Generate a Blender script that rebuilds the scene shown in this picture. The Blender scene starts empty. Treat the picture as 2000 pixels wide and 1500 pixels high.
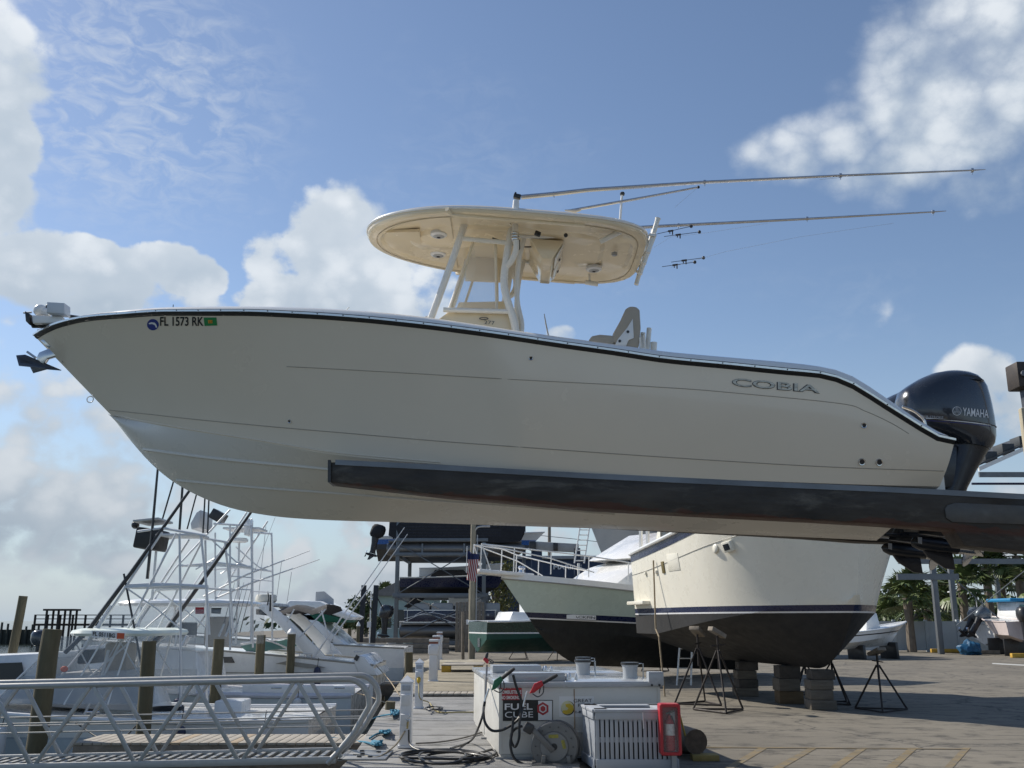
import bpy, bmesh, math, random
import numpy as np
from mathutils import Vector, Matrix, Euler
from mathutils.bvhtree import BVHTree

random.seed(7)
rng = np.random.default_rng(7)
R = math.radians
scene = bpy.context.scene
col = scene.collection

# ------------------------------------------------------------------ camera
EYE = Vector((0.0, 0.0, 1.9))
PITCH = R(13.66)
FOC = 1900.0                      # focal length in pixels of the 2000 x 1500 photograph
cam_d = bpy.data.cameras.new('camera')
cam = bpy.data.objects.new('camera', cam_d)
col.objects.link(cam)
cam.location = EYE
cam.rotation_euler = (R(90) + PITCH, 0, 0)
cam_d.sensor_width = 36.0
cam_d.lens = 36.0 * FOC / 2000.0
cam_d.clip_start = 0.05
cam_d.clip_end = 6000
scene.camera = cam

# ------------------------------------------------------------------ light
SUN_DIR = Vector((-0.72, 0.44, 0.72)).normalized()      # towards the sun
sun_d = bpy.data.lights.new('sun', 'SUN')
sun_d.energy = 5.0
sun_d.angle = R(0.6)
sun_d.color = (1.0, 0.94, 0.84)
sun = bpy.data.objects.new('sun', sun_d)
col.objects.link(sun)
sun.rotation_euler = SUN_DIR.to_track_quat('Z', 'Y').to_euler()
scene.view_settings.view_transform = 'Standard'
scene.view_settings.look = 'None'
scene.view_settings.gamma = 1.0
scene.view_settings.use_curve_mapping = False
scene.view_settings.exposure = 0.06
scene.cycles.max_bounces = 5
scene.cycles.transparent_max_bounces = 12

def ray(px, py):
    u = (px - 1000.0) / FOC
    v = (750.0 - py) / FOC
    return Vector((u, math.cos(PITCH) - v * math.sin(PITCH), math.sin(PITCH) + v * math.cos(PITCH)))

# ------------------------------------------------------------------ world: sky with clouds
world = bpy.data.worlds.new('World')
scene.world = world
world.use_nodes = True
wn = world.node_tree
for n in list(wn.nodes):
    wn.nodes.remove(n)

class NT:
    """small helper that strings shader nodes together"""
    def __init__(s, tree):
        s.t = tree
    def node(s, kind, **kw):
        n = s.t.nodes.new(kind)
        for k, v in kw.items():
            setattr(n, k, v)
        return n
    def put(s, sock, v):
        if isinstance(v, bpy.types.NodeSocket):
            s.t.links.new(v, sock)
        elif v is not None:
            sock.default_value = v
    def m(s, op, a, b=None, c=None, clamp=False):
        n = s.node('ShaderNodeMath', operation=op, use_clamp=clamp)
        s.put(n.inputs[0], a); s.put(n.inputs[1], b); s.put(n.inputs[2], c)
        return n.outputs[0]
    def v(s, op, a, b=None):
        n = s.node('ShaderNodeVectorMath', operation=op)
        s.put(n.inputs[0], a)
        if b is not None:
            s.put(n.inputs[1], b)
        return n.outputs[1] if op in ('LENGTH', 'DOT_PRODUCT', 'DISTANCE') else n.outputs[0]
    def scale(s, a, f):
        n = s.node('ShaderNodeVectorMath', operation='SCALE')
        s.put(n.inputs[0], a); s.put(n.inputs['Scale'], f)
        return n.outputs[0]
    def noise(s, vec, scale, detail=6.0, rough=0.55, dist=0.0, lac=2.0):
        n = s.node('ShaderNodeTexNoise')
        s.put(n.inputs['Vector'], vec)
        n.inputs['Scale'].default_value = scale
        n.inputs['Detail'].default_value = detail
        n.inputs['Roughness'].default_value = rough
        n.inputs['Lacunarity'].default_value = lac
        n.inputs['Distortion'].default_value = dist
        return n.outputs['Fac'], n.outputs['Color']
    def rng(s, x, a, b, c=0.0, d=1.0, smooth=False):
        n = s.node('ShaderNodeMapRange')
        n.interpolation_type = 'SMOOTHSTEP' if smooth else 'LINEAR'
        s.put(n.inputs[0], x)
        for i, q in zip((1, 2, 3, 4), (a, b, c, d)):
            s.put(n.inputs[i], q)
        return n.outputs[0]
    def mix(s, f, a, b, mode='MIX'):
        n = s.node('ShaderNodeMix', data_type='RGBA', blend_type=mode)
        s.put(n.inputs[0], f); s.put(n.inputs[6], a); s.put(n.inputs[7], b)
        return n.outputs[2]

W = NT(wn)
tc = W.node('ShaderNodeTexCoord')
D = W.v('NORMALIZE', tc.outputs['Generated'])
sky = W.node('ShaderNodeTexSky', sky_type='NISHITA')
sky.sun_disc = False
sky.sun_elevation = math.asin(SUN_DIR.z)
sky.sun_rotation = math.atan2(SUN_DIR.x, SUN_DIR.y)
sky.air_density = 1.0
sky.dust_density = 0.3
sky.ozone_density = 2.0
sky.altitude = 0
SKY_STRENGTH = 0.122

# cloud field: noise in the direction of view, with cumulus heaps standing in the photograph's parts of the sky
sep = W.node('ShaderNodeSeparateXYZ'); W.put(sep.inputs[0], D)
Dz = sep.outputs[2]
stretch = W.v('MULTIPLY', D, (1.0, 1.0, 1.25))
def heap(px, py, rx, ry):
    c = ray(px, py).normalized()
    d = W.v('MULTIPLY', W.v('SUBTRACT', D, c), (1.0 / rx, 1.0 / 0.30, 1.0 / ry))
    return W.rng(W.v('LENGTH', d), 0.0, 1.0, 1.0, 0.0)
HEAPS = [  # x, y, half width, half height (radians), weight
    (690, 490, .105, .090, .62), (640, 600, .13, .060, .55), (560, 520, .075, .055, .40), (800, 560, .09, .07, .42),
    (120, 540, .14, .060, .60), (360, 530, .062, .040, .56), (240, 600, .17, .05, .42), (20, 560, .09, .06, .42),
    (-45, 290, .075, .13, .58), (-60, 120, .09, .10, .45),
    (1910, 130, .18, .14, .66), (1770, 255, .15, .09, .56), (1570, 290, .11, .05, .50), (2050, 260, .15, .13, .50),
    (1690, 590, .045, .07, .30), (1900, 740, .05, .055, .50), (1960, 800, .05, .06, .42),
    (1095, 655, .03, .018, .42),
    (150, 900, .26, .16, .40), (60, 760, .2, .08, .36), (420, 1010, .34, .13, .34), (700, 1110, .3, .09, .32),
    (1000, 1120, .5, .07, .30), (1930, 950, .12, .09, .36), (300, 760, .12, .06, .22),
]
bias = None; wsum = None; tsum = None
for (hx, hy, rx, ry, wt) in HEAPS:
    h = W.m('MULTIPLY', W.rng(heap(hx, hy, rx, ry), 0.0, 0.62, 0.0, 1.0, smooth=True), wt)
    cz = ray(hx, hy).normalized().z
    t = W.m('MULTIPLY', W.rng(Dz, cz - ry * .8, cz + ry * .6, 0.0, 1.0), h)       # how high in its heap
    bias = h if bias is None else W.m('MAXIMUM', bias, h)
    wsum = h if wsum is None else W.m('ADD', wsum, h)
    tsum = t if tsum is None else W.m('ADD', tsum, t)
height_in = W.m('DIVIDE', W.m('ADD', tsum, .03), W.m('ADD', wsum, .06))
def billow(vec):
    a, _ = W.noise(vec, 4.6, 3.0, 0.5)
    b, _ = W.noise(vec, 13.0, 7.0, 0.67)
    c = W.node('ShaderNodeTexVoronoi', feature='F1')
    W.put(c.inputs['Vector'], W.v('ADD', vec, W.scale(W.v('SUBTRACT', W.noise(vec, 20.0, 1.0)[1], (.5, .5, .5)), 0.035)))
    c.inputs['Scale'].default_value = 21.0
    puff = W.m('SUBTRACT', 0.42, c.outputs['Distance'])
    c2 = W.node('ShaderNodeTexVoronoi', feature='F1')
    W.put(c2.inputs['Vector'], vec)
    c2.inputs['Scale'].default_value = 52.0
    puff2 = W.m('SUBTRACT', 0.42, c2.outputs['Distance'])
    s = W.m('MULTIPLY', a, 0.34)
    s = W.m('MULTIPLY_ADD', b, 0.47, s)
    s = W.m('MULTIPLY_ADD', puff, 0.30, s)
    return W.m('MULTIPLY_ADD', puff2, 0.12, s)
f0 = billow(stretch)
sun_side = W.v('ADD', stretch, tuple(Vector((-0.026, 0.0, 0.034))))
f1 = W.m('MULTIPLY_ADD', W.noise(sun_side, 13.0, 2.0, 0.56)[0], 0.47, W.m('MULTIPLY_ADD', W.noise(sun_side, 4.6, 2.0, 0.5)[0], 0.34, 0.024))
low_cover = W.rng(Dz, 0.02, 0.22, 0.13, 0.0)           # more cover towards the horizon
dens = W.m('ADD', W.m('ADD', f0, bias), low_cover)
wisp = W.rng(heap(1780, 250, .42, .26), 0.0, 0.7, 0.0, 0.40, smooth=True)      # the high right cloud frays out
soft = W.m('ADD', W.rng(W.noise(stretch, 3.1, 2.0)[0], 0.38, 0.66, 0.07, 0.24), wisp)
alpha = W.rng(dens, 0.655, W.m('ADD', 0.655, soft), 0.0, 1.0, smooth=True)
lit = W.rng(W.m('SUBTRACT', f0, f1), -0.15, 0.12, 0.0, 1.0, smooth=True)
grey_n = W.rng(W.noise(stretch, 7.0, 4.0, 0.6)[0], 0.36, 0.66, 0.0, 1.0)
edge_w = W.rng(dens, 0.66, 1.0, 1.0, 0.0)                                       # thin rims are bright
s1 = W.m('MULTIPLY_ADD', lit, 0.46, W.m('MULTIPLY', height_in, 0.46))
s2 = W.m('MULTIPLY_ADD', edge_w, 0.16, s1)
shade = W.m('SUBTRACT', s2, W.m('MULTIPLY', grey_n, 0.20), clamp=True)
low_dull = W.rng(Dz, 0.02, 0.34, 0.78, 1.0)
cl_dark = (0.40, 0.49, 0.59, 1.0)
cl_lit = (0.87, 0.905, 0.94, 1.0)
cl = W.mix(shade, cl_dark, cl_lit)
# thin high cloud in ripples, upper left and in wisps
ripple = W.v('MULTIPLY', D, (1.0, 1.0, 2.0))
r1 = W.noise(ripple, 34.0, 4.0, 0.62, 0.7)[0]
r2 = W.noise(ripple, 5.0, 3.0, 0.55)[0]
cir_zone = W.rng(heap(190, 170, .22, .15), 0.0, 0.75, 0.0, 1.0, smooth=True)
cir = W.m('MULTIPLY', W.rng(r1, 0.42, 0.74), W.m('ADD', W.m('MULTIPLY', cir_zone, 0.62), W.rng(r2, 0.54, 0.80, 0.0, 0.16)), clamp=True)
sky_c = W.scale(sky.outputs[0], SKY_STRENGTH)
sky_c = W.v('MULTIPLY', sky_c, (0.98, 0.95, 0.95))
haze_f = W.m('MULTIPLY', W.m('POWER', W.rng(Dz, 0.0, 0.30, 1.0, 0.0), 1.6), 0.92)
sky_c = W.mix(haze_f, sky_c, (0.40, 0.50, 0.60, 1.0))
mixed = W.mix(cir, sky_c, (0.62, 0.68, 0.76, 1.0))
dull = W.node('ShaderNodeVectorMath', operation='SCALE')
W.put(dull.inputs[0], cl); W.put(dull.inputs['Scale'], low_dull)
mixed = W.mix(W.m('MULTIPLY', alpha, 0.96), mixed, dull.outputs[0])
bg = W.node('ShaderNodeBackground')
W.put(bg.inputs[0], mixed)
bg.inputs[1].default_value = 1.0
world.cycles.sampling_method = 'MANUAL'
world.cycles.sample_map_resolution = 512
wo = W.node('ShaderNodeOutputWorld')
wn.links.new(bg.outputs[0], wo.inputs[0])

# ------------------------------------------------------------------ helpers
def at(px, py, Y):
    """world point seen at a pixel of the photograph, at ground distance Y"""
    d = ray(px, py)
    return EYE + d * (Y / d.y)

def ground(px, py, z=0.0):
    d = ray(px, py)
    return EYE + d * ((z - EYE.z) / d.z)

def pchip(xs, ys):
    xs = np.array(xs, float); ys = np.array(ys, float)
    h = np.diff(xs); dl = np.diff(ys) / h
    m = np.zeros(len(xs)); m[0] = dl[0]; m[-1] = dl[-1]
    for i in range(1, len(xs) - 1):
        if dl[i-1] * dl[i] > 0:
            w1 = 2*h[i] + h[i-1]; w2 = h[i] + 2*h[i-1]
            m[i] = (w1 + w2) / (w1/dl[i-1] + w2/dl[i])
    def f(x):
        x = min(max(x, xs[0]), xs[-1])
        i = int(min(max(np.searchsorted(xs, x) - 1, 0), len(xs) - 2))
        t = (x - xs[i]) / h[i]
        return float((1+2*t)*(1-t)**2*ys[i] + t*(1-t)**2*h[i]*m[i] + t*t*(3-2*t)*ys[i+1] + t*t*(t-1)*h[i]*m[i+1])
    return f

def spline(pts, n=8, closed=False):
    """Catmull-Rom through points"""
    P = [Vector(p) for p in pts]
    if len(P) < 3:
        return P
    out = []
    N = len(P)
    for i in range(N if closed else N - 1):
        p0 = P[(i-1) % N] if (closed or i > 0) else P[0] * 2 - P[1]
        p1, p2 = P[i], P[(i+1) % N]
        p3 = P[(i+2) % N] if (closed or i + 2 < N) else P[-1] * 2 - P[-2]
        for k in range(n):
            t = k / n
            out.append(0.5 * ((2*p1) + (p2-p0)*t + (2*p0-5*p1+4*p2-p3)*t*t + (3*p1-p0-3*p2+p3)*t**3))
    if not closed:
        out.append(P[-1])
    return out

ORG = {}                                  # world origin of unrotated parents
def org_of(o):
    return ORG.get(o.name, Vector((0, 0, 0)))

class MB:
    """collects shapes of ONE object"""
    def __init__(s):
        s.v = []; s.f = []
    def add(s, vs, fs):
        b = len(s.v)
        s.v += [Vector(q) for q in vs]
        s.f += [tuple(b + i for i in f) for f in fs]
        return s
    def box(s, c, size, rot=None, taper=(1, 1)):
        c = Vector(c); x, y, z = [q / 2 for q in size]
        vs = [Vector((sx*x*(taper[0] if sz > 0 else 1), sy*y*(taper[1] if sz > 0 else 1), sz*z)) for sz in (-1, 1) for sx, sy in ((-1, -1), (1, -1), (1, 1), (-1, 1))]
        if rot is not None:
            M = Euler(rot).to_matrix() if not isinstance(rot, Matrix) else rot
            vs = [M @ q for q in vs]
        return s.add([c + q for q in vs], [(3, 2, 1, 0), (4, 5, 6, 7), (0, 1, 5, 4), (1, 2, 6, 5), (2, 3, 7, 6), (3, 0, 4, 7)])
    def span(s, a, b):
        a = Vector(a); b = Vector(b)
        return s.box((a + b) / 2, [abs(q) for q in (b - a)])
    def bar(s, p0, p1, w, h, up=(0, 0, 1)):
        p0 = Vector(p0); p1 = Vector(p1); d = (p1 - p0)
        L = d.length
        if L < 1e-6:
            return s
        d /= L; up = Vector(up)
        sx = d.cross(up)
        if sx.length < 1e-4:
            sx = d.cross(Vector((1, 0, 0)))
        sx.normalize(); u = sx.cross(d)
        vs = [p + sx*(a*w/2) + u*(b*h/2) for p in (p0, p1) for a, b in ((-1, -1), (1, -1), (1, 1), (-1, 1))]
        return s.add(vs, [(0, 1, 2, 3), (7, 6, 5, 4), (4, 5, 1, 0), (5, 6, 2, 1), (6, 7, 3, 2), (7, 4, 0, 3)])
    def tube(s, pts, r, seg=8, closed=False, caps=True):
        P = [Vector(p) for p in pts]
        N = len(P)
        rr = r if hasattr(r, '__len__') else [r] * N
        rings = []
        nrm = None
        for i in range(N):
            a = P[(i-1) % N] if (closed or i > 0) else P[i]
            b = P[(i+1) % N] if (closed or i < N - 1) else P[i]
            t = (b - a)
            t = t.normalized() if t.length > 1e-9 else Vector((0, 0, 1))
            if nrm is None:
                nrm = t.orthogonal().normalized()
            else:
                nrm = nrm - t * nrm.dot(t)
                nrm = nrm.normalized() if nrm.length > 1e-6 else t.orthogonal().normalized()
            bn = t.cross(nrm)
            rings.append([P[i] + (nrm * math.cos(2*math.pi*k/seg) + bn * math.sin(2*math.pi*k/seg)) * rr[i] for k in range(seg)])
        vs = [q for rg in rings for q in rg]
        fs = []
        for i in range(N if closed else N - 1):
            j = (i + 1) % N
            for k in range(seg):
                fs.append((i*seg + k, i*seg + (k+1) % seg, j*seg + (k+1) % seg, j*seg + k))
        if caps and not closed:
            fs.append(tuple(reversed(range(seg))))
            fs.append(tuple((N-1)*seg + k for k in range(seg)))
        return s.add(vs, fs)
    def cyl(s, p0, p1, r0, r1=None, seg=12):
        return s.tube([p0, p1], [r0, r0 if r1 is None else r1], seg)
    def lathe(s, prof, c=(0, 0, 0), axis=(0, 0, 1), seg=20):
        """profile of (radius, height) turned about an axis"""
        ax = Vector(axis).normalized(); a = ax.orthogonal().normalized(); b = ax.cross(a); c = Vector(c)
        vs = []; fs = []
        for (r, h) in prof:
            for k in range(seg):
                t = 2*math.pi*k/seg
                vs.append(c + ax*h + (a*math.cos(t) + b*math.sin(t)) * r)
        for i in range(len(prof) - 1):
            for k in range(seg):
                fs.append((i*seg+k, i*seg+(k+1) % seg, (i+1)*seg+(k+1) % seg, (i+1)*seg+k))
        if prof[0][0] > 1e-6: fs.append(tuple(reversed(range(seg))))
        if prof[-1][0] > 1e-6: fs.append(tuple((len(prof)-1)*seg + k for k in range(seg)))
        return s.add(vs, fs)
    def grid(s, rows, closed_u=False, closed_v=False):
        """rows of points joined into a skin"""
        n = len(rows); m = len(rows[0])
        vs = [q for r in rows for q in r]
        fs = []
        for i in range(n if closed_u else n - 1):
            for k in range(m if closed_v else m - 1):
                a, b = i, (i+1) % n; c, d = k, (k+1) % m
                fs.append((a*m+c, b*m+c, b*m+d, a*m+d))
        return s.add(vs, fs)
    def prism(s, poly, vec):
        """flat outline pushed along a vector"""
        P = [Vector(p) for p in poly]; vec = Vector(vec); n = len(P)
        fs = [tuple(reversed(range(n))), tuple(range(n, 2*n))] + [(i, (i+1) % n, n+(i+1) % n, n+i) for i in range(n)]
        return s.add(P + [p + vec for p in P], fs)
    def ball(s, c, r, seg=12, rings=8):
        r = Vector(r) if hasattr(r, '__len__') else Vector((r, r, r))
        c = Vector(c); vs = []; fs = []
        for i in range(rings + 1):
            ph = math.pi * i / rings
            for k in range(seg):
                t = 2*math.pi*k/seg
                vs.append(c + Vector((r.x*math.sin(ph)*math.cos(t), r.y*math.sin(ph)*math.sin(t), r.z*math.cos(ph))))
        for i in range(rings):
            for k in range(seg):
                fs.append((i*seg+k, (i+1)*seg+k, (i+1)*seg+(k+1) % seg, i*seg+(k+1) % seg))
        return s.add(vs, fs)
    def xf(s, M):
        s.v = [M @ q for q in s.v]
        return s
    def mesh(s, name, o=Vector((0, 0, 0)), smooth=True, angle=35, bevel=0.0, weld=True, fix=True):
        me = bpy.data.meshes.new(name)
        me.from_pydata([tuple(q - o) for q in s.v], [], s.f)
        bm = bmesh.new(); bm.from_mesh(me)
        if weld:
            bmesh.ops.remove_doubles(bm, verts=bm.verts, dist=1e-5)
            bmesh.ops.dissolve_degenerate(bm, edges=bm.edges, dist=1e-6)
        if bevel:
            es = [e for e in bm.edges if len(e.link_faces) == 2 and e.calc_face_angle(0) > R(40)]
            bmesh.ops.bevel(bm, geom=es, offset=bevel, segments=2, profile=0.5, affect='EDGES', clamp_overlap=True)
        if fix:
            bmesh.ops.recalc_face_normals(bm, faces=bm.faces)
        bm.to_mesh(me); bm.free()
        if smooth:
            me.shade_smooth()
            me.set_sharp_from_angle(angle=R(angle))
        return me
    def build(s, name, mat, parent=None, local=False, kind=None, label=None, **kw):
        o = Vector((0, 0, 0)) if (local or parent is None) else org_of(parent)
        me = s.mesh(name, o, **kw)
        me.materials.append(mat)
        ob = bpy.data.objects.new(name, me)
        col.objects.link(ob)
        if parent is not None:
            ob.parent = parent
            ORG[ob.name] = o
        if kind: ob['kind'] = kind
        if label: ob['label'] = label
        return ob

def thing(name, label, cat, loc=(0, 0, 0), group=None, rotz=0.0):
    o = bpy.data.objects.new(name, None)
    col.objects.link(o)
    o.empty_display_size = 0.2
    o.location = loc
    o.rotation_euler = (0, 0, rotz)
    ORG[o.name] = Vector(loc)
    tag(o, label, cat, group)
    return o

def tag(o, label, cat, group=None):
    o['label'] = label; o['category'] = cat
    if group: o['group'] = group
    return o

def copy_tree(o, parent=None):
    c = o.copy(); col.objects.link(c); c.parent = parent
    for ch in list(o.children):
        copy_tree(ch, c)
    return c

def place(proto, loc, rotz=0.0, label=None, scale=1.0, first=False):
    c = proto if first else copy_tree(proto)
    c.location = loc; c.rotation_euler = (0, 0, rotz)
    c.scale = (scale, scale, scale) if not hasattr(scale, '__len__') else scale
    if label: c['label'] = label
    return c

MATS = {}
def mat(name, c, rough=0.5, metal=0.0, var=0.10, vs=2.5, bump=0.0, bs=60.0, coat=0.0, spec=0.5, dirt=None, stretch=(1, 1, 1), alpha=1.0, trans=0.0, rvar=0.12):
    if name in MATS:
        return MATS[name]
    m = bpy.data.materials.new(name); m.use_nodes = True
    T = NT(m.node_tree)
    b = m.node_tree.nodes['Principled BSDF']
    tcn = T.node('ShaderNodeTexCoord')
    vec = T.v('MULTIPLY', tcn.outputs['Object'], stretch)
    n1, _ = T.noise(vec, vs, 6.0, 0.6)
    f = T.rng(n1, 0.25, 0.75, 1.0 - var, 1.0 + var)
    colr = T.scale(tuple(c[:3]), f)
    if dirt:                                     # (colour, amount, scale, sharpness)
        n2, _ = T.noise(vec, dirt[2], 8.0, 0.65, 0.3)
        lo = 0.72 - 0.42 * dirt[1]
        colr = T.mix(T.rng(n2, lo, lo + dirt[3], 0.0, min(1.0, dirt[1] + 0.35), smooth=True), colr, (*dirt[0], 1.0))
    T.put(b.inputs['Base Color'], colr)
    n3, _ = T.noise(vec, vs * 3.7, 4.0, 0.6)
    T.put(b.inputs['Roughness'], T.rng(n3, 0.3, 0.7, max(rough - rvar, 0.02), min(rough + rvar, 1.0)))
    b.inputs['Metallic'].default_value = metal
    b.inputs['Specular IOR Level'].default_value = spec
    b.inputs['Coat Weight'].default_value = coat
    b.inputs['Coat Roughness'].default_value = 0.06
    b.inputs['Alpha'].default_value = alpha
    b.inputs['Transmission Weight'].default_value = trans
    if bump:
        n4, _ = T.noise(vec, bs, 5.0, 0.6)
        bn = T.node('ShaderNodeBump')
        bn.inputs['Strength'].default_value = bump
        bn.inputs['Distance'].default_value = 0.01
        T.put(bn.inputs['Height'], n4)
        T.put(b.inputs['Normal'], bn.outputs[0])
    MATS[name] = m
    return m

gel_cream = mat('cream_gelcoat', (.78, .66, .46), .22, var=.03, vs=.6, coat=.5)
gel_hull = mat('hull_gelcoat', (.75, .655, .52), .18, var=.045, vs=.5, coat=.6, bump=.12, bs=2.2, dirt=((.725, .63, .50), .14, 1.1, .4))
gel_bottom = mat('bottom_gelcoat', (.70, .67, .61), .30, var=.05, vs=.7, coat=.2, dirt=((.60, .54, .42), .22, 1.1, .3))
gel_white = mat('white_gelcoat', (.80, .79, .76), .25, var=.04, vs=.8, coat=.4)
white_paint = mat('white_paint', (.78, .78, .76), .45, var=.06, vs=1.5, dirt=((.5, .48, .42), .12, 3.0, .2))
pipe_white = mat('powder_coat_white', (.78, .75, .68), .3, var=.04, vs=3)
black_rubber = mat('black_rubber', (.022, .022, .024), .5, var=.25, vs=8)
black_plastic = mat('black_plastic', (.03, .03, .032), .35, var=.2, vs=5)
steel = mat('stainless_steel', (.62, .62, .62), .18, 1.0, var=.08, vs=6)
alu = mat('aluminium', (.66, .67, .68), .34, 1.0, var=.10, vs=5)
alu_dull = mat('weathered_aluminium', (.52, .52, .51), .52, .55, var=.12, vs=4, dirt=((.36, .35, .33), .18, 5, .25))
galv = mat('galvanised_steel', (.36, .37, .38), .5, .6, var=.2, vs=3, dirt=((.25, .2, .16), .15, 2.5, .2))
grey_plastic = mat('grey_plastic', (.42, .43, .44), .45)
glass_mat = mat('tinted_glass', (.05, .06, .065), .05, var=.02, coat=.3, spec=.6)
vinyl_clear = mat('clear_vinyl', (.45, .50, .54), .12, var=.06, vs=1.2, alpha=.30)
red_paint = mat('red_paint', (.42, .02, .03), .35, var=.08, vs=4)
upholstery = mat('beige_upholstery', (.42, .36, .28), .55, var=.06, vs=4, bump=.1, bs=80)
# ================================================================== the lifted centre console boat
YC = 9.5
boat = thing('centre_console_boat', 'large cream centre console fishing boat with hardtop, lifted high on forklift forks', 'boat', (0, YC, 2.75))
def cy(px, py, off=0.0):
    """point at an offset towards the camera from the boat's centreline"""
    return at(px, py, YC - off)

# image curves of the hull
rail_y = pchip([72, 90, 119, 174, 240, 328, 460, 600, 700, 800, 900, 1000, 1100, 1200, 1300, 1420, 1540, 1600, 1630, 1660, 1720, 1780, 1825, 1846, 1863],
               [661, 650, 638, 626, 620.5, 615.5, 615.5, 621, 628, 638, 650, 664, 679, 693, 708, 719.5, 731.5, 737, 744, 756, 793, 830.5, 857.5, 866, 867])
cap_y = pchip([72, 90, 119, 174, 202, 339, 460, 600, 700, 800, 900, 1000, 1100, 1200, 1300, 1420, 1540, 1600, 1645, 1690, 1750, 1810, 1863],
              [650, 640, 628, 615, 610.5, 599.5, 598, 600.5, 606, 615, 628.5, 644, 658.5, 672, 686, 697, 707.5, 715, 725, 749, 790, 830, 858])
b_sheer = pchip([72, 90, 120, 174, 240, 328, 460, 600, 800, 1000, 1300, 1600, 1863], [0.0, .16, .32, .52, .72, .92, 1.12, 1.25, 1.37, 1.42, 1.43, 1.41, 1.36])
chine_y = pchip([218, 273, 328, 460, 560, 640, 860, 1000, 1300, 1500, 1740, 1835], [812, 823, 834, 855, 872, 886, 907, 916, 932, 940, 948, 950])
b_chine = pchip([218, 273, 328, 460, 640, 860, 1000, 1300, 1600, 1835], [0, .20, .36, .64, .92, 1.10, 1.17, 1.24, 1.25, 1.23])
keel_y = pchip([218, 253, 300, 340, 400, 450, 500, 560, 640, 700, 800, 1000, 1200, 1400, 1600, 1712], [812, 858, 910, 942, 974, 992, 1003, 1011, 1016, 1018, 1020.5, 1027, 1033.5, 1042, 1050.5, 1056])

NU = 72
def ease(u):
    return u ** 1.35
sheer_pts, chine_pts, keel_pts, cap_pts = [], [], [], []
for i in range(NU + 1):
    u = ease(i / NU)
    px = 72 + (1863 - 72) * u
    sheer_pts.append(cy(px, rail_y(px), b_sheer(px)))
    cap_pts.append(cy(px, cap_y(px), max(b_sheer(px) - .035, 0)))
    px = 218 + (1835 - 218) * u
    chine_pts.append(cy(px, chine_y(px), b_chine(px)))
    px = 218 + (1712 - 218) * u
    keel_pts.append(cy(px, keel_y(px), 0.0))
def mir(p):
    return Vector((p.x, 2 * YC - p.y, p.z))

MV = 16
side_rows = []
for i in range(NU + 1):
    S, C = sheer_pts[i], chine_pts[i]
    bow = max(0.0, 1 - (i / NU) * 1.7)
    row = []
    for k in range(MV + 1):
        t = k / MV
        w = (1 - t) ** (1.0 + 1.1 * bow)
        y = C.y + (S.y - C.y) * w
        if bow <= 0.0:
            y -= 0.03 * math.sin(math.pi * t)
        row.append(Vector((S.x + (C.x - S.x) * t, y, S.z + (C.z - S.z) * t)))
    side_rows.append(row)
BV = 10
bot_rows = []
for i in range(NU + 1):
    C, K = chine_pts[i], keel_pts[i]
    row = []
    for k in range(BV + 1):
        t = k / BV
        p = C.lerp(K, t)
        bow = max(0.0, 1 - (i / NU) * 2.0)
        p.y -= 0.10 * bow * math.sin(math.pi * t)
        row.append(p)
    bot_rows.append(row)
h = MB()
h.grid(side_rows)
h.grid([[mir(p) for p in r] for r in side_rows])
hull = h.build('hull', gel_hull, boat)
hb = MB()
hb.grid(bot_rows)
hb.grid([[mir(p) for p in r] for r in bot_rows])
# flat of the chine: a small lip
hull_bottom = hb.build('hull_bottom', gel_bottom, boat)
tr = MB()
ring = [side_rows[-1][k] for k in range(MV + 1)] + [bot_rows[-1][k] for k in range(1, BV + 1)]
ring = ring + [mir(p) for p in reversed(ring[:-1])]
tr.add(ring, [tuple(range(len(ring)))])
tr.build('transom', gel_hull, boat, smooth=False)

bm_ = bmesh.new(); bm_.from_mesh(hull.data); bm_.transform(Matrix.Translation(org_of(hull)))
BVH_SIDE = BVHTree.FromBMesh(bm_); bm_.free()
bm_ = bmesh.new(); bm_.from_mesh(hull_bottom.data); bm_.transform(Matrix.Translation(org_of(hull)))
BVH_BOT = BVHTree.FromBMesh(bm_); bm_.free()
def on_skin(bvh, px, py, lift=0.003):
    d = ray(px, py).normalized()
    loc, nrm, _, _ = bvh.ray_cast(EYE, d)
    if loc is None:
        return None
    if nrm.dot(d) > 0: nrm = -nrm
    return loc + nrm * lift

# rub rail, insert, gunwale cap
def sweep(pts, prof):
    """profile (out, up) carried along the sheer, 'out' square to the run in plan"""
    rows = []
    for i, p in enumerate(pts):
        a = pts[max(i-1, 0)]; b = pts[min(i+1, len(pts)-1)]
        t = (b - a); t.z = 0; t.normalize()
        o = Vector((t.y, -t.x, 0))
        rows.append([p + o * q[0] + Vector((0, 0, q[1])) for q in prof])
    return rows
def both(rows, closed=True):
    m = MB(); m.grid(rows, closed_v=closed); m.grid([[mir(p) for p in r] for r in rows], closed_v=closed)
    for rr in (rows[0], rows[-1]):
        m.add(rr, [tuple(range(len(rr)))]); m.add([mir(p) for p in rr], [tuple(range(len(rr)))])
    return m
def rail_prof(o0, z0, o1, z1, k=6):
    return [(o0 + (o1 - o0) * math.sin(math.pi * j / k), z0 + (z1 - z0) * j / k) for j in range(k + 1)] + [(-.03, z1), (-.03, z0)]
rub = both(sweep(sheer_pts, rail_prof(0.0, -.006, .034, .058))).build('rub_rail', black_rubber, boat)
both(sweep(sheer_pts, [(.026, .020), (.046, .022), (.047, .040), (.026, .046)])).build('rail_insert', steel, rub)
for i in range(6, NU, 2):
    q = sheer_pts[i]
    MB().cyl(q + Vector((0, -.045, .031)), q + Vector((0, -.051, .031)), .006, seg=6).build('rail_screw', black_plastic, rub)
cap_rows = []
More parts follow.
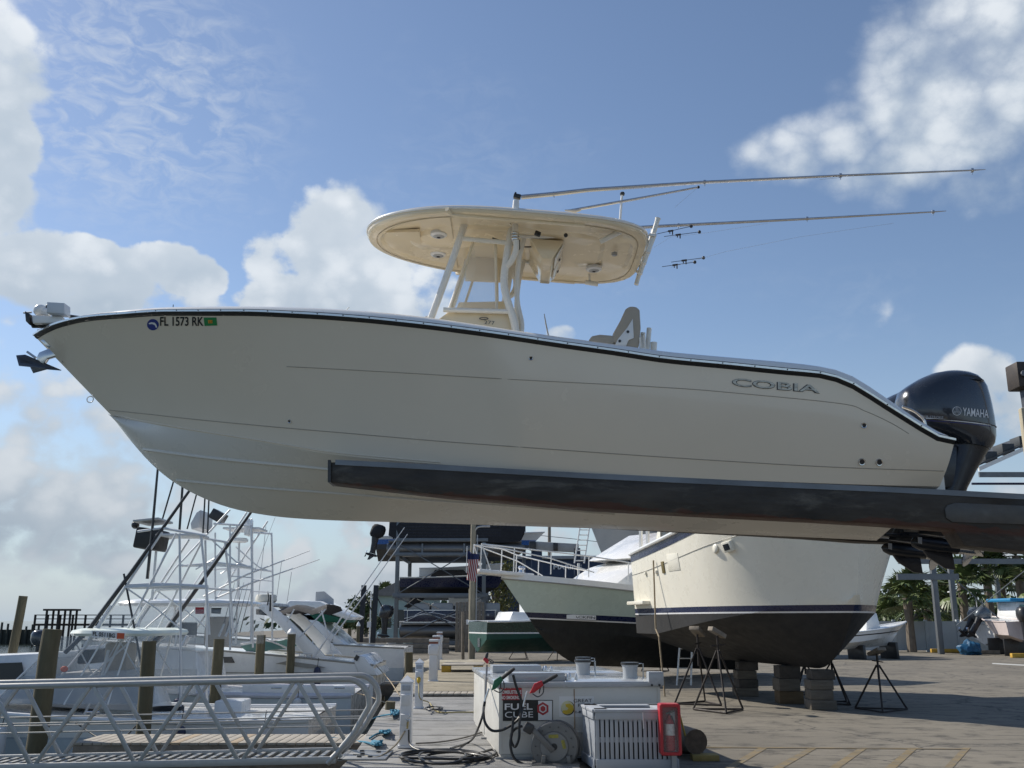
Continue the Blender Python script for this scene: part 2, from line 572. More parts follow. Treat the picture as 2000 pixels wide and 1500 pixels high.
for i in range(NU + 1):
    s, c = sheer_pts[i], cap_pts[i]
    a = sheer_pts[max(i-1, 0)]; b = sheer_pts[min(i+1, NU)]
    t = (b - a); t.z = 0; t.normalize(); o = Vector((t.y, -t.x, 0))
    inn = min(.24, max(0.0, (YC - c.y)))
    base = s + Vector((0, 0, .056))
    top = c
    row = [base + o * .012, base.lerp(top, .6) + o * .014, base.lerp(top, .92) + o * .002, top - o * min(.03, inn), top - o * inn * .9 + Vector((0, 0, .006)), top - o * inn + Vector((0, 0, -.02)), top - o * inn + Vector((0, 0, -.62 if i > 28 else -.05))]
    for q in row:
        q.y = min(q.y, YC)
    cap_rows.append(row)
cp = MB(); cp.grid(cap_rows); cp.grid([[mir(p) for p in r] for r in cap_rows])
gun = cp.build('gunwale_cap', gel_white, boat)
dk = MB()
dk.grid([[r[-1] + Vector((0, 0, .03)), mir(r[-1]) + Vector((0, 0, .03))] for r in cap_rows[29:]])
dk.build('cockpit_sole', gel_white, boat)
bd = MB()   # closed foredeck
bd.grid([[r[4], Vector((r[4].x, YC, r[4].z + .03)), mir(r[4])] for r in cap_rows[:30]])
bd.build('foredeck', gel_white, boat)
tw = MB()   # inner transom wall and top
e = cap_rows[-1]
tw.add([e[3], mir(e[3]), mir(ring[0]), ring[0]], [(0, 1, 2, 3)])
tw.build('transom_cap', gel_white, boat, smooth=False)

# creases, boot line, strakes: thin raised runs lying on the skin
def skin_line(bvh, pts, r, m, name, n=10, lift=0.0, parent=None):
    P = []
    for q in spline([(x, y, 0) for x, y in pts], n):
        w = on_skin(bvh, q.x, q.y, lift)
        if w is not None:
            P.append(w)
    mb = MB(); mb.tube(P, r, 6)
    P2 = [mir(p) for p in P]; mb.tube(P2, r, 6)
    return mb.build(name, m, parent or boat)
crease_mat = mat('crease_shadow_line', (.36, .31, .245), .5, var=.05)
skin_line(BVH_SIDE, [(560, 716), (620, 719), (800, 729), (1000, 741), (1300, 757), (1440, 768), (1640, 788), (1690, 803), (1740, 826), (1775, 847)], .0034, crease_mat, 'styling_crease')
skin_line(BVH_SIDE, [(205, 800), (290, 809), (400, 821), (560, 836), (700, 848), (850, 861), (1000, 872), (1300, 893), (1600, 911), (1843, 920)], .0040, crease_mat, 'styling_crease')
skin_line(BVH_SIDE, [(225, 811), (300, 826), (400, 843), (520, 862), (640, 882), (760, 894), (860, 903)], .007, gel_hull, 'chine_edge')
skin_line(BVH_BOT, [(280, 877), (330, 884), (400, 893), (500, 903), (600, 912), (700, 922)], .016, gel_bottom, 'hull_strake')
skin_line(BVH_BOT, [(345, 938), (400, 943), (500, 952), (640, 962), (800, 974), (1000, 988), (1200, 1004)], .014, gel_bottom, 'hull_strake')

# lettering and decals on the skin
def text_mesh(txt, size=1.0, bold=0.0, extr=0.0, space=1.0):
    cu = bpy.data.curves.new('lettering', 'FONT')
    cu.body = txt; cu.size = size; cu.offset = bold; cu.resolution_u = 4; cu.space_character = space
    cu.extrude = extr
    ob = bpy.data.objects.new('lettering', cu); col.objects.link(ob)
    dg = bpy.context.evaluated_depsgraph_get()
    me = bpy.data.meshes.new_from_object(ob.evaluated_get(dg))
    bpy.data.objects.remove(ob); bpy.data.curves.remove(cu)
    vs = [v.co.copy() for v in me.vertices]; fs = [tuple(p.vertices) for p in me.polygons]
    bpy.data.meshes.remove(me)
    xs = [v.x for v in vs]; ys = [v.y for v in vs]
    x0, x1, y0, y1 = min(xs), max(xs), min(ys), max(ys)
    vs = [Vector(((v.x - x0) / (x1 - x0), (v.y - y0) / (y1 - y0), v.z)) for v in vs]
    return vs, fs
def text_quad(txt, tl, tr_, bl, name, m, parent, lift=0.004, bold=0.0, bvh=None, space=1.0):
    """lettering stretched over the parallelogram top-left, top-right, bottom-left (pixels on a skin, or world points)"""
    vs, fs = text_mesh(txt, bold=bold, space=space)
    out = []
    for v in vs:
        if bvh is not None:
            x = bl[0] + (tr_[0] - tl[0]) * v.x + (tl[0] - bl[0]) * v.y
            y = bl[1] + (tr_[1] - tl[1]) * v.x + (tl[1] - bl[1]) * v.y
            out.append(on_skin(bvh, x, y, lift))
        else:
            TL, TR, BL = Vector(tl), Vector(tr_), Vector(bl)
            n = (TR - TL).cross(BL - TL).normalized()
            if n.dot(EYE - TL) < 0: n = -n
            out.append(BL + (TR - TL) * v.x + (TL - BL) * v.y + n * lift)
    mb = MB(); mb.add(out, fs)
    return mb.build(name, m, parent, smooth=False, weld=False, fix=False)
black_ink = mat('black_vinyl', (.012, .012, .013), .4, var=.1)
chrome_ink = mat('brushed_letter_chrome', (.30, .295, .28), .28, 1.0, var=.6, vs=30, stretch=(1, 1, 4))
dark_edge = mat('dark_letter_edge', (.06, .06, .06), .4)
text_quad('FL 1573 RK', (313, 618.5), (398, 618.5), (313, 636.5), 'registration_number', black_ink, boat, bvh=BVH_SIDE, bold=.02)
def skin_poly(bvh, pts, name, m, parent, lift=.003):
    mb = MB(); mb.add([on_skin(bvh, x, y, lift) for x, y in pts], [tuple(range(len(pts)))])
    return mb.build(name, m, parent, smooth=False, fix=False)
def ring_px(cx, cy_, rx, ry, n=24):
    return [(cx + rx*math.cos(2*math.pi*k/n), cy_ + ry*math.sin(2*math.pi*k/n)) for k in range(n)]
blue_sticker = mat('blue_sticker', (.02, .035, .22), .4, var=.05)
white_sticker = mat('white_sticker', (.75, .75, .75), .4, var=.03)
green_sticker = mat('green_sticker', (.02, .22, .06), .4, var=.05)
orange_sticker = mat('orange_sticker', (.75, .32, .03), .4, var=.05)
sk = skin_poly(BVH_SIDE, ring_px(299, 634, 11.5, 11), 'round_sticker', blue_sticker, boat, .003)
skin_poly(BVH_SIDE, [(291, 631), (296, 629), (303, 630), (306, 634), (307.5, 639), (305.5, 640), (303, 635), (298, 632.5), (292, 633)], 'state_outline', white_sticker, sk, .005)
sk = skin_poly(BVH_SIDE, [(398, 620), (423, 620), (424.5, 635.5), (400, 636.5)], 'validation_sticker', green_sticker, boat, .003)
skin_poly(BVH_SIDE, [(407, 625), (415, 625), (415.5, 631), (407.5, 631.3)], 'sticker_panel', orange_sticker, sk, .005)
text_quad('23', (408.5, 626), (414, 626), (408.5, 630.3), 'sticker_number', black_ink, sk, bvh=BVH_SIDE, lift=.007)
name_sh = text_quad('COBIA', (1429, 738), (1601, 753), (1429, 754), 'name_shadow', dark_edge, boat, bvh=BVH_SIDE, lift=.004, bold=.035)
text_quad('COBIA', (1430, 738.6), (1600, 753.2), (1430, 753.2), 'name_lettering', chrome_ink, boat, bvh=BVH_SIDE, lift=.009, bold=.008)

# through-hull fittings
def fitting(px, py, r):
    p = on_skin(BVH_SIDE, px, py, 0.0); q = on_skin(BVH_SIDE, px, py, .012)
    n = (q - p).normalized()
    mb = MB(); mb.lathe([(r*.72, .002), (r*.72, .010), (r*.95, .012), (r*1.05, .006), (r*1.1, -.004)], p, n, 16)
    o = mb.build('through_hull_fitting', steel, boat)
    mb = MB(); mb.lathe([(r*.74, .0005), (r*.74, .004)], p, n, 14); mb.build('fitting_hole', black_rubber, o)
for a in ((1037, 700, .018), (566, 823, .016), (1687, 831, .024), (1683, 902, .030), (1717, 903, .030)):
    fitting(*a)
# bow eye
p = cy(178, 780)
mb = MB(); c0 = p + Vector((-.01, 0, 0))
mb.tube([c0 + Vector((.032*math.cos(t), 0, .032*math.sin(t))) for t in np.linspace(0, 2*math.pi, 20, endpoint=False)], .006, 6, closed=True)
mb.build('bow_eye', steel, boat)

# ------------------------------------------------------------------ hardtop
TH = MB()
def top_z(X):
    return EYE.z + 3.815 - .085 * (X + .46)
TX0, TX1, THW = -1.50, 1.26, .91
def top_ring(f, dz, n=64, dx=0.0):
    out = []
    cx = (TX0 + TX1) / 2 + .1; hl = (TX1 - TX0) / 2
    for k in range(n):
        t = 2 * math.pi * k / n
        c, s = math.cos(t), math.sin(t)
        ex = 2.05 if c < 0 else 4.2
        r = (abs(c) ** ex + abs(s) ** ex) ** (-1 / ex)
        x, y = r * c, r * s
        x2 = x * hl * (1.0 if f == 1 else 1 - (1 - f) * THW / hl)
        # front half drawn out to a round nose
        if x2 < 0: x2 = x2 * (hl + .1) / hl
        X = cx + x2 + dx
        yy = y * THW * f
        crown = .05 * (1 - (y*f) ** 2)
        nose = -.05 * max(0, -c) ** 3
        out.append(Vector((X, YC - yy, top_z(X) + dz + crown * (1 if dz >= 0 else .5) + nose)))
    return out
TH.grid([top_ring(.001, .10), top_ring(.5, .095), top_ring(.85, .075), top_ring(.96, .05), top_ring(1.0, .018), top_ring(1.0, -.012), top_ring(.985, -.03), top_ring(.94, -.04), top_ring(.86, -.036), top_ring(.82, -.012), top_ring(.55, -.004), top_ring(.5, -.03), top_ring(.3, -.028), top_ring(.001, -.03)], closed_v=True)
hardtop = TH.build('hardtop', gel_cream, boat, angle=28)
mb = MB()
mb.tube(top_ring(1.004, .012), .014, 6, closed=True)
mb.build('hardtop_edge', gel_white, hardtop)
def under(px, py):
    """point on the underside of the hardtop"""
    d = ray(px, py); Y = 9.5
    for _ in range(12):
        p = EYE + d * (Y / d.y)
        z = top_z(p.x) - .03
        Y = (z - EYE.z) / d.z * d.y
    return EYE + d * (Y / d.y)
disc_grey = mat('light_lens_grey', (.35, .36, .37), .3)
for (x, y) in ((857, 458), (856, 496), (1160, 525)):
    p = under(x, y)
    mb = MB(); mb.lathe([(.001, -.022), (.05, -.024), (.075, -.018), (.085, -.008), (.085, .02)], p, (0, 0, 1), 22)
    o = mb.build('speaker', white_sticker, boat)
    mb = MB(); mb.lathe([(.001, -.030), (.045, -.029), (.058, -.022), (.058, -.01)], p, (0, 0, 1), 20); o2 = mb.build('speaker_grille', disc_grey, o)
    mb = MB(); mb.box(p + Vector((0, 0, -.034)), (.03, .016, .008)); mb.build('speaker_badge', black_plastic, o)
for (x, y) in ((839, 470), (1200, 497)):
    p = under(x, y); mb = MB(); mb.lathe([(.001, -.014), (.026, -.012), (.03, 0), (.03, .02)], p, (0, 0, 1), 14); mb.build('courtesy_light', disc_grey, boat)
p = under(816, 455)
mb = MB(); mb.box(p + Vector((0, 0, .002)), (.03, .09, .02)); mb.build('hatch_latch', gel_white, boat)
# hatch panel moulded into the underside
mb = MB(); mb.add([under(*q) for q in ((752, 449), (820, 447), (822, 472))] + [under(*q) + Vector((0, 0, -.03)) for q in ((752, 449), (820, 447), (822, 472))], [(0, 1, 2), (3, 4, 5), (0, 1, 4, 3), (1, 2, 5, 4), (2, 0, 3, 5)])
mb.build('hatch_panel', gel_cream, hardtop)
# side gutters moulded under the top's near and far edges
for sgn in (1, -1):
    mb = MB()
    P = spline([(X, YC - sgn * (THW - .10), top_z(X) - .038) for X in (-.62, -.45, 0, .45, .7)], 4)
    P[0] = P[0] + Vector((0, -sgn * .07, .02))
    mb.tube(P, .022, 8); mb.build('moulded_gutter', gel_cream, hardtop)
# moulding seams and a bundle of wires on the underside
seam_m = mat('cream_seam', (.42, .34, .22), .5)
MB().tube([p + Vector((0, 0, -.006)) for p in top_ring(.90, -.038)], .0035, 5, closed=True).build('underside_seam', seam_m, hardtop)
MB().tube([Vector((-.60, YC - q, top_z(-.6) - .022)) for q in np.linspace(-.70, .70, 12)], .004, 5).build('underside_seam', seam_m, hardtop)
MB().tube(spline([Vector((-.2, YC - .3, top_z(-.2) - .04)), Vector((.05, YC - .22, top_z(.05) - .07)), Vector((.2, YC - .2, top_z(.2) - .06)), Vector((.3, YC - .3, top_z(.3) - .05))], 6), .008, 5).build('wire_loom', black_plastic, boat)
# electronics box under the top
def slab(name, pts, vec, m, parent, bevel=.01):
    mb = MB(); mb.prism(pts, vec); return mb.build(name, m, parent, bevel=bevel)
bx = MB()
bx.prism([(.18, YC - .36, top_z(.2) - .03), (.52, YC - .36, top_z(.5) - .03), (.40, YC - .36, top_z(.4) - .24), (.30, YC - .36, top_z(.3) - .24)], (0, .74, 0))
ebox = bx.build('electronics_box', gel_cream, boat, bevel=.012)
n_face = Vector((.21, 0, -.12)).normalized()
for yy in (-.17, .17):
    mb = MB(); c = Vector((.475, YC + yy, top_z(.47) - .135))
    mb.box(c, (.012, .30, .17), Euler((0, R(29), 0)).to_matrix()); d = mb.build('access_door', gel_white, ebox, bevel=.004)
    mb = MB(); mb.box(c + Vector((.014, .09, 0)), (.01, .035, .02), (0, R(29), 0)); mb.build('door_latch', black_plastic, ebox)
for (x, y) in ((1050, 449), (1058, 520)):
    p = under(x, y); mb = MB(); mb.box(p + Vector((0, 0, -.04)), (.06, .03, .05), (0, .3, .2)); mb.build('spotlight', black_plastic, boat, bevel=.008)
p = under(1105, 454); mb = MB(); mb.ball(p + Vector((0, 0, -.03)), .022, 10, 6); mb.build('dome_camera', black_plastic, boat)

# ------------------------------------------------------------------ hardtop frame
fr = MB()
def pipe(pts, r, seg=10, n=6, name='frame_pipe', m=None, mirror=True, parent=None):
    P = spline(pts, n)
    o = MB().tube(P, r, seg).build(name, m or pipe_white, parent or boat)
    if mirror:
        MB().tube([mir(p) for p in P], r, seg).build(name, m or pipe_white, parent or boat)
    return o
OFF = .46
pipe([cy(838, 632, OFF), cy(872, 540, OFF), cy(911, 428, OFF)], .034)
pipe([cy(1010, 665, OFF), cy(1003, 625, OFF), cy(985, 560, OFF), cy(990, 500, OFF), cy(1003, 430, OFF)], .038)
pipe([cy(1016, 660, OFF-.12), cy(1019, 632, OFF-.12), cy(1010, 585, OFF-.12), cy(1012, 520, OFF-.12), cy(1022, 470, OFF-.12), cy(1036, 430, OFF-.12)], .026)
pipe([cy(866, 605, OFF), cy(1002, 609, OFF)], .024)
pipe([cy(903, 466, OFF), cy(990, 474, OFF)], .024)
pipe([cy(988, 522, OFF), cy(1000, 508, OFF+.06), cy(1008, 485, OFF+.10), cy(1007, 455, OFF+.12), cy(1006, 432, OFF+.12)], .030)
pipe([cy(1010, 460, OFF-.1), cy(1060, 462, OFF-.1), cy(1110, 457, OFF-.1), cy(1140, 444, OFF-.1)], .022)
# flanges where the frame meets top and deck
for (px, py, o_) in ((911, 432, OFF), (1003, 434, OFF), (1036, 434, OFF - .12), (1006, 436, OFF + .12)):
    q = cy(px, py, o_)
    for z_ in (q, mir(q)):
        fl_ = MB().lathe([(.062, -.008), (.062, .008), (.04, .012)], z_, (0, 0, 1), 14).build('frame_flange', pipe_white, boat)
        for t in (0.5, 2.1, 3.6, 5.2):
            MB().lathe([(.006, -.014), (.006, -.006)], z_ + Vector((.05*math.cos(t), .05*math.sin(t), 0)), (0, 0, 1), 6).build('flange_screw', dark_edge, fl_)
# rail clamp
p = cy(1006, 462, OFF+.12)
for dz in (-.03, .0, .03):
    mb = MB(); mb.lathe([(.04, -.01), (.042, 0), (.04, .01)], p + Vector((0, 0, dz)), (0, 0, 1), 12); mb.build('clamp_band', steel, boat)
mb = MB(); mb.box(cy(1014, 478, OFF), (.02, .03, .10)); mb.build('clamp_handle', black_plastic, boat, bevel=.006)

# ------------------------------------------------------------------ console, screen, seats
zc = lambda px, py, o=0.0: cy(px, py, o)
cons = MB()
x0 = zc(850, 640, .42); x1 = zc(1003, 640, .42)
zt = zc(920, 610, .42).z; zb = zc(920, 720, .42).z - .5
cons.prism([(x0.x - .02, YC - .42, zb), (x1.x + .02, YC - .42, zb), (x1.x + .02, YC - .42, zt - .02), (x1.x - .22, YC - .42, zt + .03), (x0.x + .16, YC - .42, zt + .04), (x0.x + .0, YC - .42, zt - .08)], (0, .84, 0))
console = cons.build('console', gel_cream, boat, bevel=.03)
text_quad('277', zc(946, 626, .43), zc(966, 628, .43), zc(946, 633, .43), 'model_number', dark_edge, console, lift=.01)
mb = MB(); mb.tube([zc(945, 622, .44) + Vector((.006*math.cos(t)*7, 0, .006*math.sin(t)*1.6)) for t in np.linspace(0, 6.28, 18, endpoint=False)], .004, 5, closed=True); mb.build('builder_badge', dark_edge, console)
mb = MB(); mb.box(zc(957, 611, .44), (.05, .04, .02)); mb.build('light_bracket', gel_cream, console, bevel=.005)
# forward console seat
mb = MB(); mb.prism([(x0.x - .42, YC - .36, zb), (x0.x - .03, YC - .36, zb), (x0.x - .03, YC - .36, zt - .02), (x0.x - .10, YC - .36, zt - .0), (x0.x - .2, YC - .36, zt - .10), (x0.x - .40, YC - .36, zt - .26)], (0, .72, 0))
mb.build('console_seat', gel_white, boat, bevel=.03)
# windscreen: clear panes in a frame under the hardtop
wx0, wx1 = zc(880, 603, .40).x, zc(925, 500, .40).x
wz0, wz1 = zt + .03, zc(925, 470, .40).z
glass_clear = mat('clear_screen', (.80, .86, .88), .05, var=.02, alpha=.22)
for yy in (.40, -.40):
    fr_ = MB(); P = [Vector((wx0, YC - yy, wz0)), Vector((wx1, YC - yy, wz1)), Vector((zc(968, 480, .40).x, YC - yy, wz1)), Vector((zc(970, 600, .40).x, YC - yy, wz0))]
    fr_.tube(P, .016, 6, closed=True); f = fr_.build('side_screen_frame', gel_cream, boat)
    mb = MB(); mb.add(P, [(0, 1, 2, 3)]); mb.build('side_screen_pane', glass_clear, boat, smooth=False)
mb = MB(); mb.add([(wx0, YC - .40, wz0), (wx1, YC - .40, wz1), (wx1, YC + .40, wz1), (wx0, YC + .40, wz0)], [(0, 1, 2, 3)]); mb.build('front_screen_pane', glass_clear, boat, smooth=False)
# cream panel behind the screen: helm overhead and lower dash
far = .34
mb = MB(); mb.prism([cy(916, 489, -far), cy(982, 489, -far), cy(978, 551, -far), cy(908, 548, -far)], (0, .03, 0)); mb.build('screen_upper_panel', gel_cream, boat, bevel=.008)
mb = MB(); mb.prism([cy(896, 590, -far), cy(985, 588, -far), cy(990, 612, -far), cy(888, 612, -far)], (0, .04, 0)); mb.build('dash_panel', gel_cream, boat, bevel=.008)
# leaning post
lp = MB(); sx0 = zc(1160, 690, .3).x
OFS = .42
def seat_side(pts, w, name, m, bev=.03, parent=None):
    P = [cy(x, y, OFS) for x, y in pts]
    mb = MB(); mb.prism([Vector((p.x, YC - OFS, p.z)) for p in P], (0, w, 0)); return mb.build(name, m, parent or boat, bevel=bev)
lpost = seat_side([(1172, 760), (1172, 672), (1262, 690), (1262, 775)], .84, 'leaning_post', gel_cream, .02)
for k in range(2):
    dy = .44 * k
    for (pts, nm, m) in (([(1150, 664), (1156, 656), (1172, 653), (1196, 655), (1200, 664), (1198, 674), (1152, 668)], 'seat_cushion', upholstery),
                         ([(1194, 668), (1198, 650), (1212, 625), (1222, 603), (1230, 597), (1244, 598), (1250, 605), (1252, 640), (1248, 680), (1222, 677)], 'seat_back', upholstery)):
        P = [cy(x, y, OFS) for x, y in pts]
        mb = MB(); mb.prism([Vector((p.x, YC - OFS + dy, p.z)) for p in P], (0, .38, 0)); mb.build(nm, m, lpost, bevel=.025)
P = [cy(x, y, OFS + .015) for x, y in ((1200, 676), (1207, 662), (1225, 640), (1236, 622), (1238, 660), (1228, 664), (1222, 678))]
mb = MB(); mb.prism([Vector((p.x, YC - OFS - .014, p.z)) for p in P], (0, .012, 0)); sp = mb.build('seat_side_plate', gel_white, lpost, bevel=.003)
for q in ((1226, 649), (1210, 667)):
    mb = MB(); p = cy(*q, OFS); mb.lathe([(.014, -.022), (.014, -.005)], Vector((p.x, YC - OFS, p.z)), (0, 1, 0), 10); mb.build('plate_badge', black_plastic, lpost)
for (a, b, r) in (((1264, 690), (1268, 641), .022), ((1252, 690), (1256, 650), .022), ((1276, 692), (1277, 669), .03)):
    mb = MB(); mb.cyl(cy(*a, OFS - .1), cy(*b, OFS - .1), r, r*1.1); mb.build('rod_holder', pipe_white, lpost)
MB().tube([cy(1254, 700, OFS), cy(1250, 660, OFS), cy(1258, 652, OFS), cy(1262, 700, OFS)], .012, 6).build('grab_rail', pipe_white, lpost)

# ------------------------------------------------------------------ rocket launchers, rod holders, outriggers, aerials
for k, (o, dx) in enumerate(((.62, 0), (.32, -2), (.02, -4), (-.3, -8))):
    a = cy(1247 + dx + k*1.0, 515 + k*1, o); b = a + Vector((.10, 0, .33))
    a = Vector((TX1 + .06, YC - o, top_z(TX1) - .20)); b = a + Vector((.11, 0, .36))
    mb = MB(); mb.tube([a, b - Vector((.006, 0, .02)), b], [.024, .024, .029], 12); mb.build('rocket_launcher', pipe_white, boat)
MB().tube([(TX1 + .07, YC - .66, top_z(TX1) - .03), (TX1 + .13, YC - .66, top_z(TX1) - .03), (TX1 + .13, YC + .36, top_z(TX1) - .03), (TX1 + .07, YC + .36, top_z(TX1) - .03)], .016, 8).build('launcher_bar', pipe_white, boat)
a = under(1175, 470); a = cy(1172, 472, .55); b = cy(1216, 450, .62)
MB().cyl(a, b, .026, .028).build('rod_holder', pipe_white, boat)
MB().cyl(cy(1143, 551, -.52), cy(1168, 555, -.52), .026, .026).build('rod_holder', pipe_white, boat)
MB().cyl(cy(1151, 535, -.52), cy(1152, 552, -.52), .012).build('holder_bracket', pipe_white, boat)
# outrigger poles with collars
def rigger(o, pts, rad, collars, base):
    P = [cy(x, y, o) for x, y in pts]
    n = len(P)
    og = MB().tube(P, rad, 8).build('outrigger_pole', alu, boat)
    for (x, y) in collars:
        p = cy(x, y, o)
        mb = MB(); mb.cyl(p - Vector((.012, 0, -.001)), p + Vector((.012, 0, .001)), .022, seg=10); mb.tube([p, p + Vector((0, 0, -.04))], .005, 5); mb.build('pole_collar', steel, og)
    return og
near_pole = rigger(.86, [(1018, 385), (1082, 379), (1150, 371), (1376, 356), (1640, 343), (1900, 332.5), (1925, 331)], [.024, .023, .021, .017, .012, .008, .003], [(1082, 379), (1376, 356), (1641, 343), (1898, 333)], None)
pb = MB(); pb.tube([cy(1007, 412, .86), cy(1008, 392, .86)], [.036, .03], 12); pb.build('outrigger_base', gel_white, boat)
mb = MB(); p = cy(1010, 384, .86); mb.box(p, (.07, .05, .045), (0, .2, 0)); mb.box(p + Vector((-.015, 0, .03)), (.02, .03, .03)); mb.build('outrigger_knuckle', black_plastic, boat, bevel=.008)
far_pole = rigger(-.86, [(1120, 452), (1285, 442), (1575, 427.5), (1820, 414), (1848, 412)], [.022, .019, .015, .009, .004], [(1325, 440), (1576, 427), (1822, 414)], None)
pb = MB(); pb.tube([cy(1118, 470, -.86), cy(1119, 452, -.86)], [.036, .03], 12); pb.build('outrigger_base', gel_white, boat)
sp = MB().tube([cy(1112, 411.5, .3), cy(1150, 405, .3), cy(1240, 389, .3), cy(1362, 366, .3)], [.014, .016, .015, .010], 8).build('centre_rigger_pole', alu, boat)
MB().ball(cy(1364, 365.5, .3), .016, 8, 6).build('pole_tip', black_plastic, sp)
MB().tube([cy(1103, 411, .3), cy(1124, 412, .3), cy(1134, 409, .3)], [.008, .022, .016], 8).build('pole_foot', alu_dull, sp)
aer = MB().tube([cy(1211, 432, .3), cy(1215, 380, .3)], .012, 8).build('gps_mast', gel_white, boat)
mb = MB(); mb.lathe([(.004, -.02), (.022, -.018), (.026, 0), (.02, .012), (.004, .016)], cy(1215.5, 378, .3), (0, 0, 1), 12); mb.build('gps_puck', black_plastic, aer)
MB().tube([cy(1063, 613, -.5), cy(1066, 632, -.5), cy(1072, 660, -.5)], [.004, .008, .008], 6).build('whip_aerial', grey_plastic, boat)
MB().tube([cy(674, 608, .3), cy(682, 600, .3)], .003, 5).build('whip_aerial', black_plastic, boat)
MB().tube([cy(338, 601, .7), cy(338.5, 595, .7)], .004, 5).build('deck_pin', black_plastic, boat)
# halyard lines and release clips
line_mat = mat('nylon_line', (.6, .62, .64), .4)
clip_mat = mat('release_clip', (.03, .03, .035), .4)
for (o, pts) in ((.84, [(1362, 367), (1318, 405)]), (-.84, [(1500, 436), (1378, 455), (1310, 463), (1250, 500), (1180, 540)]), (-.8, [(1745, 436), (1560, 463), (1415, 492), (1310, 522)]), (.84, [(1641, 347), (1600, 351)])):
    MB().tube([cy(x, y, o) for x, y in pts], .0014, 4).build('halyard_line', line_mat, boat)
for (a, b) in (((1283, 457), (1350, 442)), ((1297, 462), (1366, 453)), ((1311, 512), (1374, 503.5)), ((1293, 521), (1357, 512))):
    A_, B_ = cy(*a, -.84), cy(*b, -.84)
    mb = MB(); mb.tube([A_, B_], .0035, 5)
    M_ = A_.lerp(B_, .40)
    mb.cyl(M_ + Vector((-.03, 0, -.004)), M_ + Vector((.03, 0, .004)), .011, seg=6); mb.box(M_ + Vector((.02, 0, -.025)), (.012, .012, .04)); mb.box(M_ + Vector((-.01, 0, -.018)), (.01, .01, .03))
    mb.ball(B_, .02, 8, 6)
    mb.build('release_clip', clip_mat, boat)

# ------------------------------------------------------------------ bow gear: trolling motor, anchor
tm = MB()
tp = .14
MB().tube([cy(64, 634, tp), cy(140, 635, tp)], .036, 10).build('trolling_motor_bed', black_plastic, boat)
mb = MB(); mb.prism([cy(68, 619, .17), cy(128, 622, .17), cy(130, 634, .17), cy(70, 636, .17)], (0, -.07, 0)); tmh = mb.build('trolling_motor_cover', gel_white, boat, bevel=.012)
MB().prism([cy(56, 612, .17), cy(66, 618, .17), cy(66, 640, .17), cy(58, 632, .17)], (0, -.09, 0)).build('trolling_motor_cradle', black_plastic, boat, bevel=.01)
mb = MB(); mb.ball(cy(78, 606, .15), (.065, .055, .062), 14, 10); mb.tube([cy(78, 606, .15), cy(98, 612, .15)], [.05, .034], 10); mb.build('trolling_motor_pod', gel_white, boat)
mb = MB(); mb.ball(cy(94, 601, .13), (.03, .02, .045), 10, 8); mb.build('trolling_motor_propeller', black_plastic, boat)
MB().prism([cy(104, 598, .18), cy(138, 600, .18), cy(138, 621, .18), cy(103, 619, .18)], (0, -.14, 0)).build('trolling_motor_head', mat('pale_grey_plastic', (.62, .64, .66), .4), boat, bevel=.008)
MB().tube([cy(136, 618, .14), cy(180, 624, .1)], .02, 8).build('trolling_motor_shaft', black_plastic, boat)
MB().tube([cy(46, 611, .14), cy(62, 610, .14)], .010, 6).build('trolling_motor_fin', grey_plastic, boat)
# bow roller plate and anchor
dark_steel = mat('dark_galvanised_steel', (.12, .13, .15), .45, .7, var=.25, vs=6)
MB().prism([cy(78, 664, .06), cy(110, 660, .06), cy(112, 676, .06), cy(92, 678, .06)], (0, .12, 0)).build('bow_roller', steel, boat, bevel=.006)
MB().prism([cy(111, 676, .03), cy(133, 694, .03), cy(133, 706, .03), cy(122, 708, .03), cy(112, 690, .03)], (0, .06, 0)).build('bow_chafe_plate', black_plastic, boat, bevel=.004)
MB().prism([cy(133, 693, .035), cy(146, 706, .035), cy(133, 707, .035)], (0, .07, 0)).build('bow_plate', steel, boat, bevel=.003)
mb = MB(); mb.prism([cy(76, 688, .02), cy(96, 680, .02), cy(112, 682, .02), cy(112, 694, .02), cy(92, 700, .02), cy(84, 712, .02), cy(74, 706, .02), cy(71, 698, .02)], (0, .05, 0)); mb.build('anchor_shank', steel, boat, bevel=.006)
for sgn in (1, -1):
    mb = MB()
    A0 = [cy(43, 700, .0), cy(52, 696, 0), cy(120, 724.5, 0), cy(90, 721, 0), cy(52, 713, 0)]
    vs = [p + Vector((0, -sgn * w, zz)) for p, w, zz in zip(A0, (.12, .03, .0, .02, .15), (-.01, 0, 0, 0, -.05))]
    mb.prism(vs, (0, 0, .012)); mb.build('anchor_fluke', dark_steel, boat, bevel=.003)
MB().tube([cy(53, 687, 0), cy(70, 699, 0)], .012, 8).build('anchor_roll_bar', alu, boat)
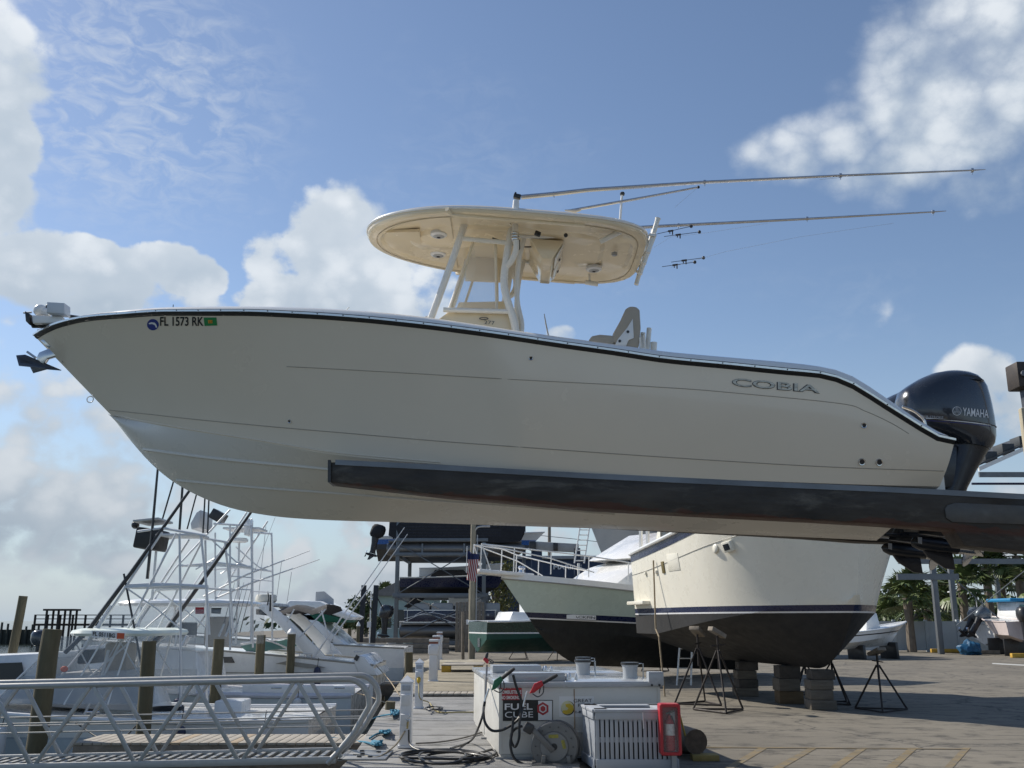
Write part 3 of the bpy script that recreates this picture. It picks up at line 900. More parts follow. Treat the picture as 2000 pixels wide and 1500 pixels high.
# ------------------------------------------------------------------ twin outboards
cowl_mat = mat('dark_blue_grey_paint', (.028, .034, .045), .22, .2, var=.10, vs=3, coat=.7)
cowl_low = mat('dark_blue_grey_satin', (.018, .021, .028), .35, .1, var=.15, vs=4, coat=.2)
def outboard(dy, detail=True):
    o = MB()
    Ym = .36                           # outlines are read on the near motor, then shifted
    def q(px, py, off=0.0):
        p = cy(px, py, Ym); return Vector((p.x, YC + dy - off, p.z))
    # cowling: stacked outlines front x, rear x at each height, as image rows
    rows_px = [(832, 1818, 1940), (845, 1828, 1941), (862, 1845, 1938), (876, 1858, 1929)]
    upper = [(726, 1862, 1884), (729, 1840, 1897), (735, 1812, 1908), (745, 1790, 1918), (756, 1772, 1924), (772, 1757, 1929), (790, 1752, 1933), (812, 1752, 1937)]
    allr = upper + [(832, 1756, 1940), (848, 1786, 1941), (862, 1838, 1939), (874, 1856, 1931)]
    wid = [.05, .11, .165, .205, .232, .255, .268, .272, .27, .245, .20, .17]
    secs = []
    for (y, xa, xb), w in zip(allr, wid):
        sec = []
        n = 28
        c = (xa + xb) / 2; hl = (xb - xa) / 2
        for k in range(n):
            t = 2 * math.pi * k / n
            cc, ss = math.cos(t), math.sin(t)
            ex = 2.8
            r = (abs(cc) ** ex + abs(ss) ** ex) ** (-1 / ex)
            tap = 1 - .22 * max(0, cc * r)
            # rows slope down aft like the cowling's parting line
            sec.append(q(c + hl * r * cc, y + 6 * r * cc * (1 if y > 760 else .3), w * r * ss * tap))
        secs.append(sec)
    mo = MB(); mo.grid(secs, closed_v=True)
    mo.add(secs[0], [tuple(range(28))]); mo.add(secs[-1], [tuple(range(28))])
    root = mo.build('outboard_motor', cowl_mat, boat, angle=50)
    # parting line and raised top vent
    mb = MB(); mb.tube([p + (p - sum(secs[8], Vector()) / 28) * .004 for p in secs[8]], .005, 5, closed=True); mb.build('cowling_seam', black_plastic, root)
    mb = MB(); mb.prism([q(1838, 746, .207), q(1870, 740, .192), q(1893, 742, .168), q(1908, 750, .155), q(1888, 750, .192)], (0, .02, 0)); mb.build('air_intake', black_plastic, root, bevel=.003)
    # midsection
    mid = []
    for (y, xa, xb, w) in ((868, 1858, 1934, .15), (885, 1856, 1924, .135), (915, 1846, 1906, .12), (950, 1836, 1888, .11), (985, 1822, 1876, .10), (1025, 1803, 1862, .085), (1046, 1792, 1856, .05)):
        sec = []
        for k in range(16):
            t = 2 * math.pi * k / 16
            sec.append(q((xa+xb)/2 + (xb-xa)/2 * math.cos(t) * (1.0), y + 4*math.cos(t), w * math.sin(t)))
        mid.append(sec)
    mb = MB(); mb.grid(mid, closed_v=True); mb.add(mid[-1], [tuple(range(16))]); mb.build('midsection', cowl_low, root, angle=60)
    mb = MB(); mb.prism([q(1796, 880, .1), q(1862, 872, .1), q(1858, 955, .1), q(1800, 960, .1)], (0, .2, 0)); mb.build('mounting_bracket', cowl_low, root, bevel=.02)
    # anti-ventilation plate, gearcase, skeg, propeller
    mb = MB(); mb.prism([q(1776, 1030, .11), q(1850, 1033, .14), q(1886, 1036, .13), q(1886, 1041, .13), q(1776, 1036, .11)], (0, .25, 0)); mb.build('anti_ventilation_plate', cowl_low, root, bevel=.004)
    a, b = q(1778, 1058), q(1870, 1070)
    mb = MB(); mb.tube([a, a.lerp(b, .06), a.lerp(b, .2), a.lerp(b, .6), b], [.006, .042, .066, .074, .062], 14); mb.build('gearcase', cowl_low, root)
    mb = MB(); mb.prism([q(1796, 1066, .018), q(1858, 1074, .018), q(1866, 1113, .008), q(1846, 1110, .008), q(1812, 1088, .016)], (0, .036, 0)); mb.build('skeg', cowl_low, root, bevel=.006)
    mb = MB(); mb.prism([q(1786, 1050, .077), q(1794, 1051, .08), q(1794, 1064, .08), q(1787, 1062, .077)], (0, .004, 0)); mb.build('water_pickup', grey_plastic, root)
    ax = (b - a).normalized()
    hubc = b + ax * .10
    mb = MB(); mb.lathe([(.058, -.10), (.056, .02), (.050, .12), (.040, .125)], hubc, ax, 16); prop = mb.build('propeller', steel, root)
    for k in range(3):
        t0 = 2 * math.pi * k / 3 + 2.2
        e1 = ax.orthogonal().normalized(); e2 = ax.cross(e1)
        rows = []
        for i in range(7):
            r = .05 + .125 * i / 6
            w = .095 * math.sin(math.pi * (.22 + .66 * i / 6))
            rr = []
            for j in range(6):
                s_ = (j / 5 - .5) * 2
                ang = t0 + s_ * w / r * .75 + .25 * i / 6
                rr.append(hubc + (e1 * math.cos(ang) + e2 * math.sin(ang)) * r + ax * (s_ * w * .8 + .02 * i / 6))
            rows.append(rr)
        mb = MB(); mb.grid(rows); mb.grid([[p + ax * .006 for p in r] for r in rows]); mb.build('propeller_blade', steel, root, fix=False)
    if detail:
        n = 3
        side = lambda px, py: q(px, py, 0)
        bm2 = bmesh.new(); bm2.from_mesh(root.data); bm2.transform(Matrix.Translation(org_of(root))); bvh = BVHTree.FromBMesh(bm2); bm2.free()
        text_quad('YAMAHA', (1880, 796), (1930, 801), (1880, 811.5), 'maker_lettering', white_sticker, root, bvh=bvh, lift=.004, bold=.012)
        text_quad('FOUR STROKE', (1795, 811), (1842, 813.5), (1795, 815.5), 'maker_lettering', grey_plastic, root, bvh=bvh, lift=.004)
        ringp = [on_skin(bvh, 1868.5 + 8.2*math.cos(t), 803 + 8.2*math.sin(t), .004) for t in np.linspace(0, 2*math.pi, 24, endpoint=False)]
        mb = MB(); mb.tube(ringp, .0028, 5, closed=True)
        for k in range(3):
            t = math.pi/2 + k*2*math.pi/3
            mb.tube([on_skin(bvh, 1868.5, 803, .004), on_skin(bvh, 1868.5 - 7.2*math.cos(t), 803 - 7.2*math.sin(t), .004)], .0018, 4)
            for s_ in (-.45, .45):
                mb.tube([on_skin(bvh, 1868.5 - 2.6*math.cos(t+s_*1.7), 803 - 2.6*math.sin(t+s_*1.7), .004), on_skin(bvh, 1868.5 - 6.4*math.cos(t+s_*.7), 803 - 6.4*math.sin(t+s_*.7), .004)], .0016, 4)
        mb.build('maker_emblem', white_sticker, root)
        for (y0, y1, th, m) in ((816, 829, 2.0, white_sticker), (820.5, 832, 1.0, blue_sticker)):
            P = [(1808 + (1934 - 1808) * i / 10, y0 + (y1 - y0) * (i / 10) ** 1.3) for i in range(11)]
            mb = MB(); mb.grid([[on_skin(bvh, x, y, .004), on_skin(bvh, x, y + th, .004)] for x, y in P]); mb.build('cowling_stripe', m, root, fix=False)
    return root
outboard(-.36); outboard(.37, False)
# transom grab rail
MB().tube(spline([cy(1762, 794, .95), cy(1785, 803, .95), cy(1803, 818, .95), cy(1808, 830, .95)], 5), .012, 6).build('transom_rail', steel, boat)

# ================================================================== forklift: forks, carriage and mast at the right
fork_mat = mat('worn_steel_fork', (.040, .032, .024), .58, .1, var=.7, vs=3.2, bump=.5, bs=22, dirt=((.12, .105, .082), .46, 3.4, .16), stretch=(.4, 1, 1.4))
fork_pad = mat('blue_grey_rubber_pad', (.17, .19, .21), .5, var=.4, vs=3, stretch=(.4, 1, 1))
def rust_fork():
    m = fork_mat
    T = NT(m.node_tree)
    b = m.node_tree.nodes['Principled BSDF']
    src = b.inputs['Base Color'].links[0].from_socket
    tcn = T.node('ShaderNodeTexCoord')
    n, _ = T.noise(T.v('MULTIPLY', tcn.outputs['Object'], (1.1, 1, 3.0)), 1.9, 7.0, .62)
    sp = T.node('ShaderNodeSeparateXYZ'); T.put(sp.inputs[0], tcn.outputs['Object'])
    # rust that has run along the lower edge (object space: the fork slopes down to its heel)
    pa, pb_ = at(870, 968, 8.26), at(1735, 1024, 8.26)
    sl_ = (pb_.z - pa.z) / (pb_.x - pa.x)
    edge = T.m('SUBTRACT', sp.outputs[2], T.m('MULTIPLY_ADD', sp.outputs[0], sl_, pa.z + sl_ * (4.6 - pa.x)))
    low = T.rng(edge, 0.0, .09, .24, -.14)
    f = T.m('MULTIPLY', T.rng(T.m('ADD', n, low), .60, .68, 0.0, .9, smooth=True), T.rng(edge, -.045, -.015, .12, 1.0))
    T.put(b.inputs['Base Color'], T.mix(f, src, (.075, .026, .013, 1)))
    
rust_fork()
lift = thing('boat_forklift', 'marina forklift with two long rusty steel forks holding up the cream boat', 'forklift', (4.6, YC, 0))
def fork(Y0, Y1, dz, name, heel=True):
    top = [(645, 903), (655, 902), (860, 912), (1160, 929), (1480, 944), (1735, 955), (2000, 969), (2060, 972), (2300, 984)]
    bot = [(2300, 1104), (2060, 1082), (1884, 1066), (1864, 1034), (1735, 1024), (1600, 1016), (1400, 1006), (1160, 993), (870, 968), (645, 942)]
    if not heel:
        bot = [(2300, 1052), (2060, 1040)] + bot[3:]
    P = [at(x, y, 8.26) for x, y in top + bot]
    def sh(p, Y, drop=0):
        return Vector((p.x, Y, p.z + dz - drop))
    nt = len(top)
    front = [sh(p, Y0) for p in P]
    back = [sh(p, Y1, .085 if i < nt else 0) for i, p in enumerate(P)]
    mb = MB(); n = len(P)
    mb.add(front + back, [tuple(reversed(range(n))), tuple(range(n, 2*n))] + [(i, (i+1) % n, n+(i+1) % n, n+i) for i in range(n)])
    f = mb.build(name, fork_mat, lift, bevel=.008, smooth=True)
    pad = MB()
    rows = []
    for i in range(1, nt):
        a, b = sh(P[i], Y0 - .006 if Y0 < Y1 else Y0 + .006), sh(P[i], Y1, .085)
        rows.append([a + Vector((0, 0, -.028 if i > 1 else -.025)), a + Vector((0, 0, .018)), b + Vector((0, 0, .018)), b + Vector((0, 0, -.01))])
    pad.grid(rows, closed_v=True); pad.add(rows[0], [(0, 1, 2, 3)]); pad.add(rows[-1], [(0, 1, 2, 3)])
    pad.build('fork_pad', fork_pad, f, angle=20)
    # end cap
    e = P[0]; e2 = P[-1]
    mb = MB(); mb.prism([sh(e, Y0 - .01, -.02) + Vector((-.02, 0, 0)), sh(e, Y1, .06) + Vector((-.02, 0, 0)), sh(e2, Y1) + Vector((-.02, 0, 0)), sh(e2, Y0 - .01) + Vector((-.02, 0, 0))], (.026, 0, 0)); mb.build('fork_tip_plate', black_plastic, f)
    return f
near_fork = fork(8.26, 8.52, 0, 'fork')
fork(10.74, 10.48, .07, 'fork', False)
# welded doubler plate near the heel
P = [at(x, y, 8.252) for x, y in ((1845, 994), (1850, 987), (1866, 982), (2050, 990), (2050, 1026), (1860, 1020), (1848, 1012))]
mb = MB(); mb.prism([Vector((p.x, 8.248, p.z)) for p in P], (0, .02, 0)); mb.build('doubler_plate', mat('plate_steel', (.10, .095, .088), .5, .4, var=.3, vs=3), near_fork, bevel=.004)
# carriage and mast
yel_grey = mat('faded_machine_paint', (.16, .155, .14), .5, var=.2, vs=2, dirt=((.11, .05, .03), .25, 3, .2))
zf = at(2000, 1020, 8.26).z
MB().span((5.95, 7.6, zf - .25), (6.1, 11.4, zf + .55)).build('carriage', yel_grey, lift, bevel=.02)
for yy in (8.72, 10.28):
    MB().span((6.12, yy - .1, .45), (6.34, yy + .1, 5.7)).build('mast_channel', yel_grey, lift, bevel=.01)
MB().span((6.14, 8.62, 5.1), (6.32, 10.38, 5.3)).build('mast_cross_member', yel_grey, lift, bevel=.01)
p = at(1989, 736, 8.0)
MB().box((p.x + .06, 8.0, p.z), (.23, .2, .22)).build('load_back_bracket', mat('brown_steel', (.055, .045, .04), .6, .3, var=.3, vs=5), lift, bevel=.012)
mb = MB(); mb.cyl((p.x - .01, 7.89, p.z), (p.x - .01, 7.87, p.z), .028, seg=10); mb.build('bracket_bolt', dark_steel, lift)
a, b = at(1998, 762, 8.0), at(2000, 1010, 8.0)
MB().bar(Vector((a.x + .02, 8.02, a.z)), Vector((a.x + .04, 8.02, zf)), .05, .05).build('backrest_post', dark_steel, lift)
a, b = at(1994, 797, 7.95), at(1998, 948, 7.95)
board_mat = mat('weathered_bumper_board', (.42, .37, .27), .8, var=.3, vs=6, bump=.4, bs=30, stretch=(3, 3, .5))
mb = MB(); mb.box(Vector((a.x + .035, 7.95, (a.z + b.z) / 2)), (.10, .06, abs(a.z - b.z))); bb = mb.build('bumper_board', board_mat, lift, bevel=.015)
for t in (.25, .5, .78):
    pz = a.z + (b.z - a.z) * t
    MB().cyl((a.x + .012, 7.922, pz), (a.x + .012, 7.914, pz), .012, seg=8).build('board_bolt', dark_steel, bb)
MB().span((6.35, 8.3, .5), (8.8, 10.7, 1.5)).build('chassis', yel_grey, lift, bevel=.06)
for xx in (6.7, 8.4):
    for yy in (8.1, 10.9):
        mb = MB(); mb.lathe([(.25, -.2), (.5, -.19), (.55, -.12), (.55, .12), (.5, .19), (.25, .2)], (xx, yy, .55), (0, 1, 0), 24); w = mb.build('wheel', black_rubber, lift)
        mb = MB(); mb.lathe([(.001, -.16), (.24, -.16), (.24, .16), (.001, .16)], (xx, yy, .55), (0, 1, 0), 16); mb.build('wheel_rim', yel_grey, lift)
# ================================================================== setting: water, yard, dock
WZ = -1.1
def ground_mat(name, base, stain, light, sc=1.0, crack=True):
    m = bpy.data.materials.new(name); m.use_nodes = True
    T = NT(m.node_tree); b = m.node_tree.nodes['Principled BSDF']
    tcn = T.node('ShaderNodeTexCoord'); v = tcn.outputs['Object']
    n1, _ = T.noise(v, .22 * sc, 6, .6); n2, _ = T.noise(v, 1.7 * sc, 8, .68); n3, _ = T.noise(T.v('MULTIPLY', v, (.16, 1, 1)), 5 * sc, 8, .72)
    c = T.mix(T.rng(n1, .35, .68, 0, .8, True), (*base, 1), (*light, 1))
    c = T.mix(T.rng(n2, .49, .68, 0, .8, True), c, (*stain, 1))
    c = T.mix(T.rng(n3, .53, .66, 0, .75, True), c, (*[q * .55 for q in stain], 1))
    n5, _ = T.noise(v, 60 * sc, 3, .7)
    c = T.scale(c, T.rng(n5, .25, .75, .82, 1.18))
    if crack:
        vo = T.node('ShaderNodeTexVoronoi', feature='DISTANCE_TO_EDGE'); vo.inputs['Scale'].default_value = .33 * sc
        T.put(vo.inputs['Vector'], T.v('ADD', v, T.scale(T.noise(v, 1.1, 5, .65)[1], .9)))
        c = T.mix(T.rng(vo.outputs['Distance'], .003, .012, .8, 0), c, (.04, .038, .035, 1))
    T.put(b.inputs['Base Color'], c)
    b.inputs['Roughness'].default_value = .86
    bn = T.node('ShaderNodeBump'); bn.inputs['Strength'].default_value = .5; bn.inputs['Distance'].default_value = .02
    T.put(bn.inputs['Height'], n5); T.put(b.inputs['Normal'], bn.outputs[0])
    MATS[name] = m
    return m
yard_mat = ground_mat('yard_concrete', (.155, .138, .110), (.055, .050, .042), (.225, .20, .158))
dock_grey = ground_mat('dock_grey_concrete', (.23, .228, .222), (.14, .136, .128), (.30, .298, .29), 1.4, False)
dock_tan = ground_mat('dock_tan_concrete', (.27, .235, .17), (.16, .14, .10), (.33, .29, .215), 1.4, False)
gravel_mat = ground_mat('crushed_shell_gravel', (.38, .34, .26), (.2, .18, .13), (.46, .42, .34), 6, False)
wall_mat = mat('seawall_concrete', (.17, .16, .14), .85, var=.25, vs=1.5, dirt=((.06, .06, .045), .4, 1.2, .3))
wood_grey = mat('weathered_timber', (.20, .17, .135), .85, var=.35, vs=5, bump=.5, bs=25, stretch=(1, 1, 1), dirt=((.09, .08, .06), .3, 3, .3))
wood_plank = mat('silvered_planks', (.33, .30, .255), .85, var=.25, vs=4, bump=.4, bs=25, dirt=((.19, .16, .12), .25, 3, .3))
wood_tan = mat('tan_planks', (.36, .28, .19), .8, var=.2, vs=4, bump=.3, bs=25)
pile_mat = mat('green_brown_piling', (.115, .10, .06), .85, var=.35, vs=4, bump=.8, bs=18, stretch=(1.5, 1.5, .25), dirt=((.05, .055, .025), .45, 2.2, .3))
def water_mat():
    m = bpy.data.materials.new('harbour_water'); m.use_nodes = True
    T = NT(m.node_tree); b = m.node_tree.nodes['Principled BSDF']
    tcn = T.node('ShaderNodeTexCoord'); v = tcn.outputs['Object']
    b.inputs['Base Color'].default_value = (.045, .062, .058, 1)
    b.inputs['Roughness'].default_value = .08
    b.inputs['IOR'].default_value = 1.33
    n1, _ = T.noise(T.v('MULTIPLY', v, (1, .6, 1)), 1.4, 5, .6, .5); n2, _ = T.noise(v, 7, 3, .6)
    bn = T.node('ShaderNodeBump'); bn.inputs['Strength'].default_value = .55; bn.inputs['Distance'].default_value = .12
    T.put(bn.inputs['Height'], T.m('MULTIPLY_ADD', n2, .25, n1)); T.put(b.inputs['Normal'], bn.outputs[0])
    return m
w = MB().add([(-3000, -60, WZ), (3000, -60, WZ), (3000, 5000, WZ), (-3000, 5000, WZ)], [(0, 1, 2, 3)]).build('water', water_mat(), kind='structure', smooth=False)
LAND = [(-2.2, -60), (-2.2, 15), (-2.75, 22), (-3.9, 39), (-4.4, 46), (-13.5, 47.5), (-14.5, 78), (-45, 150), (-60, 900), (1500, 900), (1500, -60)]
yard = MB().prism([(x, y, -2.0) for x, y in LAND], (0, 0, 2.0)).build('yard', yard_mat, kind='structure', smooth=False)
def edge_x(Y):
    return float(np.interp(Y, [13, 15, 22, 39, 46], [-2.15, -2.2, -2.75, -3.9, -4.4]))
# dock deck: slabs with open joints, lying on the yard's edge
y = 12.0; k = 0
while y < 45:
    L = 1.25 if y < 26 else 1.9
    xa, xb = edge_x(y) - .06, edge_x(y + L) - .06
    wd = 3.1 if y < 26 else 3.4
    z = .045 + (.03 if y > 26.2 else 0) + .004 * math.sin(k * 2.1)
    MB().prism([(xa, y + .012, 0.004), (xa + wd, y + .012, .004), (xb + wd, y + L - .012, .004), (xb, y + L - .012, .004)], (0, 0, z)).build('dock_slab', dock_grey if y < 26 else dock_tan, yard, local=True, bevel=.008)
    y += L; k += 1
# short run of cross planks at the change of level
for k in range(11):
    x = edge_x(25.4) + .45 + k * .165
    MB().box((x, 25.75, .105), (.15, .75, .05)).build('plank', wood_plank, yard, local=True, bevel=.006)
MB().span((edge_x(46) + .3, 44.2, 0.004), (edge_x(46) + 3.2, 49.5, .05)).build('gravel_patch', gravel_mat, yard, local=True)
# faded yellow bay stripes
stripe_mat = mat('faded_yellow_paint', (.20, .15, .075), .8, var=.35, vs=3, dirt=((.15, .135, .11), .75, 5, .3))
for (xa, xb, xc, xd) in ((1482, 1500, 1405, 1425), (1580, 1597, 1498, 1520), (1678, 1695, 1610, 1632), (1776, 1793, 1722, 1744), (1881, 1896, 1838, 1856)):
    q = [ground(xa, 1461), ground(xb, 1461), ground(xd, 1506), ground(xc, 1506)]
    MB().add([(p.x, p.y, .005) for p in q], [(0, 1, 2, 3)]).build('painted_stripe', stripe_mat, yard, local=True, smooth=False)
q = [ground(1350, 1459.5), ground(1890, 1463), ground(1890, 1464.4), ground(1350, 1461)]
MB().add([(p.x, p.y, .009) for p in q], [(0, 1, 2, 3)]).build('painted_stripe', stripe_mat, yard, local=True, smooth=False)
q = [ground(1938, 1295), ground(2010, 1299), ground(2010, 1301), ground(1938, 1297)]
MB().add([(p.x, p.y, .005) for p in q], [(0, 1, 2, 3)]).build('painted_line', mat('worn_white_paint', (.5, .5, .47), .8, var=.2), yard, local=True, smooth=False)

# finger piers: planks on dark stringers
def finger(x0, x1, y0, y1, z, pw, label, m=wood_plank, skew=0.0):
    root = thing('finger_pier', label, 'pier', ((x0 + x1) / 2, (y0 + y1) / 2, z))
    n = int(abs(x1 - x0) / pw)
    for k in range(n):
        x = x0 + (k + .5) * (x1 - x0) / n
        MB().box((x, (y0 + y1) / 2 + random.uniform(-.015, .015), z - .02), (pw - .012, (y1 - y0), .04)).build('plank', wood_tan if (m is wood_plank and random.random() < .07) else m, root, bevel=.004)
    for yy in (y0 + .06, y1 - .06):
        MB().span((x0, yy - .05, z - .38), (x1, yy + .05, z - .042)).build('stringer', wood_grey, root, bevel=.008)
    for xx in np.arange(x0 + .4, x1, 2.4):
        MB().cyl((xx, (y0 + y1) / 2, WZ - .6), (xx, (y0 + y1) / 2, z - .1), .13, seg=10).build('support_pile', pile_mat, root)
    return root
finger(-6.95, -2.35, 16.3, 17.5, .02, .15, 'weathered plank finger pier with dark side beam just behind the gangway')
finger(-9.6, -3.75, 33.2, 34.6, -.12, .2, 'dark finger pier behind the moored cruiser with the radar arch')
finger(-12.5, -4.0, 40.8, 42.2, .05, .2, 'dark finger pier in front of the small white skiff')

# pilings
def piling(px, ytop, Y, d, label, cap=False, lean=(0, 0), zb=WZ - .5):
    t = at(px, ytop, Y)
    b = Vector((t.x + lean[0], t.y + lean[1], zb))
    root = thing('mooring_piling', label, 'piling', (b.x, b.y, zb), 'mooring pilings in the basin')
    P = [b.lerp(t, f) + Vector((random.uniform(-.008, .008), random.uniform(-.008, .008), 0)) for f in np.linspace(0, 1, 9)]
    MB().tube(P, [d / 2 * (1.06 - .08 * f) for f in np.linspace(0, 1, 9)], 14).build('post', pile_mat, root)
    if cap:
        MB().lathe([(d*.57, -.02), (d*.58, .03), (d*.3, .13), (.004, .2)], t, (0, 0, 1), 14).build('cone_cap', white_paint, root)
    return root
piling(102, 1229, 17.0, .31, 'thick greenish piling standing close behind the left gangway rail', lean=(-.10, 0))
piling(46, 1164, 28.0, .24, 'tall leaning piling at far left against the open water', lean=(-.35, 0))
piling(292, 1252, 18.9, .26, 'brown piling in front of the clear vinyl cockpit enclosure', lean=(.05, 0))
piling(428, 1248, 24.8, .26, 'piling right of the boarding ladders of the fishing boats')
piling(510, 1240, 30.2, .27, 'piling standing before the cruiser windscreen, left of the capped one')
piling(570, 1237, 31.0, .25, 'white capped piling in front of the cruiser radar arch', cap=True)
piling(604, 1236, 36.0, .24, 'second white capped piling beside the radar arch foot', cap=True)
piling(656, 1236, 38.0, .18, 'thin dark piling next to the slatted engine vent')
piling(683, 1228, 44.0, .18, 'thin brown piling left of the small white skiff')
piling(700, 1222, 47.0, .16, 'white capped slim piling left of the small white skiff', cap=True)
piling(799, 1274, 36.5, .30, 'short brown piling behind the white power pedestals')
piling(762, 1370, 21.8, .22, 'stub of a piling at the dock edge by the blue ropes')

# ------------------------------------------------------------------ gangway
gang_mat = mat('satin_aluminium_rail', (.40, .40, .39), .45, .35, var=.08, vs=4)
gw = thing('gangway', 'aluminium gangway with round handrails and crossed side braces at lower left', 'gangway', (-4.5, 14.5, 0))
def gz(x, top):            # slopes gently down to the left
    return (1.09 if top else .04) + .021 * (x + 3.5)
for Y in (14.0, 15.0):
    xe = -2.28
    P = [(-9.2, Y, gz(-9.2, True)), (-6, Y, gz(-6, True)), (xe - .2, Y, gz(xe - .2, True))]
    P += [(xe + .32*math.sin(t) , Y, gz(xe, True) - .32 + .32*math.cos(t)) for t in np.linspace(0.15, 1.75, 10)]
    P += [(xe + .12, Y, .40), (xe - .1, Y, .14), (xe - .22, Y, .02)]
    MB().tube(P, .042, 12).build('handrail', gang_mat, gw)
    MB().bar((-9.2, Y, gz(-9.2, False)), (xe - .1, Y, gz(xe, False)), .06, .09).build('bottom_chord', gang_mat, gw, bevel=.008)
    for zz in (.48, .60):
        MB().tube([(-9.2, Y + .02, zz + .021 * (-9.2 + 3.5)), (xe + .24, Y + .02, zz + .021 * 1.2)], .011, 6).build('mid_rail', gang_mat, gw)
    off = 0.0 if Y < 14.5 else -.05
    x = -2.98 + off
    while x > -9.2:
        t = Vector((x, Y, gz(x, True) - .03))
        for sx in (-.68, .68):
            if x + sx * .98 > xe + .1: continue
            MB().bar(t + Vector((.03 * (1 if sx > 0 else -1), 0, 0)), (x + sx * .98, Y, gz(x + sx, False) + .03), .05, .05, up=(0, 1, 0)).build('brace', gang_mat, gw, bevel=.006)
        x -= 1.40
grate = mat('grating_grey', (.34, .34, .33), .5, .6, var=.1)
for k in range(44):
    x = -2.34 - k * .155
    MB().box((x, 14.5, gz(x, False) - .0), (.06, .94, .03)).build('grating_bar', grate, gw)
MB().span((-2.36, 14.03, .055), (-1.72, 14.97, .075)).build('landing_plate', grate, gw, bevel=.004)
for (a, b) in ((-2.1, 14.2), (-1.95, 14.2), (-2.1, 14.5), (-1.9, 14.7), (-2.15, 14.8)):
    MB().lathe([(.035, 0), (.03, .02), (.006, .022)], (a, b, .075), (0, 0, 1), 10).build('plate_bolt', black_plastic, gw)

# ------------------------------------------------------------------ power pedestals
ped_white = mat('pedestal_white', (.68, .69, .71), .4, var=.05, vs=3, dirt=((.48, .47, .44), .15, 4, .25))
def pedestal(X, Y, h, w, label, kind=0):
    root = thing('power_pedestal', label, 'power pedestal', (X, Y, .05), 'power pedestals along the dock')
    b = Vector((X, Y, .05))
    MB().box(b + Vector((0, 0, (h - .1) / 2)), (w, w * 1.1, h - .1), taper=(.97, .97)).build('post', ped_white, root, bevel=.01)
    MB().box(b + Vector((0, 0, .02)), (w * 1.25, w * 1.3, .04)).build('base_flange', ped_white, root, bevel=.01)
    if kind == 0:
        t = b + Vector((0, 0, h - .1)); q = w * .56
        MB().add([t + Vector((sx*q, sy*q, 0)) for sx, sy in ((-1, -1), (1, -1), (1, 1), (-1, 1))] + [t + Vector((sx*q, sy*q, .02)) for sx, sy in ((-1, -1), (1, -1), (1, 1), (-1, 1))] + [t + Vector((0, 0, .11))], [(3, 2, 1, 0), (0, 1, 5, 4), (1, 2, 6, 5), (2, 3, 7, 6), (3, 0, 4, 7), (4, 5, 8), (5, 6, 8), (6, 7, 8), (7, 4, 8)]).build('pyramid_cap', ped_white, root, smooth=False)
        MB().box(b + Vector((0, -w*.56, h - .17)), (w*.72, .015, .075)).build('lamp_window', mat('grey_lens', (.36, .38, .42), .3), root, bevel=.004)
        for dz in (.28, .56):
            MB().box(b + Vector((-.005, -w*.60, h - dz - .06)), (w*.78, .045, .16), (R(12), 0, 0)).build('socket_cover', ped_white, root, bevel=.008)
    else:
        MB().box(b + Vector((0, 0, h - .13)), (w*1.02, w*1.12, .055)).build('brown_band', mat('brown_lens', (.22, .06, .03), .35), root, bevel=.004)
        MB().box(b + Vector((0, 0, h - .06)), (w*1.1, w*1.2, .07)).build('cap', ped_white, root, bevel=.02)
        MB().box(b + Vector((0, -w*.1, h - .34)), (w*1.25, w*1.15, .3)).build('socket_housing', ped_white, root, bevel=.03)
    return root
p1 = ground(792, 1467); p2 = ground(817.5, 1389)
pedestal(p1.x, p1.y, 1.03, .18, 'nearest white power pedestal with pointed cap and hose tap')
pd2 = pedestal(p2.x, p2.y, 1.04, .17, 'second white pointed pedestal with a yellow shore power plug')
p = Vector((p2.x, p2.y - .10, .70))
MB().lathe([(.03, 0), (.045, .03), (.04, .09), (.02, .12)], p, (0, -.5, -.85), 12).build('yellow_plug', mat('yellow_plastic', (.62, .40, .02), .4), pd2)
for (x, y, h, lab) in ((846, 1335, 1.30, 'front white pedestal with brown banded top'), (851.5, 1312, 1.32, 'middle one of the brown banded white pedestals'), (858, 1290, 1.33, 'farthest brown banded white pedestal beside the gravel')):
    q = ground(x, y); pedestal(q.x, q.y, h, .26, lab, 1)
# tap and cable on the first pedestal
tap = thing('hose_tap', 'brass hose tap on the nearest power pedestal', 'tap', (p1.x + .04, p1.y - .12, .35))
MB().tube([(p1.x + .04, p1.y - .08, .42), (p1.x + .04, p1.y - .17, .42), (p1.x + .04, p1.y - .20, .34)], .016, 8).build('spout', mat('brass', (.35, .27, .12), .4, .8), tap)
MB().tube([(p1.x + .04 + .035*math.cos(t), p1.y - .13, .48 + .035*math.sin(t)) for t in np.linspace(0, 6.28, 12, endpoint=False)], .007, 5, closed=True).build('wheel', steel, tap)

# ------------------------------------------------------------------ hoses, cords and ropes on the dock
def cable(pts, r, m, name, label, cat, n=10, grp=None):
    mb = MB().tube(spline(pts, n), r, 7)
    o = mb.build(name, m); tag(o, label, cat, grp); return o
hose_mat = mat('black_hose', (.018, .018, .018), .45, var=.2, vs=6)
def gp(px, py, z=.075):
    q = ground(px, py, z); return (q.x, q.y, z)
pts = []
for k in range(90):
    t = k / 89
    a = t * 2 * math.pi * 5.2
    rx = 70 + 26 * math.sin(a * .37 + 1); ry = 10 + 5 * math.sin(a * .53)
    pts.append(gp(868 + rx * math.cos(a) + 10 * math.sin(a * .21), 1477 + ry * math.sin(a), .075 + .012 * k / 20 + .008 * math.sin(a * 3)))
pts += [gp(940, 1470, .1), gp(962, 1464, .1), gp(968, 1472, .08), gp(950, 1478, .08), gp(910, 1479, .09)]
cable(pts, .017, hose_mat, 'hose_coil', 'heap of black fuel hose coiled on the dock before the tank', 'hose', 4)
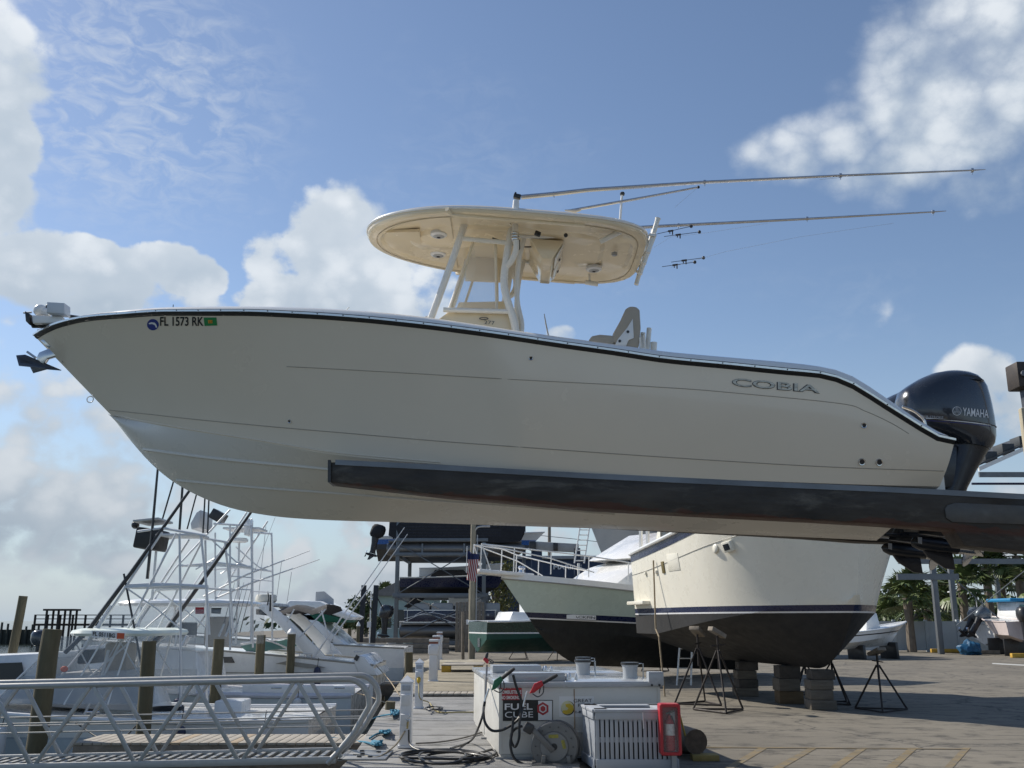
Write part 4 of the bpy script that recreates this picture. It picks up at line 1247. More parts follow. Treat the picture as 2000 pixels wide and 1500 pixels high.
cable([(p1.x + .06, p1.y - .2, .32), (p1.x + .10, p1.y - .3, .12), gp(830, 1468), gp(850, 1466)], .014, hose_mat, 'tap_hose', 'short black hose dropping from the nearest pedestal tap', 'hose')
cable([(p1.x, p1.y - .12, .30), (p1.x - .12, p1.y - .25, .12), gp(740, 1478), gp(712, 1476), gp(690, 1474)], .012, mat('tan_cord', (.26, .22, .15), .6), 'extension_cord', 'tan cord curving from the nearest pedestal to the gangway', 'cord')
cable([tuple(p + Vector((0, -.02, -.1))), (p.x + .06, p.y - .3, .3), gp(838, 1372, .08), gp(855, 1390, .075), gp(900, 1391), gp(950, 1391)], .014, mat('yellow_cord', (.34, .28, .12), .6), 'extension_cord', 'yellow shore cord hanging from the second pedestal', 'cord')
cable([gp(812, 1452), gp(860, 1449), gp(905, 1441), gp(945, 1429)], .012, mat('grey_cord', (.12, .11, .10), .6), 'grey_cord', 'thin grey cord lying across the dock to the tank', 'cord')
cable([gp(838 + 14*math.cos(t*1.0) * (1 + .3*math.sin(t*.7)) + 10, 1383 + 3.2*math.sin(t), .07 + .004*t) for t in np.linspace(0, 25, 44)], .014, hose_mat, 'coiled_cable', 'flat coil of dark cable beside the second pedestal', 'cable', 3)
rope_blue = mat('blue_rope', (.02, .17, .27), .7, var=.3, vs=30, bump=.6, bs=120)
def rope_heap(px, py, lab, w=12, h=5, tail=None):
    P = []
    for k in range(36):
        a = k * 1.13
        P.append(gp(px + w * math.cos(a) * (.5 + .5 * random.random()), py + h * math.sin(a * 1.3) * (.4 + .6 * random.random()), .06 + random.uniform(0, .10)))
    if tail:
        P += tail
    cable(P, .016, rope_blue, 'rope_heap', lab, 'rope', 4, 'blue mooring ropes on the dock')
rope_heap(771, 1391, 'tangle of blue rope behind the nearest power pedestal', 10, 6, [gp(745, 1398), tuple(at(725, 1405, 20)), tuple(at(690, 1420, 19.5))])
rope_heap(752, 1429, 'middle bunch of blue rope at the dock edge', 12, 4, [gp(735, 1434), tuple(at(722, 1442, 16.4))])
rope_heap(736, 1451, 'nearest bunch of blue rope by the gangway end', 12, 5, [gp(716, 1450), tuple(at(690, 1447, 16.8)), tuple(at(640, 1440, 17))])
ramp = thing('timber_ramp', 'low timber ramp with yellow painted ends across the dock', 'ramp', (ground(903, 1312).x, ground(903, 1312).y, .08))
a, b = ground(862, 1313, .08), ground(943, 1313, .08)
yb = mat('yellow_block_paint', (.50, .30, .04), .7, var=.2)
for (x0, x1) in ((a.x, a.x + .34), (b.x - .34, b.x)):
    MB().span((x0, a.y, .08), (x1, a.y + .3, .30)).build('end_block', yb, ramp, bevel=.01)
for k in range(5):
    MB().span((a.x - .02, a.y + k * .42, .305), (b.x + .02, a.y + k * .42 + .40, .35)).build('plank', wood_plank, ramp, bevel=.008)
q = ground(937, 1363)
tag(MB().lathe([(.11, 0), (.11, .16), (.08, .19), (.01, .2)], (q.x, q.y, .08), (0, 0, 1), 14).build('yellow_bollard', yb), 'stub yellow bollard at the tank corner', 'bollard')

# ------------------------------------------------------------------ fuel tanks
tank_mat = mat('tank_white_paint', (.62, .61, .57), .38, var=.08, vs=1.2, coat=.15, bump=.08, bs=6, dirt=((.40, .37, .30), .26, 3.0, .2))
tank_top = mat('tank_grey_top', (.40, .42, .44), .24, var=.12, vs=1.0, coat=.4, dirt=((.3, .3, .29), .3, 1.4, .3))
TR = R(6.5)
def tank(bx, by, w, d, h, label, first):
    root = thing('fuel_tank', label, 'fuel tank', (bx, by, 0), 'fuel tanks on the dock', rotz=TR)
    kw = dict(local=True)
    MB().span((0, 0, .10), (w, d, h - .02)).build('body', tank_mat, root, bevel=.03, **kw)
    MB().span((-.03, -.03, h - .045), (w + .03, d + .03, h + .03)).build('top', tank_top, root, bevel=.012, **kw)
    MB().span((.03, .03, .05), (w - .03, d - .03, .12)).build('skid', tank_mat, root, bevel=.01, **kw)
    MB().span((-.05, -.05, .05), (w + .05, -.015, .075)).build('skid_rail', galv, root, **kw)
    MB().span((.14, .08, h + .03), (.95, .55, h + .15)).build('pump_locker', tank_top, root, bevel=.015, **kw)
    for (cx, cy_) in ((1.52, d - .5), (2.05, .75)) if first else ((1.75, .6),):
        MB().lathe([(.115, h + .03), (.105, h + .1), (.115, h + .2), (.125, h + .21), (.125, h + .235), (.01, h + .24)], (cx, cy_, 0), (0, 0, 1), 18).build('filler_neck', tank_top, root, **kw)
        MB().lathe([(.135, h + .225), (.135, h + .26), (.01, h + .265)], (cx, cy_, 0), (0, 0, 1), 18).build('filler_cap', black_plastic, root, **kw)
        MB().tube([(cx + .14, cy_, h + .24), (cx + .2, cy_, h + .24), (cx + .2, cy_, h + .03)], .010, 6).build('cap_latch', alu, root, **kw)
    for (cx, cy_, r) in ((1.02, .35, .03), (1.1, .62, .035), (1.17, .42, .025), (.98, .75, .03)):
        MB().lathe([(r, h + .03), (r, h + .07), (r*.8, h + .09), (r*.5, h + .12)], (cx, cy_, 0), (0, 0, 1), 10).build('valve', alu, root, **kw)
    for zz in (.38,):
        MB().span((.06, -.012, zz), (w - .06, .0, zz + .02)).build('pressed_rib', tank_mat, root, **kw)
    MB().span((w * .46, -.009, .14), (w * .46 + .012, .0, h - .07)).build('weld_seam', mat('rust_streak', (.30, .20, .12), .8, var=.4, vs=9), root, **kw)
    for xx in (.02, w - .02):
        MB().span((xx - .02, -.010, .12), (xx + .02, -.002, h - .06)).build('corner_strip', tank_mat, root, **kw)
    if first:
        MB().span((w - .17, -.05, h - .03), (w + .05, .1, h + .16)).build('corner_lug', tank_top, root, bevel=.01, **kw)
        for xx in (w - .13, w - .02):
            MB().lathe([(.017, 0), (.017, .016), (.006, .018)], (xx, -.05, h - .02), (0, -1, 0), 8).build('lug_bolt', black_plastic, root, **kw)
    return root
fp = ground(974, 1490)
TW, TD, THt = 2.3, 2.25, 1.03
tk = tank(fp.x, fp.y, TW, TD, THt, 'near white fuel tank with grey lid, signs and hose nozzles', True)
tank(fp.x - math.sin(TR) * (TD + .12), fp.y + math.cos(TR) * (TD + .12), TW, TD, THt, 'far white fuel tank behind the one with signs', False)
TM = Matrix.Translation((fp.x, fp.y, 0)) @ Matrix.Rotation(TR, 4, 'Z')
def tf(x, z, y=-.004):                         # local point on the tank's front
    return Vector((x, y, z))
def front_at(px, py):
    """local (x, z) on the tank front under a pixel"""
    d = TM.to_3x3().inverted() @ ray(px, py); o = TM.inverted() @ EYE
    t = -o.y / d.y
    p = o + d * t
    return p.x, p.z
def panel(pts, name, m, parent, depth=.006, y=0.0):
    L = [front_at(*q) for q in pts]
    mb = MB().prism([(x, y - depth, z) for x, z in L], (0, depth * .8, 0)); return mb.build(name, m, parent, local=True, smooth=False)
def ftext(txt, x0, y0, x1, y1, name, m, parent, y=-.008, bold=.01):
    vs, fs = text_mesh(txt, bold=bold)
    a = front_at(x0, y0); b = front_at(x1, y1)
    mb = MB().add([(a[0] + (b[0] - a[0]) * v.x, y, b[1] + (a[1] - b[1]) * v.y) for v in vs], fs)
    return mb.build(name, m, parent, local=True, smooth=False, weld=False, fix=False)
red_sign = mat('red_sign', (.42, .03, .04), .4, var=.08)
sg = thing('warning_sign', 'red combustible no smoking sign on the near fuel tank', 'sign', (fp.x, fp.y, 0), rotz=TR)
panel([(974.5, 1334), (1019, 1334), (1019, 1368), (974.5, 1368)], 'plate', red_sign, sg)
MBL = white_sticker
panel([(976, 1336), (1017, 1336), (1017, 1346), (976, 1346)], 'small_print_panel', red_sign, sg, .009)
ftext('DANGER FLAMMABLE LIQUIDS', 978, 1336.5, 1016, 1339.5, 'lettering', MBL, sg, -.012)
ftext('KEEP FIRE AWAY', 981, 1341, 1012, 1344.5, 'lettering', MBL, sg, -.012)
ftext('COMBUSTIBLE', 975.5, 1348, 1018, 1355, 'lettering', MBL, sg, -.012, .03)
ftext('NO SMOKING', 978, 1359, 1015, 1365.5, 'lettering', MBL, sg, -.012, .03)
sg = thing('fuel_sign', 'black and white fuel sign with a red hexagon on the near tank', 'sign', (fp.x, fp.y, 0), rotz=TR)
panel([(982, 1367), (1079.5, 1367), (1079.5, 1408), (982, 1408)], 'plate', black_ink, sg, .010)
panel([(1051, 1368.5), (1078, 1368.5), (1078, 1406.5), (1051, 1406.5)], 'white_panel', white_sticker, sg, .013)
ftext('FUEL', 985.5, 1374, 1040, 1386, 'lettering', white_sticker, sg, -.014, .02)
ftext('CUBE', 986, 1390, 1041, 1401, 'lettering', white_sticker, sg, -.014, 0)
hexr = [(1059, 1386.5), (1047.5, 1380), (1047.5, 1379)]
def hexa(cx, cy_, rx, ry): return [(cx + rx * math.sin(math.pi/3*k), cy_ - ry * math.cos(math.pi/3*k)) for k in range(6)]
panel(hexa(1060, 1384, 12.5, 13), 'red_hexagon', red_sign, sg, .016)
panel(hexa(1060, 1384, 8, 8.5), 'white_hexagon', white_sticker, sg, .019)
panel(hexa(1060, 1384, 5.5, 6), 'inner_hexagon', red_sign, sg, .022)
sg = thing('company_sign', 'round yellow emblem and company lettering on the near tank', 'sign', (fp.x, fp.y, 0), rotz=TR)
panel([(1092, 1360), (1160, 1360), (1160, 1400), (1092, 1400)], 'plate', white_sticker, sg, .004)
panel(ring_px(1109, 1383, 13.3, 14.3), 'dark_disc', black_ink, sg, .008)
panel(ring_px(1108, 1382, 12.3, 13.2), 'pale_disc', mat('pale_yellow', (.62, .60, .38), .4), sg, .011)
panel([(1104, 1375), (1112, 1374), (1119, 1378), (1120, 1386), (1115, 1393), (1105, 1395), (1098, 1392), (1100, 1387), (1107, 1387), (1110, 1383), (1105, 1380)], 'yellow_shape', mat('strong_yellow', (.62, .43, .02), .4), sg, .014)
ftext('GREAT', 1120, 1365, 1156, 1371.5, 'lettering', black_ink, sg, -.010, 0)
ftext('PETRO', 1129, 1374, 1164, 1380, 'lettering', black_ink, sg, -.010, 0)
ftext('1-800-60', 1124, 1388, 1156, 1392.5, 'lettering', black_ink, sg, -.010, .02)

# nozzles and hoses of the tank
def lw(x, y, z):
    return TM @ Vector((x, y, z))
def nozzle(px, py, px2, py2, Y, m, label):
    """body from its grip end to its spout"""
    a, b = at(px, py, Y), at(px2, py2, Y)
    root = thing('fuel_nozzle', label, 'fuel nozzle', tuple(b))
    d = (b - a).normalized(); n = Vector((0, 1, 0)).cross(d).normalized()
    if n.z > 0: n = -n
    L = (b - a).length
    MB().tube([a, a + d*L*.1, a + d*L*.5, a + d*L*.56], [.018, .026, .026, .024], 10).build('grip_sleeve', black_rubber, root)
    P = [a + d*L*.48 - n*.035, a + d*L*.72 - n*.045, a + d*L*.86, a + d*L*.98 + n*.04, a + d*L*.84 + n*.06, a + d*L*.5 + n*.035]
    MB().prism([p - Vector((0, .028, 0)) for p in P], (0, .056, 0)).build('body', m, root, bevel=.01)
    MB().tube(spline([a + d*L*.5 + n*.04, a + d*L*.62 + n*.12, a + d*L*.8 + n*.13, a + d*L*.9 + n*.06], 5), .008, 6).build('trigger_guard', black_plastic, root)
    MB().tube([a + d*L*.62 + n*.04, a + d*L*.72 + n*.10], .009, 6).build('trigger', black_plastic, root)
    return a, b, root
green_noz = mat('green_nozzle', (.015, .13, .06), .4, var=.1, vs=8)
red_noz = mat('red_nozzle', (.45, .02, .03), .35, var=.1, vs=8)
YN = fp.y - .14
a, b, r_ = nozzle(1005, 1305, 955, 1345, YN, green_noz, 'green fuel nozzle hung at the left corner of the near tank')
MB().tube([b, at(949, 1362, YN), at(946, 1372, YN)], .014, 8).build('spout', alu, r_)
cable([at(947, 1370, YN), at(944.5, 1390, YN), at(948, 1412, YN - .05), at(962, 1427, YN - .1), at(985, 1424, YN - .1), at(1010, 1407, YN - .05), at(1016, 1392, YN), at(1018, 1370, YN), at(1008, 1340, YN), at(1002, 1318, YN)], .019, hose_mat, 'nozzle_hose', 'thick black hose looping from the green nozzle', 'hose')
a, b, r_ = nozzle(1089, 1318, 1030, 1350, YN - .05, red_noz, 'red fuel nozzle hung on the front of the near tank')
MB().tube([b, at(1026, 1362, YN - .05), at(1022, 1380, YN - .05)], .014, 8).build('spout', alu, r_)
cable([at(1022, 1378, YN), at(1015, 1410, YN - .1), at(1014, 1440, YN - .15), at(1007, 1458, YN - .15), at(1000, 1452, YN - .12), at(998, 1436, YN - .1), at(1006, 1424, YN - .1), at(1020, 1418, YN - .12)], .018, hose_mat, 'nozzle_hose', 'thin black hose curling below the red nozzle', 'hose')
cable([at(1003, 1400, YN - .1), at(1000, 1430, YN - .15), at(997, 1455, YN - .2), at(1004, 1480, YN - .22), at(1022, 1492, YN - .25), at(1046, 1495, YN - .25)], .019, hose_mat, 'reel_hose', 'black hose running down to the foot of the hose reel', 'hose')
cable([at(951, 1300, YN + 2.5), at(949, 1340, YN + 1.2), at(946, 1380, YN), at(935, 1420, YN - .1), gp(918, 1448, .08), gp(880, 1462, .1)], .016, hose_mat, 'long_hose', 'long black hose hanging down the left side of the tanks', 'hose')
a, b, r_ = nozzle(952, 1275, 947, 1296, YN + 2.6, red_noz, 'small red nozzle on the corner of the far tank')

# hose reel
reel_grey = mat('reel_dark_grey', (.15, .15, .148), .4, .3, var=.12, vs=3)
rc = at(1083, 1458, 13.75); rc = Vector((rc.x, 13.75, rc.z))
reel = thing('hose_reel', 'round dark grey hose reel standing in front of the near fuel tank', 'hose reel', (rc.x, rc.y, .05))
RR = .315
ax = Vector((-.16, -1, .02)).normalized()
for k, (off, rr) in enumerate(((.0, RR), (.26, RR * 1.02))):
    c = rc - ax * off
    MB().lathe([(.05, -.012), (rr*.62, -.030), (rr*.66, -.012), (rr*.94, -.006), (rr, .01), (rr, -.012), (rr*.95, -.022), (.05, -.03)], c, -ax, 40).build('reel_flange', reel_grey, reel, angle=25)
MB().lathe([(RR*.72, .0), (RR*.72, .24)], rc, -ax, 30).build('hose_drum', black_rubber, reel)
MB().lathe([(.03, -.05), (RR*.58, -.045), (RR*.6, -.03), (RR*.6, .0)], rc, -ax, 36).build('hub_plate', mat('reel_mid_grey', (.20, .20, .197), .42, .3, var=.1, vs=3), reel, angle=25)
MB().lathe([(.001, -.054), (.045, -.053), (.045, -.03)], rc, -ax, 20).build('hub_bore', black_ink, reel)
e1 = ax.orthogonal().normalized(); e2 = ax.cross(e1).normalized()
up_ = Vector((0, 0, 1)); up_ = (up_ - ax * up_.dot(ax)).normalized(); rt = ax.cross(up_)
if rt.x < 0: rt = -rt
for k in range(14):
    t = 2 * math.pi * k / 14
    p = rc + ax * .03 + (rt * math.cos(t) + up_ * math.sin(t)) * RR * .8
    MB().lathe([(.010, 0), (.008, .012)], p, ax, 6).build('flange_bolt', black_plastic, reel)
for (ang, w) in ((1.62, .13), (.25, .11)):
    c = rc + ax * .052 + (rt * math.cos(ang) + up_ * math.sin(ang)) * RR * .42
    tg = (-rt * math.sin(ang) + up_ * math.cos(ang)); rad = (rt * math.cos(ang) + up_ * math.sin(ang))
    P = [c + tg * s_ * w / 2 + rad * r_ * .022 for s_, r_ in ((-1, -1), (1, -1), (1, 1), (-1, 1))]
    lb = MB().prism(P, ax * .003).build('label_sticker', mat('sticker_yellow_black', (.28, .25, .04), .5, var=.5, vs=20), reel)
MB().bar(rc + Vector((-.02, -.06, -.05)) , Vector((rc.x - .30, rc.y - .07, rc.z + .23)), .075, .05, up=(0, 1, 0)).build('guide_arm', reel_grey, reel, bevel=.012)
MB().box((rc.x - .345, rc.y - .06, rc.z + .24), (.13, .12, .13), (0, .5, 0)).build('hose_guide', black_plastic, reel, bevel=.02)
for sx in (-.16, .19):
    MB().bar((rc.x + sx*.9, rc.y - .10, rc.z - .1), (rc.x + sx, rc.y - .10, .06), .05, .09, up=(0, 1, 0)).build('stand_leg', reel_grey, reel, bevel=.008)
MB().span((rc.x - .3, rc.y - .2, .05), (rc.x + .32, rc.y + .3, .07)).build('stand_base', reel_grey, reel)

# slatted bin enclosure
bin_mat = mat('pale_grey_blue_paint', (.40, .425, .46), .5, var=.06, vs=3, dirt=((.3, .31, .32), .2, 5, .3))
bz0 = .05
bl = at(1167, 1500, 13.35); br = at(1327, 1500, 13.35)
BX0, BX1, BY0, BDp = bl.x - .02, br.x - .03, 13.35, .82
bt = .05 + at(1240, 1391, 13.35).z - .05
bn = thing('slatted_bin', 'pale grey slatted timber bin enclosure in front of the fuel tank', 'bin', ((BX0 + BX1) / 2, BY0, .05))
def slat_side(a, b, n, nrm):
    a = Vector(a); b = Vector(b)
    for k in range(n):
        p = a.lerp(b, (k + .5) / n)
        wd = (b - a).length / n * .70
        d = (b - a).normalized()
        mb = MB().box(p + Vector((0, 0, (bz0 + bt) / 2)), (wd, .018, bt - bz0 - .06), Matrix.Rotation(math.atan2(d.y, d.x), 3, 'Z')); mb.build('slat', bin_mat, bn, bevel=.003)
SK = -.10      # the left side is turned a little to the dock
c00, c10, c11, c01 = Vector((BX0, BY0, 0)), Vector((BX1, BY0, 0)), Vector((BX1 - .08, BY0 + BDp, 0)), Vector((BX0 - .10, BY0 + BDp, 0))
slat_side(c00, c10, 17, None); slat_side(c01, c00, 12, None); slat_side(c10, c11, 12, None); slat_side(c11, c01, 17, None)
for (a, b) in ((c00, c10), (c10, c11), (c11, c01), (c01, c00)):
    o_ = (a + b) / 2 - (c00 + c11) / 2; o_.z = 0; o_.normalize()
    MB().bar(a + o_*.02 + Vector((0, 0, bt - .045)), b + o_*.02 + Vector((0, 0, bt - .045)), .022, .09).build('top_band', bin_mat, bn, bevel=.004)
    MB().bar(a + o_*.02 + Vector((0, 0, bz0 + .05)), b + o_*.02 + Vector((0, 0, bz0 + .05)), .022, .12).build('bottom_band', bin_mat, bn, bevel=.004)
    MB().bar(a - o_*.02 + Vector((0, 0, (bt + bz0) / 2)), b - o_*.02 + Vector((0, 0, (bt + bz0) / 2)), .03, .06).build('inner_rail', bin_mat, bn)
    i1 = a - o_ * .06; i2 = b - o_ * .06
    MB().bar(a - o_*.07 + Vector((0, 0, bt + .018)), b - o_*.07 + Vector((0, 0, bt + .018)), .22, .036).build('lid_board', bin_mat, bn, bevel=.004)
MB().span((BX0 + .08, BY0 + .08, bz0), (BX1 - .12, BY0 + BDp - .08, bt - .12)).build('inner_drum', mat('dark_drum', (.03, .03, .032), .6), bn, bevel=.03)
MB().tube([(BX0 + .62, BY0 - .03, bt + .02), (BX0 + .625, BY0 - .035, bt - .2)], .008, 5).build('hanging_tie', white_sticker, bn)

# fire extinguisher cabinet
fx0, fx1 = at(1288, 1420, 13.2), at(1329, 1420, 13.2)
fz1, fz0 = at(1308, 1374, 13.2).z, at(1312, 1475, 13.2).z
fc = thing('extinguisher_cabinet', 'red fire extinguisher cabinet with clear front beside the slatted bin', 'cabinet', ((fx0.x + fx1.x) / 2, 13.2, fz0))
def rr_outline(x0, x1, z0, z1, r, Y, n=5):
    out = []
    for (cx, cz, a0) in ((x1 - r, z1 - r, 0), (x0 + r, z1 - r, 90), (x0 + r, z0 + r, 180), (x1 - r, z0 + r, 270)):
        for k in range(n):
            t = R(a0 + 90 * k / (n - 1)); out.append(Vector((cx + r*math.cos(t), Y, cz + r*math.sin(t))))
    return out
o_ = rr_outline(fx0.x, fx1.x, fz0, fz1, .03, 13.14); i_ = rr_outline(fx0.x + .035, fx1.x - .035, fz0 + .04, fz1 - .04, .02, 13.14)
mb = MB().grid([[p + Vector((0, .2, 0)) for p in o_], [p + Vector((0, .01, 0)) for p in o_], [p + Vector((0, 0, 0)) for p in rr_outline(fx0.x + .008, fx1.x - .008, fz0 + .008, fz1 - .008, .025, 13.14)], i_, [p + Vector((0, .16, 0)) for p in i_]], closed_v=True)
n_ = len(i_); mb.add([p + Vector((0, .16, 0)) for p in i_], [tuple(range(n_))]); mb.add([p + Vector((0, .2, 0)) for p in o_], [tuple(range(n_))])
mb.build('case', red_paint, fc)
MB().add([p + Vector((0, .02, 0)) for p in i_], [tuple(range(n_))]).build('clear_front', mat('scratched_clear_plastic', (.8, .8, .8), .15, alpha=.14), fc, smooth=False)
MB().span((fx1.x - .12, 13.24, .05), (fx1.x - .06, 13.3, fz1 - .1)).build('cabinet_post', galv, fc)
ex = thing('fire_extinguisher', 'red fire extinguisher with white label inside the red cabinet', 'fire extinguisher', ((fx0.x + fx1.x) / 2, 13.25, fz0 + .04))
exx = (fx0.x + fx1.x) / 2 + .005
MB().lathe([(.06, fz0 + .05), (.066, fz0 + .07), (.066, fz1 - .26), (.05, fz1 - .21), (.022, fz1 - .18), (.022, fz1 - .15)], (exx, 13.235, 0), (0, 0, 1), 20).build('cylinder', mat('extinguisher_red', (.33, .012, .02), .3, coat=.4), ex)
MB().lathe([(.067, fz0 + .24), (.067, fz0 + .38)], (exx, 13.235, 0), (0, 0, 1), 20).build('label_band', mat('label_white', (.6, .6, .58), .5, var=.4, vs=25), ex)
MB().bar((exx - .05, 13.22, fz1 - .13), (exx + .06, 13.21, fz1 - .09), .022, .018).build('handle', black_plastic, ex)
MB().tube([(exx + .02, 13.22, fz1 - .15), (exx + .05, 13.2, fz1 - .25), (exx + .055, 13.2, fz0 + .25)], .010, 6).build('hose', black_rubber, ex)

# log, block and broom right of the bin
lg = at(1352, 1424, 14.6)
lgo = thing('timber_log', 'short round timber log lying behind the extinguisher cabinet', 'log', (lg.x, 14.6, .05))
a, b = Vector((lg.x + .03, 14.5, .24)), Vector((lg.x - .35, 16.2, .24))
MB().tube([a, a.lerp(b, .3), b], [.17, .175, .165], 18).build('trunk', wood_grey, lgo)
MB().lathe([(.001, -.004), (.165, -.003), (.165, .01)], a, (b - a).normalized(), 18).build('cut_end', mat('dark_end_grain', (.10, .075, .055), .9, var=.4, vs=12), lgo)
tag(MB().span((lg.x - .05, 14.35, .0), (lg.x + .32, 14.6, .08)).build('chock_block', mat('old_yellow_timber', (.26, .2, .07), .8, var=.3, vs=5), bevel=.008), 'yellowish timber chock under the short log', 'block')
brm = thing('push_broom', 'push broom with yellow handle and black bristles leaning by the cabinet', 'broom', tuple(ground(1350, 1466, .1)))
g0 = ground(1350, 1466, .06)
MB().tube([at(1328, 1398, 13.5), (g0.x - .05, g0.y, .14)], .014, 8).build('handle', mat('yellow_handle', (.55, .42, .10), .5), brm)
MB().bar((g0.x - .12, g0.y + .06, .11), (g0.x + .16, g0.y - .05, .11), .05, .04).build('head', black_plastic, brm, bevel=.006)
MB().bar((g0.x - .12, g0.y + .06, .05), (g0.x + .16, g0.y - .05, .05), .06, .08).build('bristles', black_rubber, brm, bevel=.004)
# ================================================================== boats ashore and afloat
navy = mat('navy_paint', (.012, .018, .06), .3, var=.1, coat=.3)
bottom_black = mat('black_bottom_paint', (.020, .020, .019), .75, var=.35, vs=1.4, dirt=((.045, .044, .043), .4, 1.6, .2))
bottom_grey = mat('dark_grey_bottom_paint', (.018, .018, .019), .7, var=.3, vs=1.2, dirt=((.036, .036, .036), .35, 1.8, .2))
old_white = mat('weathered_white_hull', (.80, .76, .65), .32, var=.05, vs=.9, coat=.25, dirt=((.56, .50, .34), .20, 1.1, .16))
mint = mat('pale_green_hull', (.52, .62, .57), .28, var=.04, vs=.7, coat=.4, dirt=((.36, .44, .40), .2, 1.5, .3))
boat_white = mat('boat_white', (.74, .75, .75), .3, var=.04, vs=.8, coat=.3, dirt=((.55, .55, .52), .14, 1.6, .25))
ice_hull = mat('ice_blue_hull', (.48, .55, .60), .28, var=.04, vs=.8, coat=.4)
canvas_black = mat('black_canvas', (.018, .018, .022), .8, var=.25, vs=4, bump=.3, bs=20)
canvas_green = mat('green_canvas', (.012, .10, .06), .8, var=.2, vs=4, bump=.3, bs=20)
canvas_blue = mat('blue_canvas', (.02, .07, .28), .8, var=.2, vs=4)
window_dark = mat('dark_window', (.025, .03, .035), .08, var=.05)
tower_alu = mat('tower_aluminium', (.66, .67, .68), .42, .25, var=.06, vs=5)

def param_hull(L, B, zs, zc, zk, rc, cb=.86, flare=.8, full=2.2, ue=.5, N=34, M=14, stern_w=.93, cfull=1.8):
    """bow at the origin pointing to -x, keel line on y = 0; zs: sheer bow/mid/stern, zc: chine bow/stern"""
    side, bot = [], []
    for i in range(N + 1):
        u = (i / N) ** 1.35
        fs = 1 - (1 - min(u / ue, 1)) ** full
        fs *= 1 - (1 - stern_w) * max(0, (u - ue) / (1 - ue)) ** 2
        fc = 1 - (1 - min(u / (ue * 1.35), 1)) ** cfull
        zsv = zs[0] * (1 - u) ** 2 + 2 * (2 * zs[1] - (zs[0] + zs[2]) / 2) * u * (1 - u) + zs[2] * u * u
        zsv = (1-u)*(1-2*u)*zs[0] + 4*u*(1-u)*zs[1] + u*(2*u-1)*zs[2]
        S = Vector((L * u, -B / 2 * fs, zsv))
        C = Vector((rc + (L - rc) * u, -B / 2 * cb * fc, zc[0] + (zc[1] - zc[0]) * min(1, u * 1.25) ** .7))
        kz = zk + (zc[0] - zk) * (1 - min(u / .24, 1)) ** 2.2
        K = Vector((rc + (L - rc) * u, 0, min(kz, C.z)))
        bow = max(0, 1 - u * 1.9)
        side.append([Vector((S.x + (C.x - S.x) * t, C.y + (S.y - C.y) * (1 - t) ** (1 + flare * bow), S.z + (C.z - S.z) * t)) for t in [k / M for k in range(M + 1)]])
        bot.append([C.lerp(K, k / 6) + Vector((0, -.06 * bow * math.sin(math.pi * k / 6), 0)) for k in range(7)])
    return side, bot

def my(p):
    return Vector((p.x, -p.y, p.z))

def hull_parts(root, side, bot, cuts, names, mats, deck=gel_white, rail=None, rail_r=.05, deck_drop=.03, sole=None):
    """one skin cut at heights into differently painted parts"""
    mb = MB()
    for rows in (side, bot):
        mb.grid(rows); mb.grid([[my(p) for p in r] for r in rows])
    e = side[-1] + bot[-1][1:]
    e = e + [my(p) for p in reversed(e[:-1])]
    mb.add(e, [tuple(range(len(e)))])
    me = mb.mesh('hull')
    bm = bmesh.new(); bm.from_mesh(me); bpy.data.meshes.remove(me)
    for c in cuts:
        bmesh.ops.bisect_plane(bm, geom=bm.verts[:] + bm.edges[:] + bm.faces[:], plane_co=(0, 0, c), plane_no=(0, 0, 1), dist=1e-5)
    bm.verts.index_update()
    edges = [1e9] + list(cuts) + [-1e9]
    out = []
    for i in range(len(edges) - 1):
        fs = [f for f in bm.faces if edges[i+1] < f.calc_center_median().z <= edges[i]]
        idx = {}; V = []; F = []
        for f in fs:
            q = []
            for v in f.verts:
                if v.index not in idx:
                    idx[v.index] = len(V); V.append(v.co.copy())
                q.append(idx[v.index])
            F.append(tuple(q))
        m2 = bpy.data.meshes.new(names[i]); m2.from_pydata([tuple(v) for v in V], [], F)
        m2.materials.append(mats[i]); m2.shade_smooth(); m2.set_sharp_from_angle(angle=R(22))
        o = bpy.data.objects.new(names[i], m2); col.objects.link(o); o.parent = root
        out.append(o)
    bm.free()
    sh = [r[0] for r in side]
    if deck is not None:
        d = MB()
        d.grid([[p + Vector((0, 0, -deck_drop)), Vector((p.x, p.y * .5, p.z - deck_drop + .04)), Vector((p.x, 0, p.z - deck_drop + .06)), Vector((p.x, -p.y * .5, p.z - deck_drop + .04)), my(p) + Vector((0, 0, -deck_drop))] for p in sh])
        d.build('deck', deck, root, local=True)
    if rail is not None:
        for f in (lambda p: p, my):
            MB().tube([f(p) for p in sh], rail_r, 8).build('rub_rail', rail, root, local=True)
    return out

def house(root, prof, hw, name, m, taper=.9, bevel=.03):
    """cabin block: side profile (x, z) pushed across the beam and narrowed towards its top"""
    zs = [z for _, z in prof]; z0, z1 = min(zs), max(zs)
    def w(z): return hw * (1 - (1 - taper) * (z - z0) / max(z1 - z0, 1e-6))
    A_ = [Vector((x, -w(z), z)) for x, z in prof]; B_ = [my(p) for p in A_]
    n = len(prof)
    mb = MB().add(A_ + B_, [tuple(range(n)), tuple(reversed(range(n, 2*n)))] + [(i, i + n, (i+1) % n + n, (i+1) % n) for i in range(n)])
    return mb.build(name, m, root, local=True, bevel=bevel)

def side_pane(root, pts, hw, name, m, both_sides=True, d=.012):
    for s in ((1, -1) if both_sides else (1,)):
        MB().prism([(x, -s * (hw + d), z) for x, z in pts], (0, s * d * .6, 0)).build(name, m, root, local=True, smooth=False)

def aim(root, aft, pitch=0.0):
    root.rotation_euler = (0, pitch, math.atan2(aft[1], aft[0]))

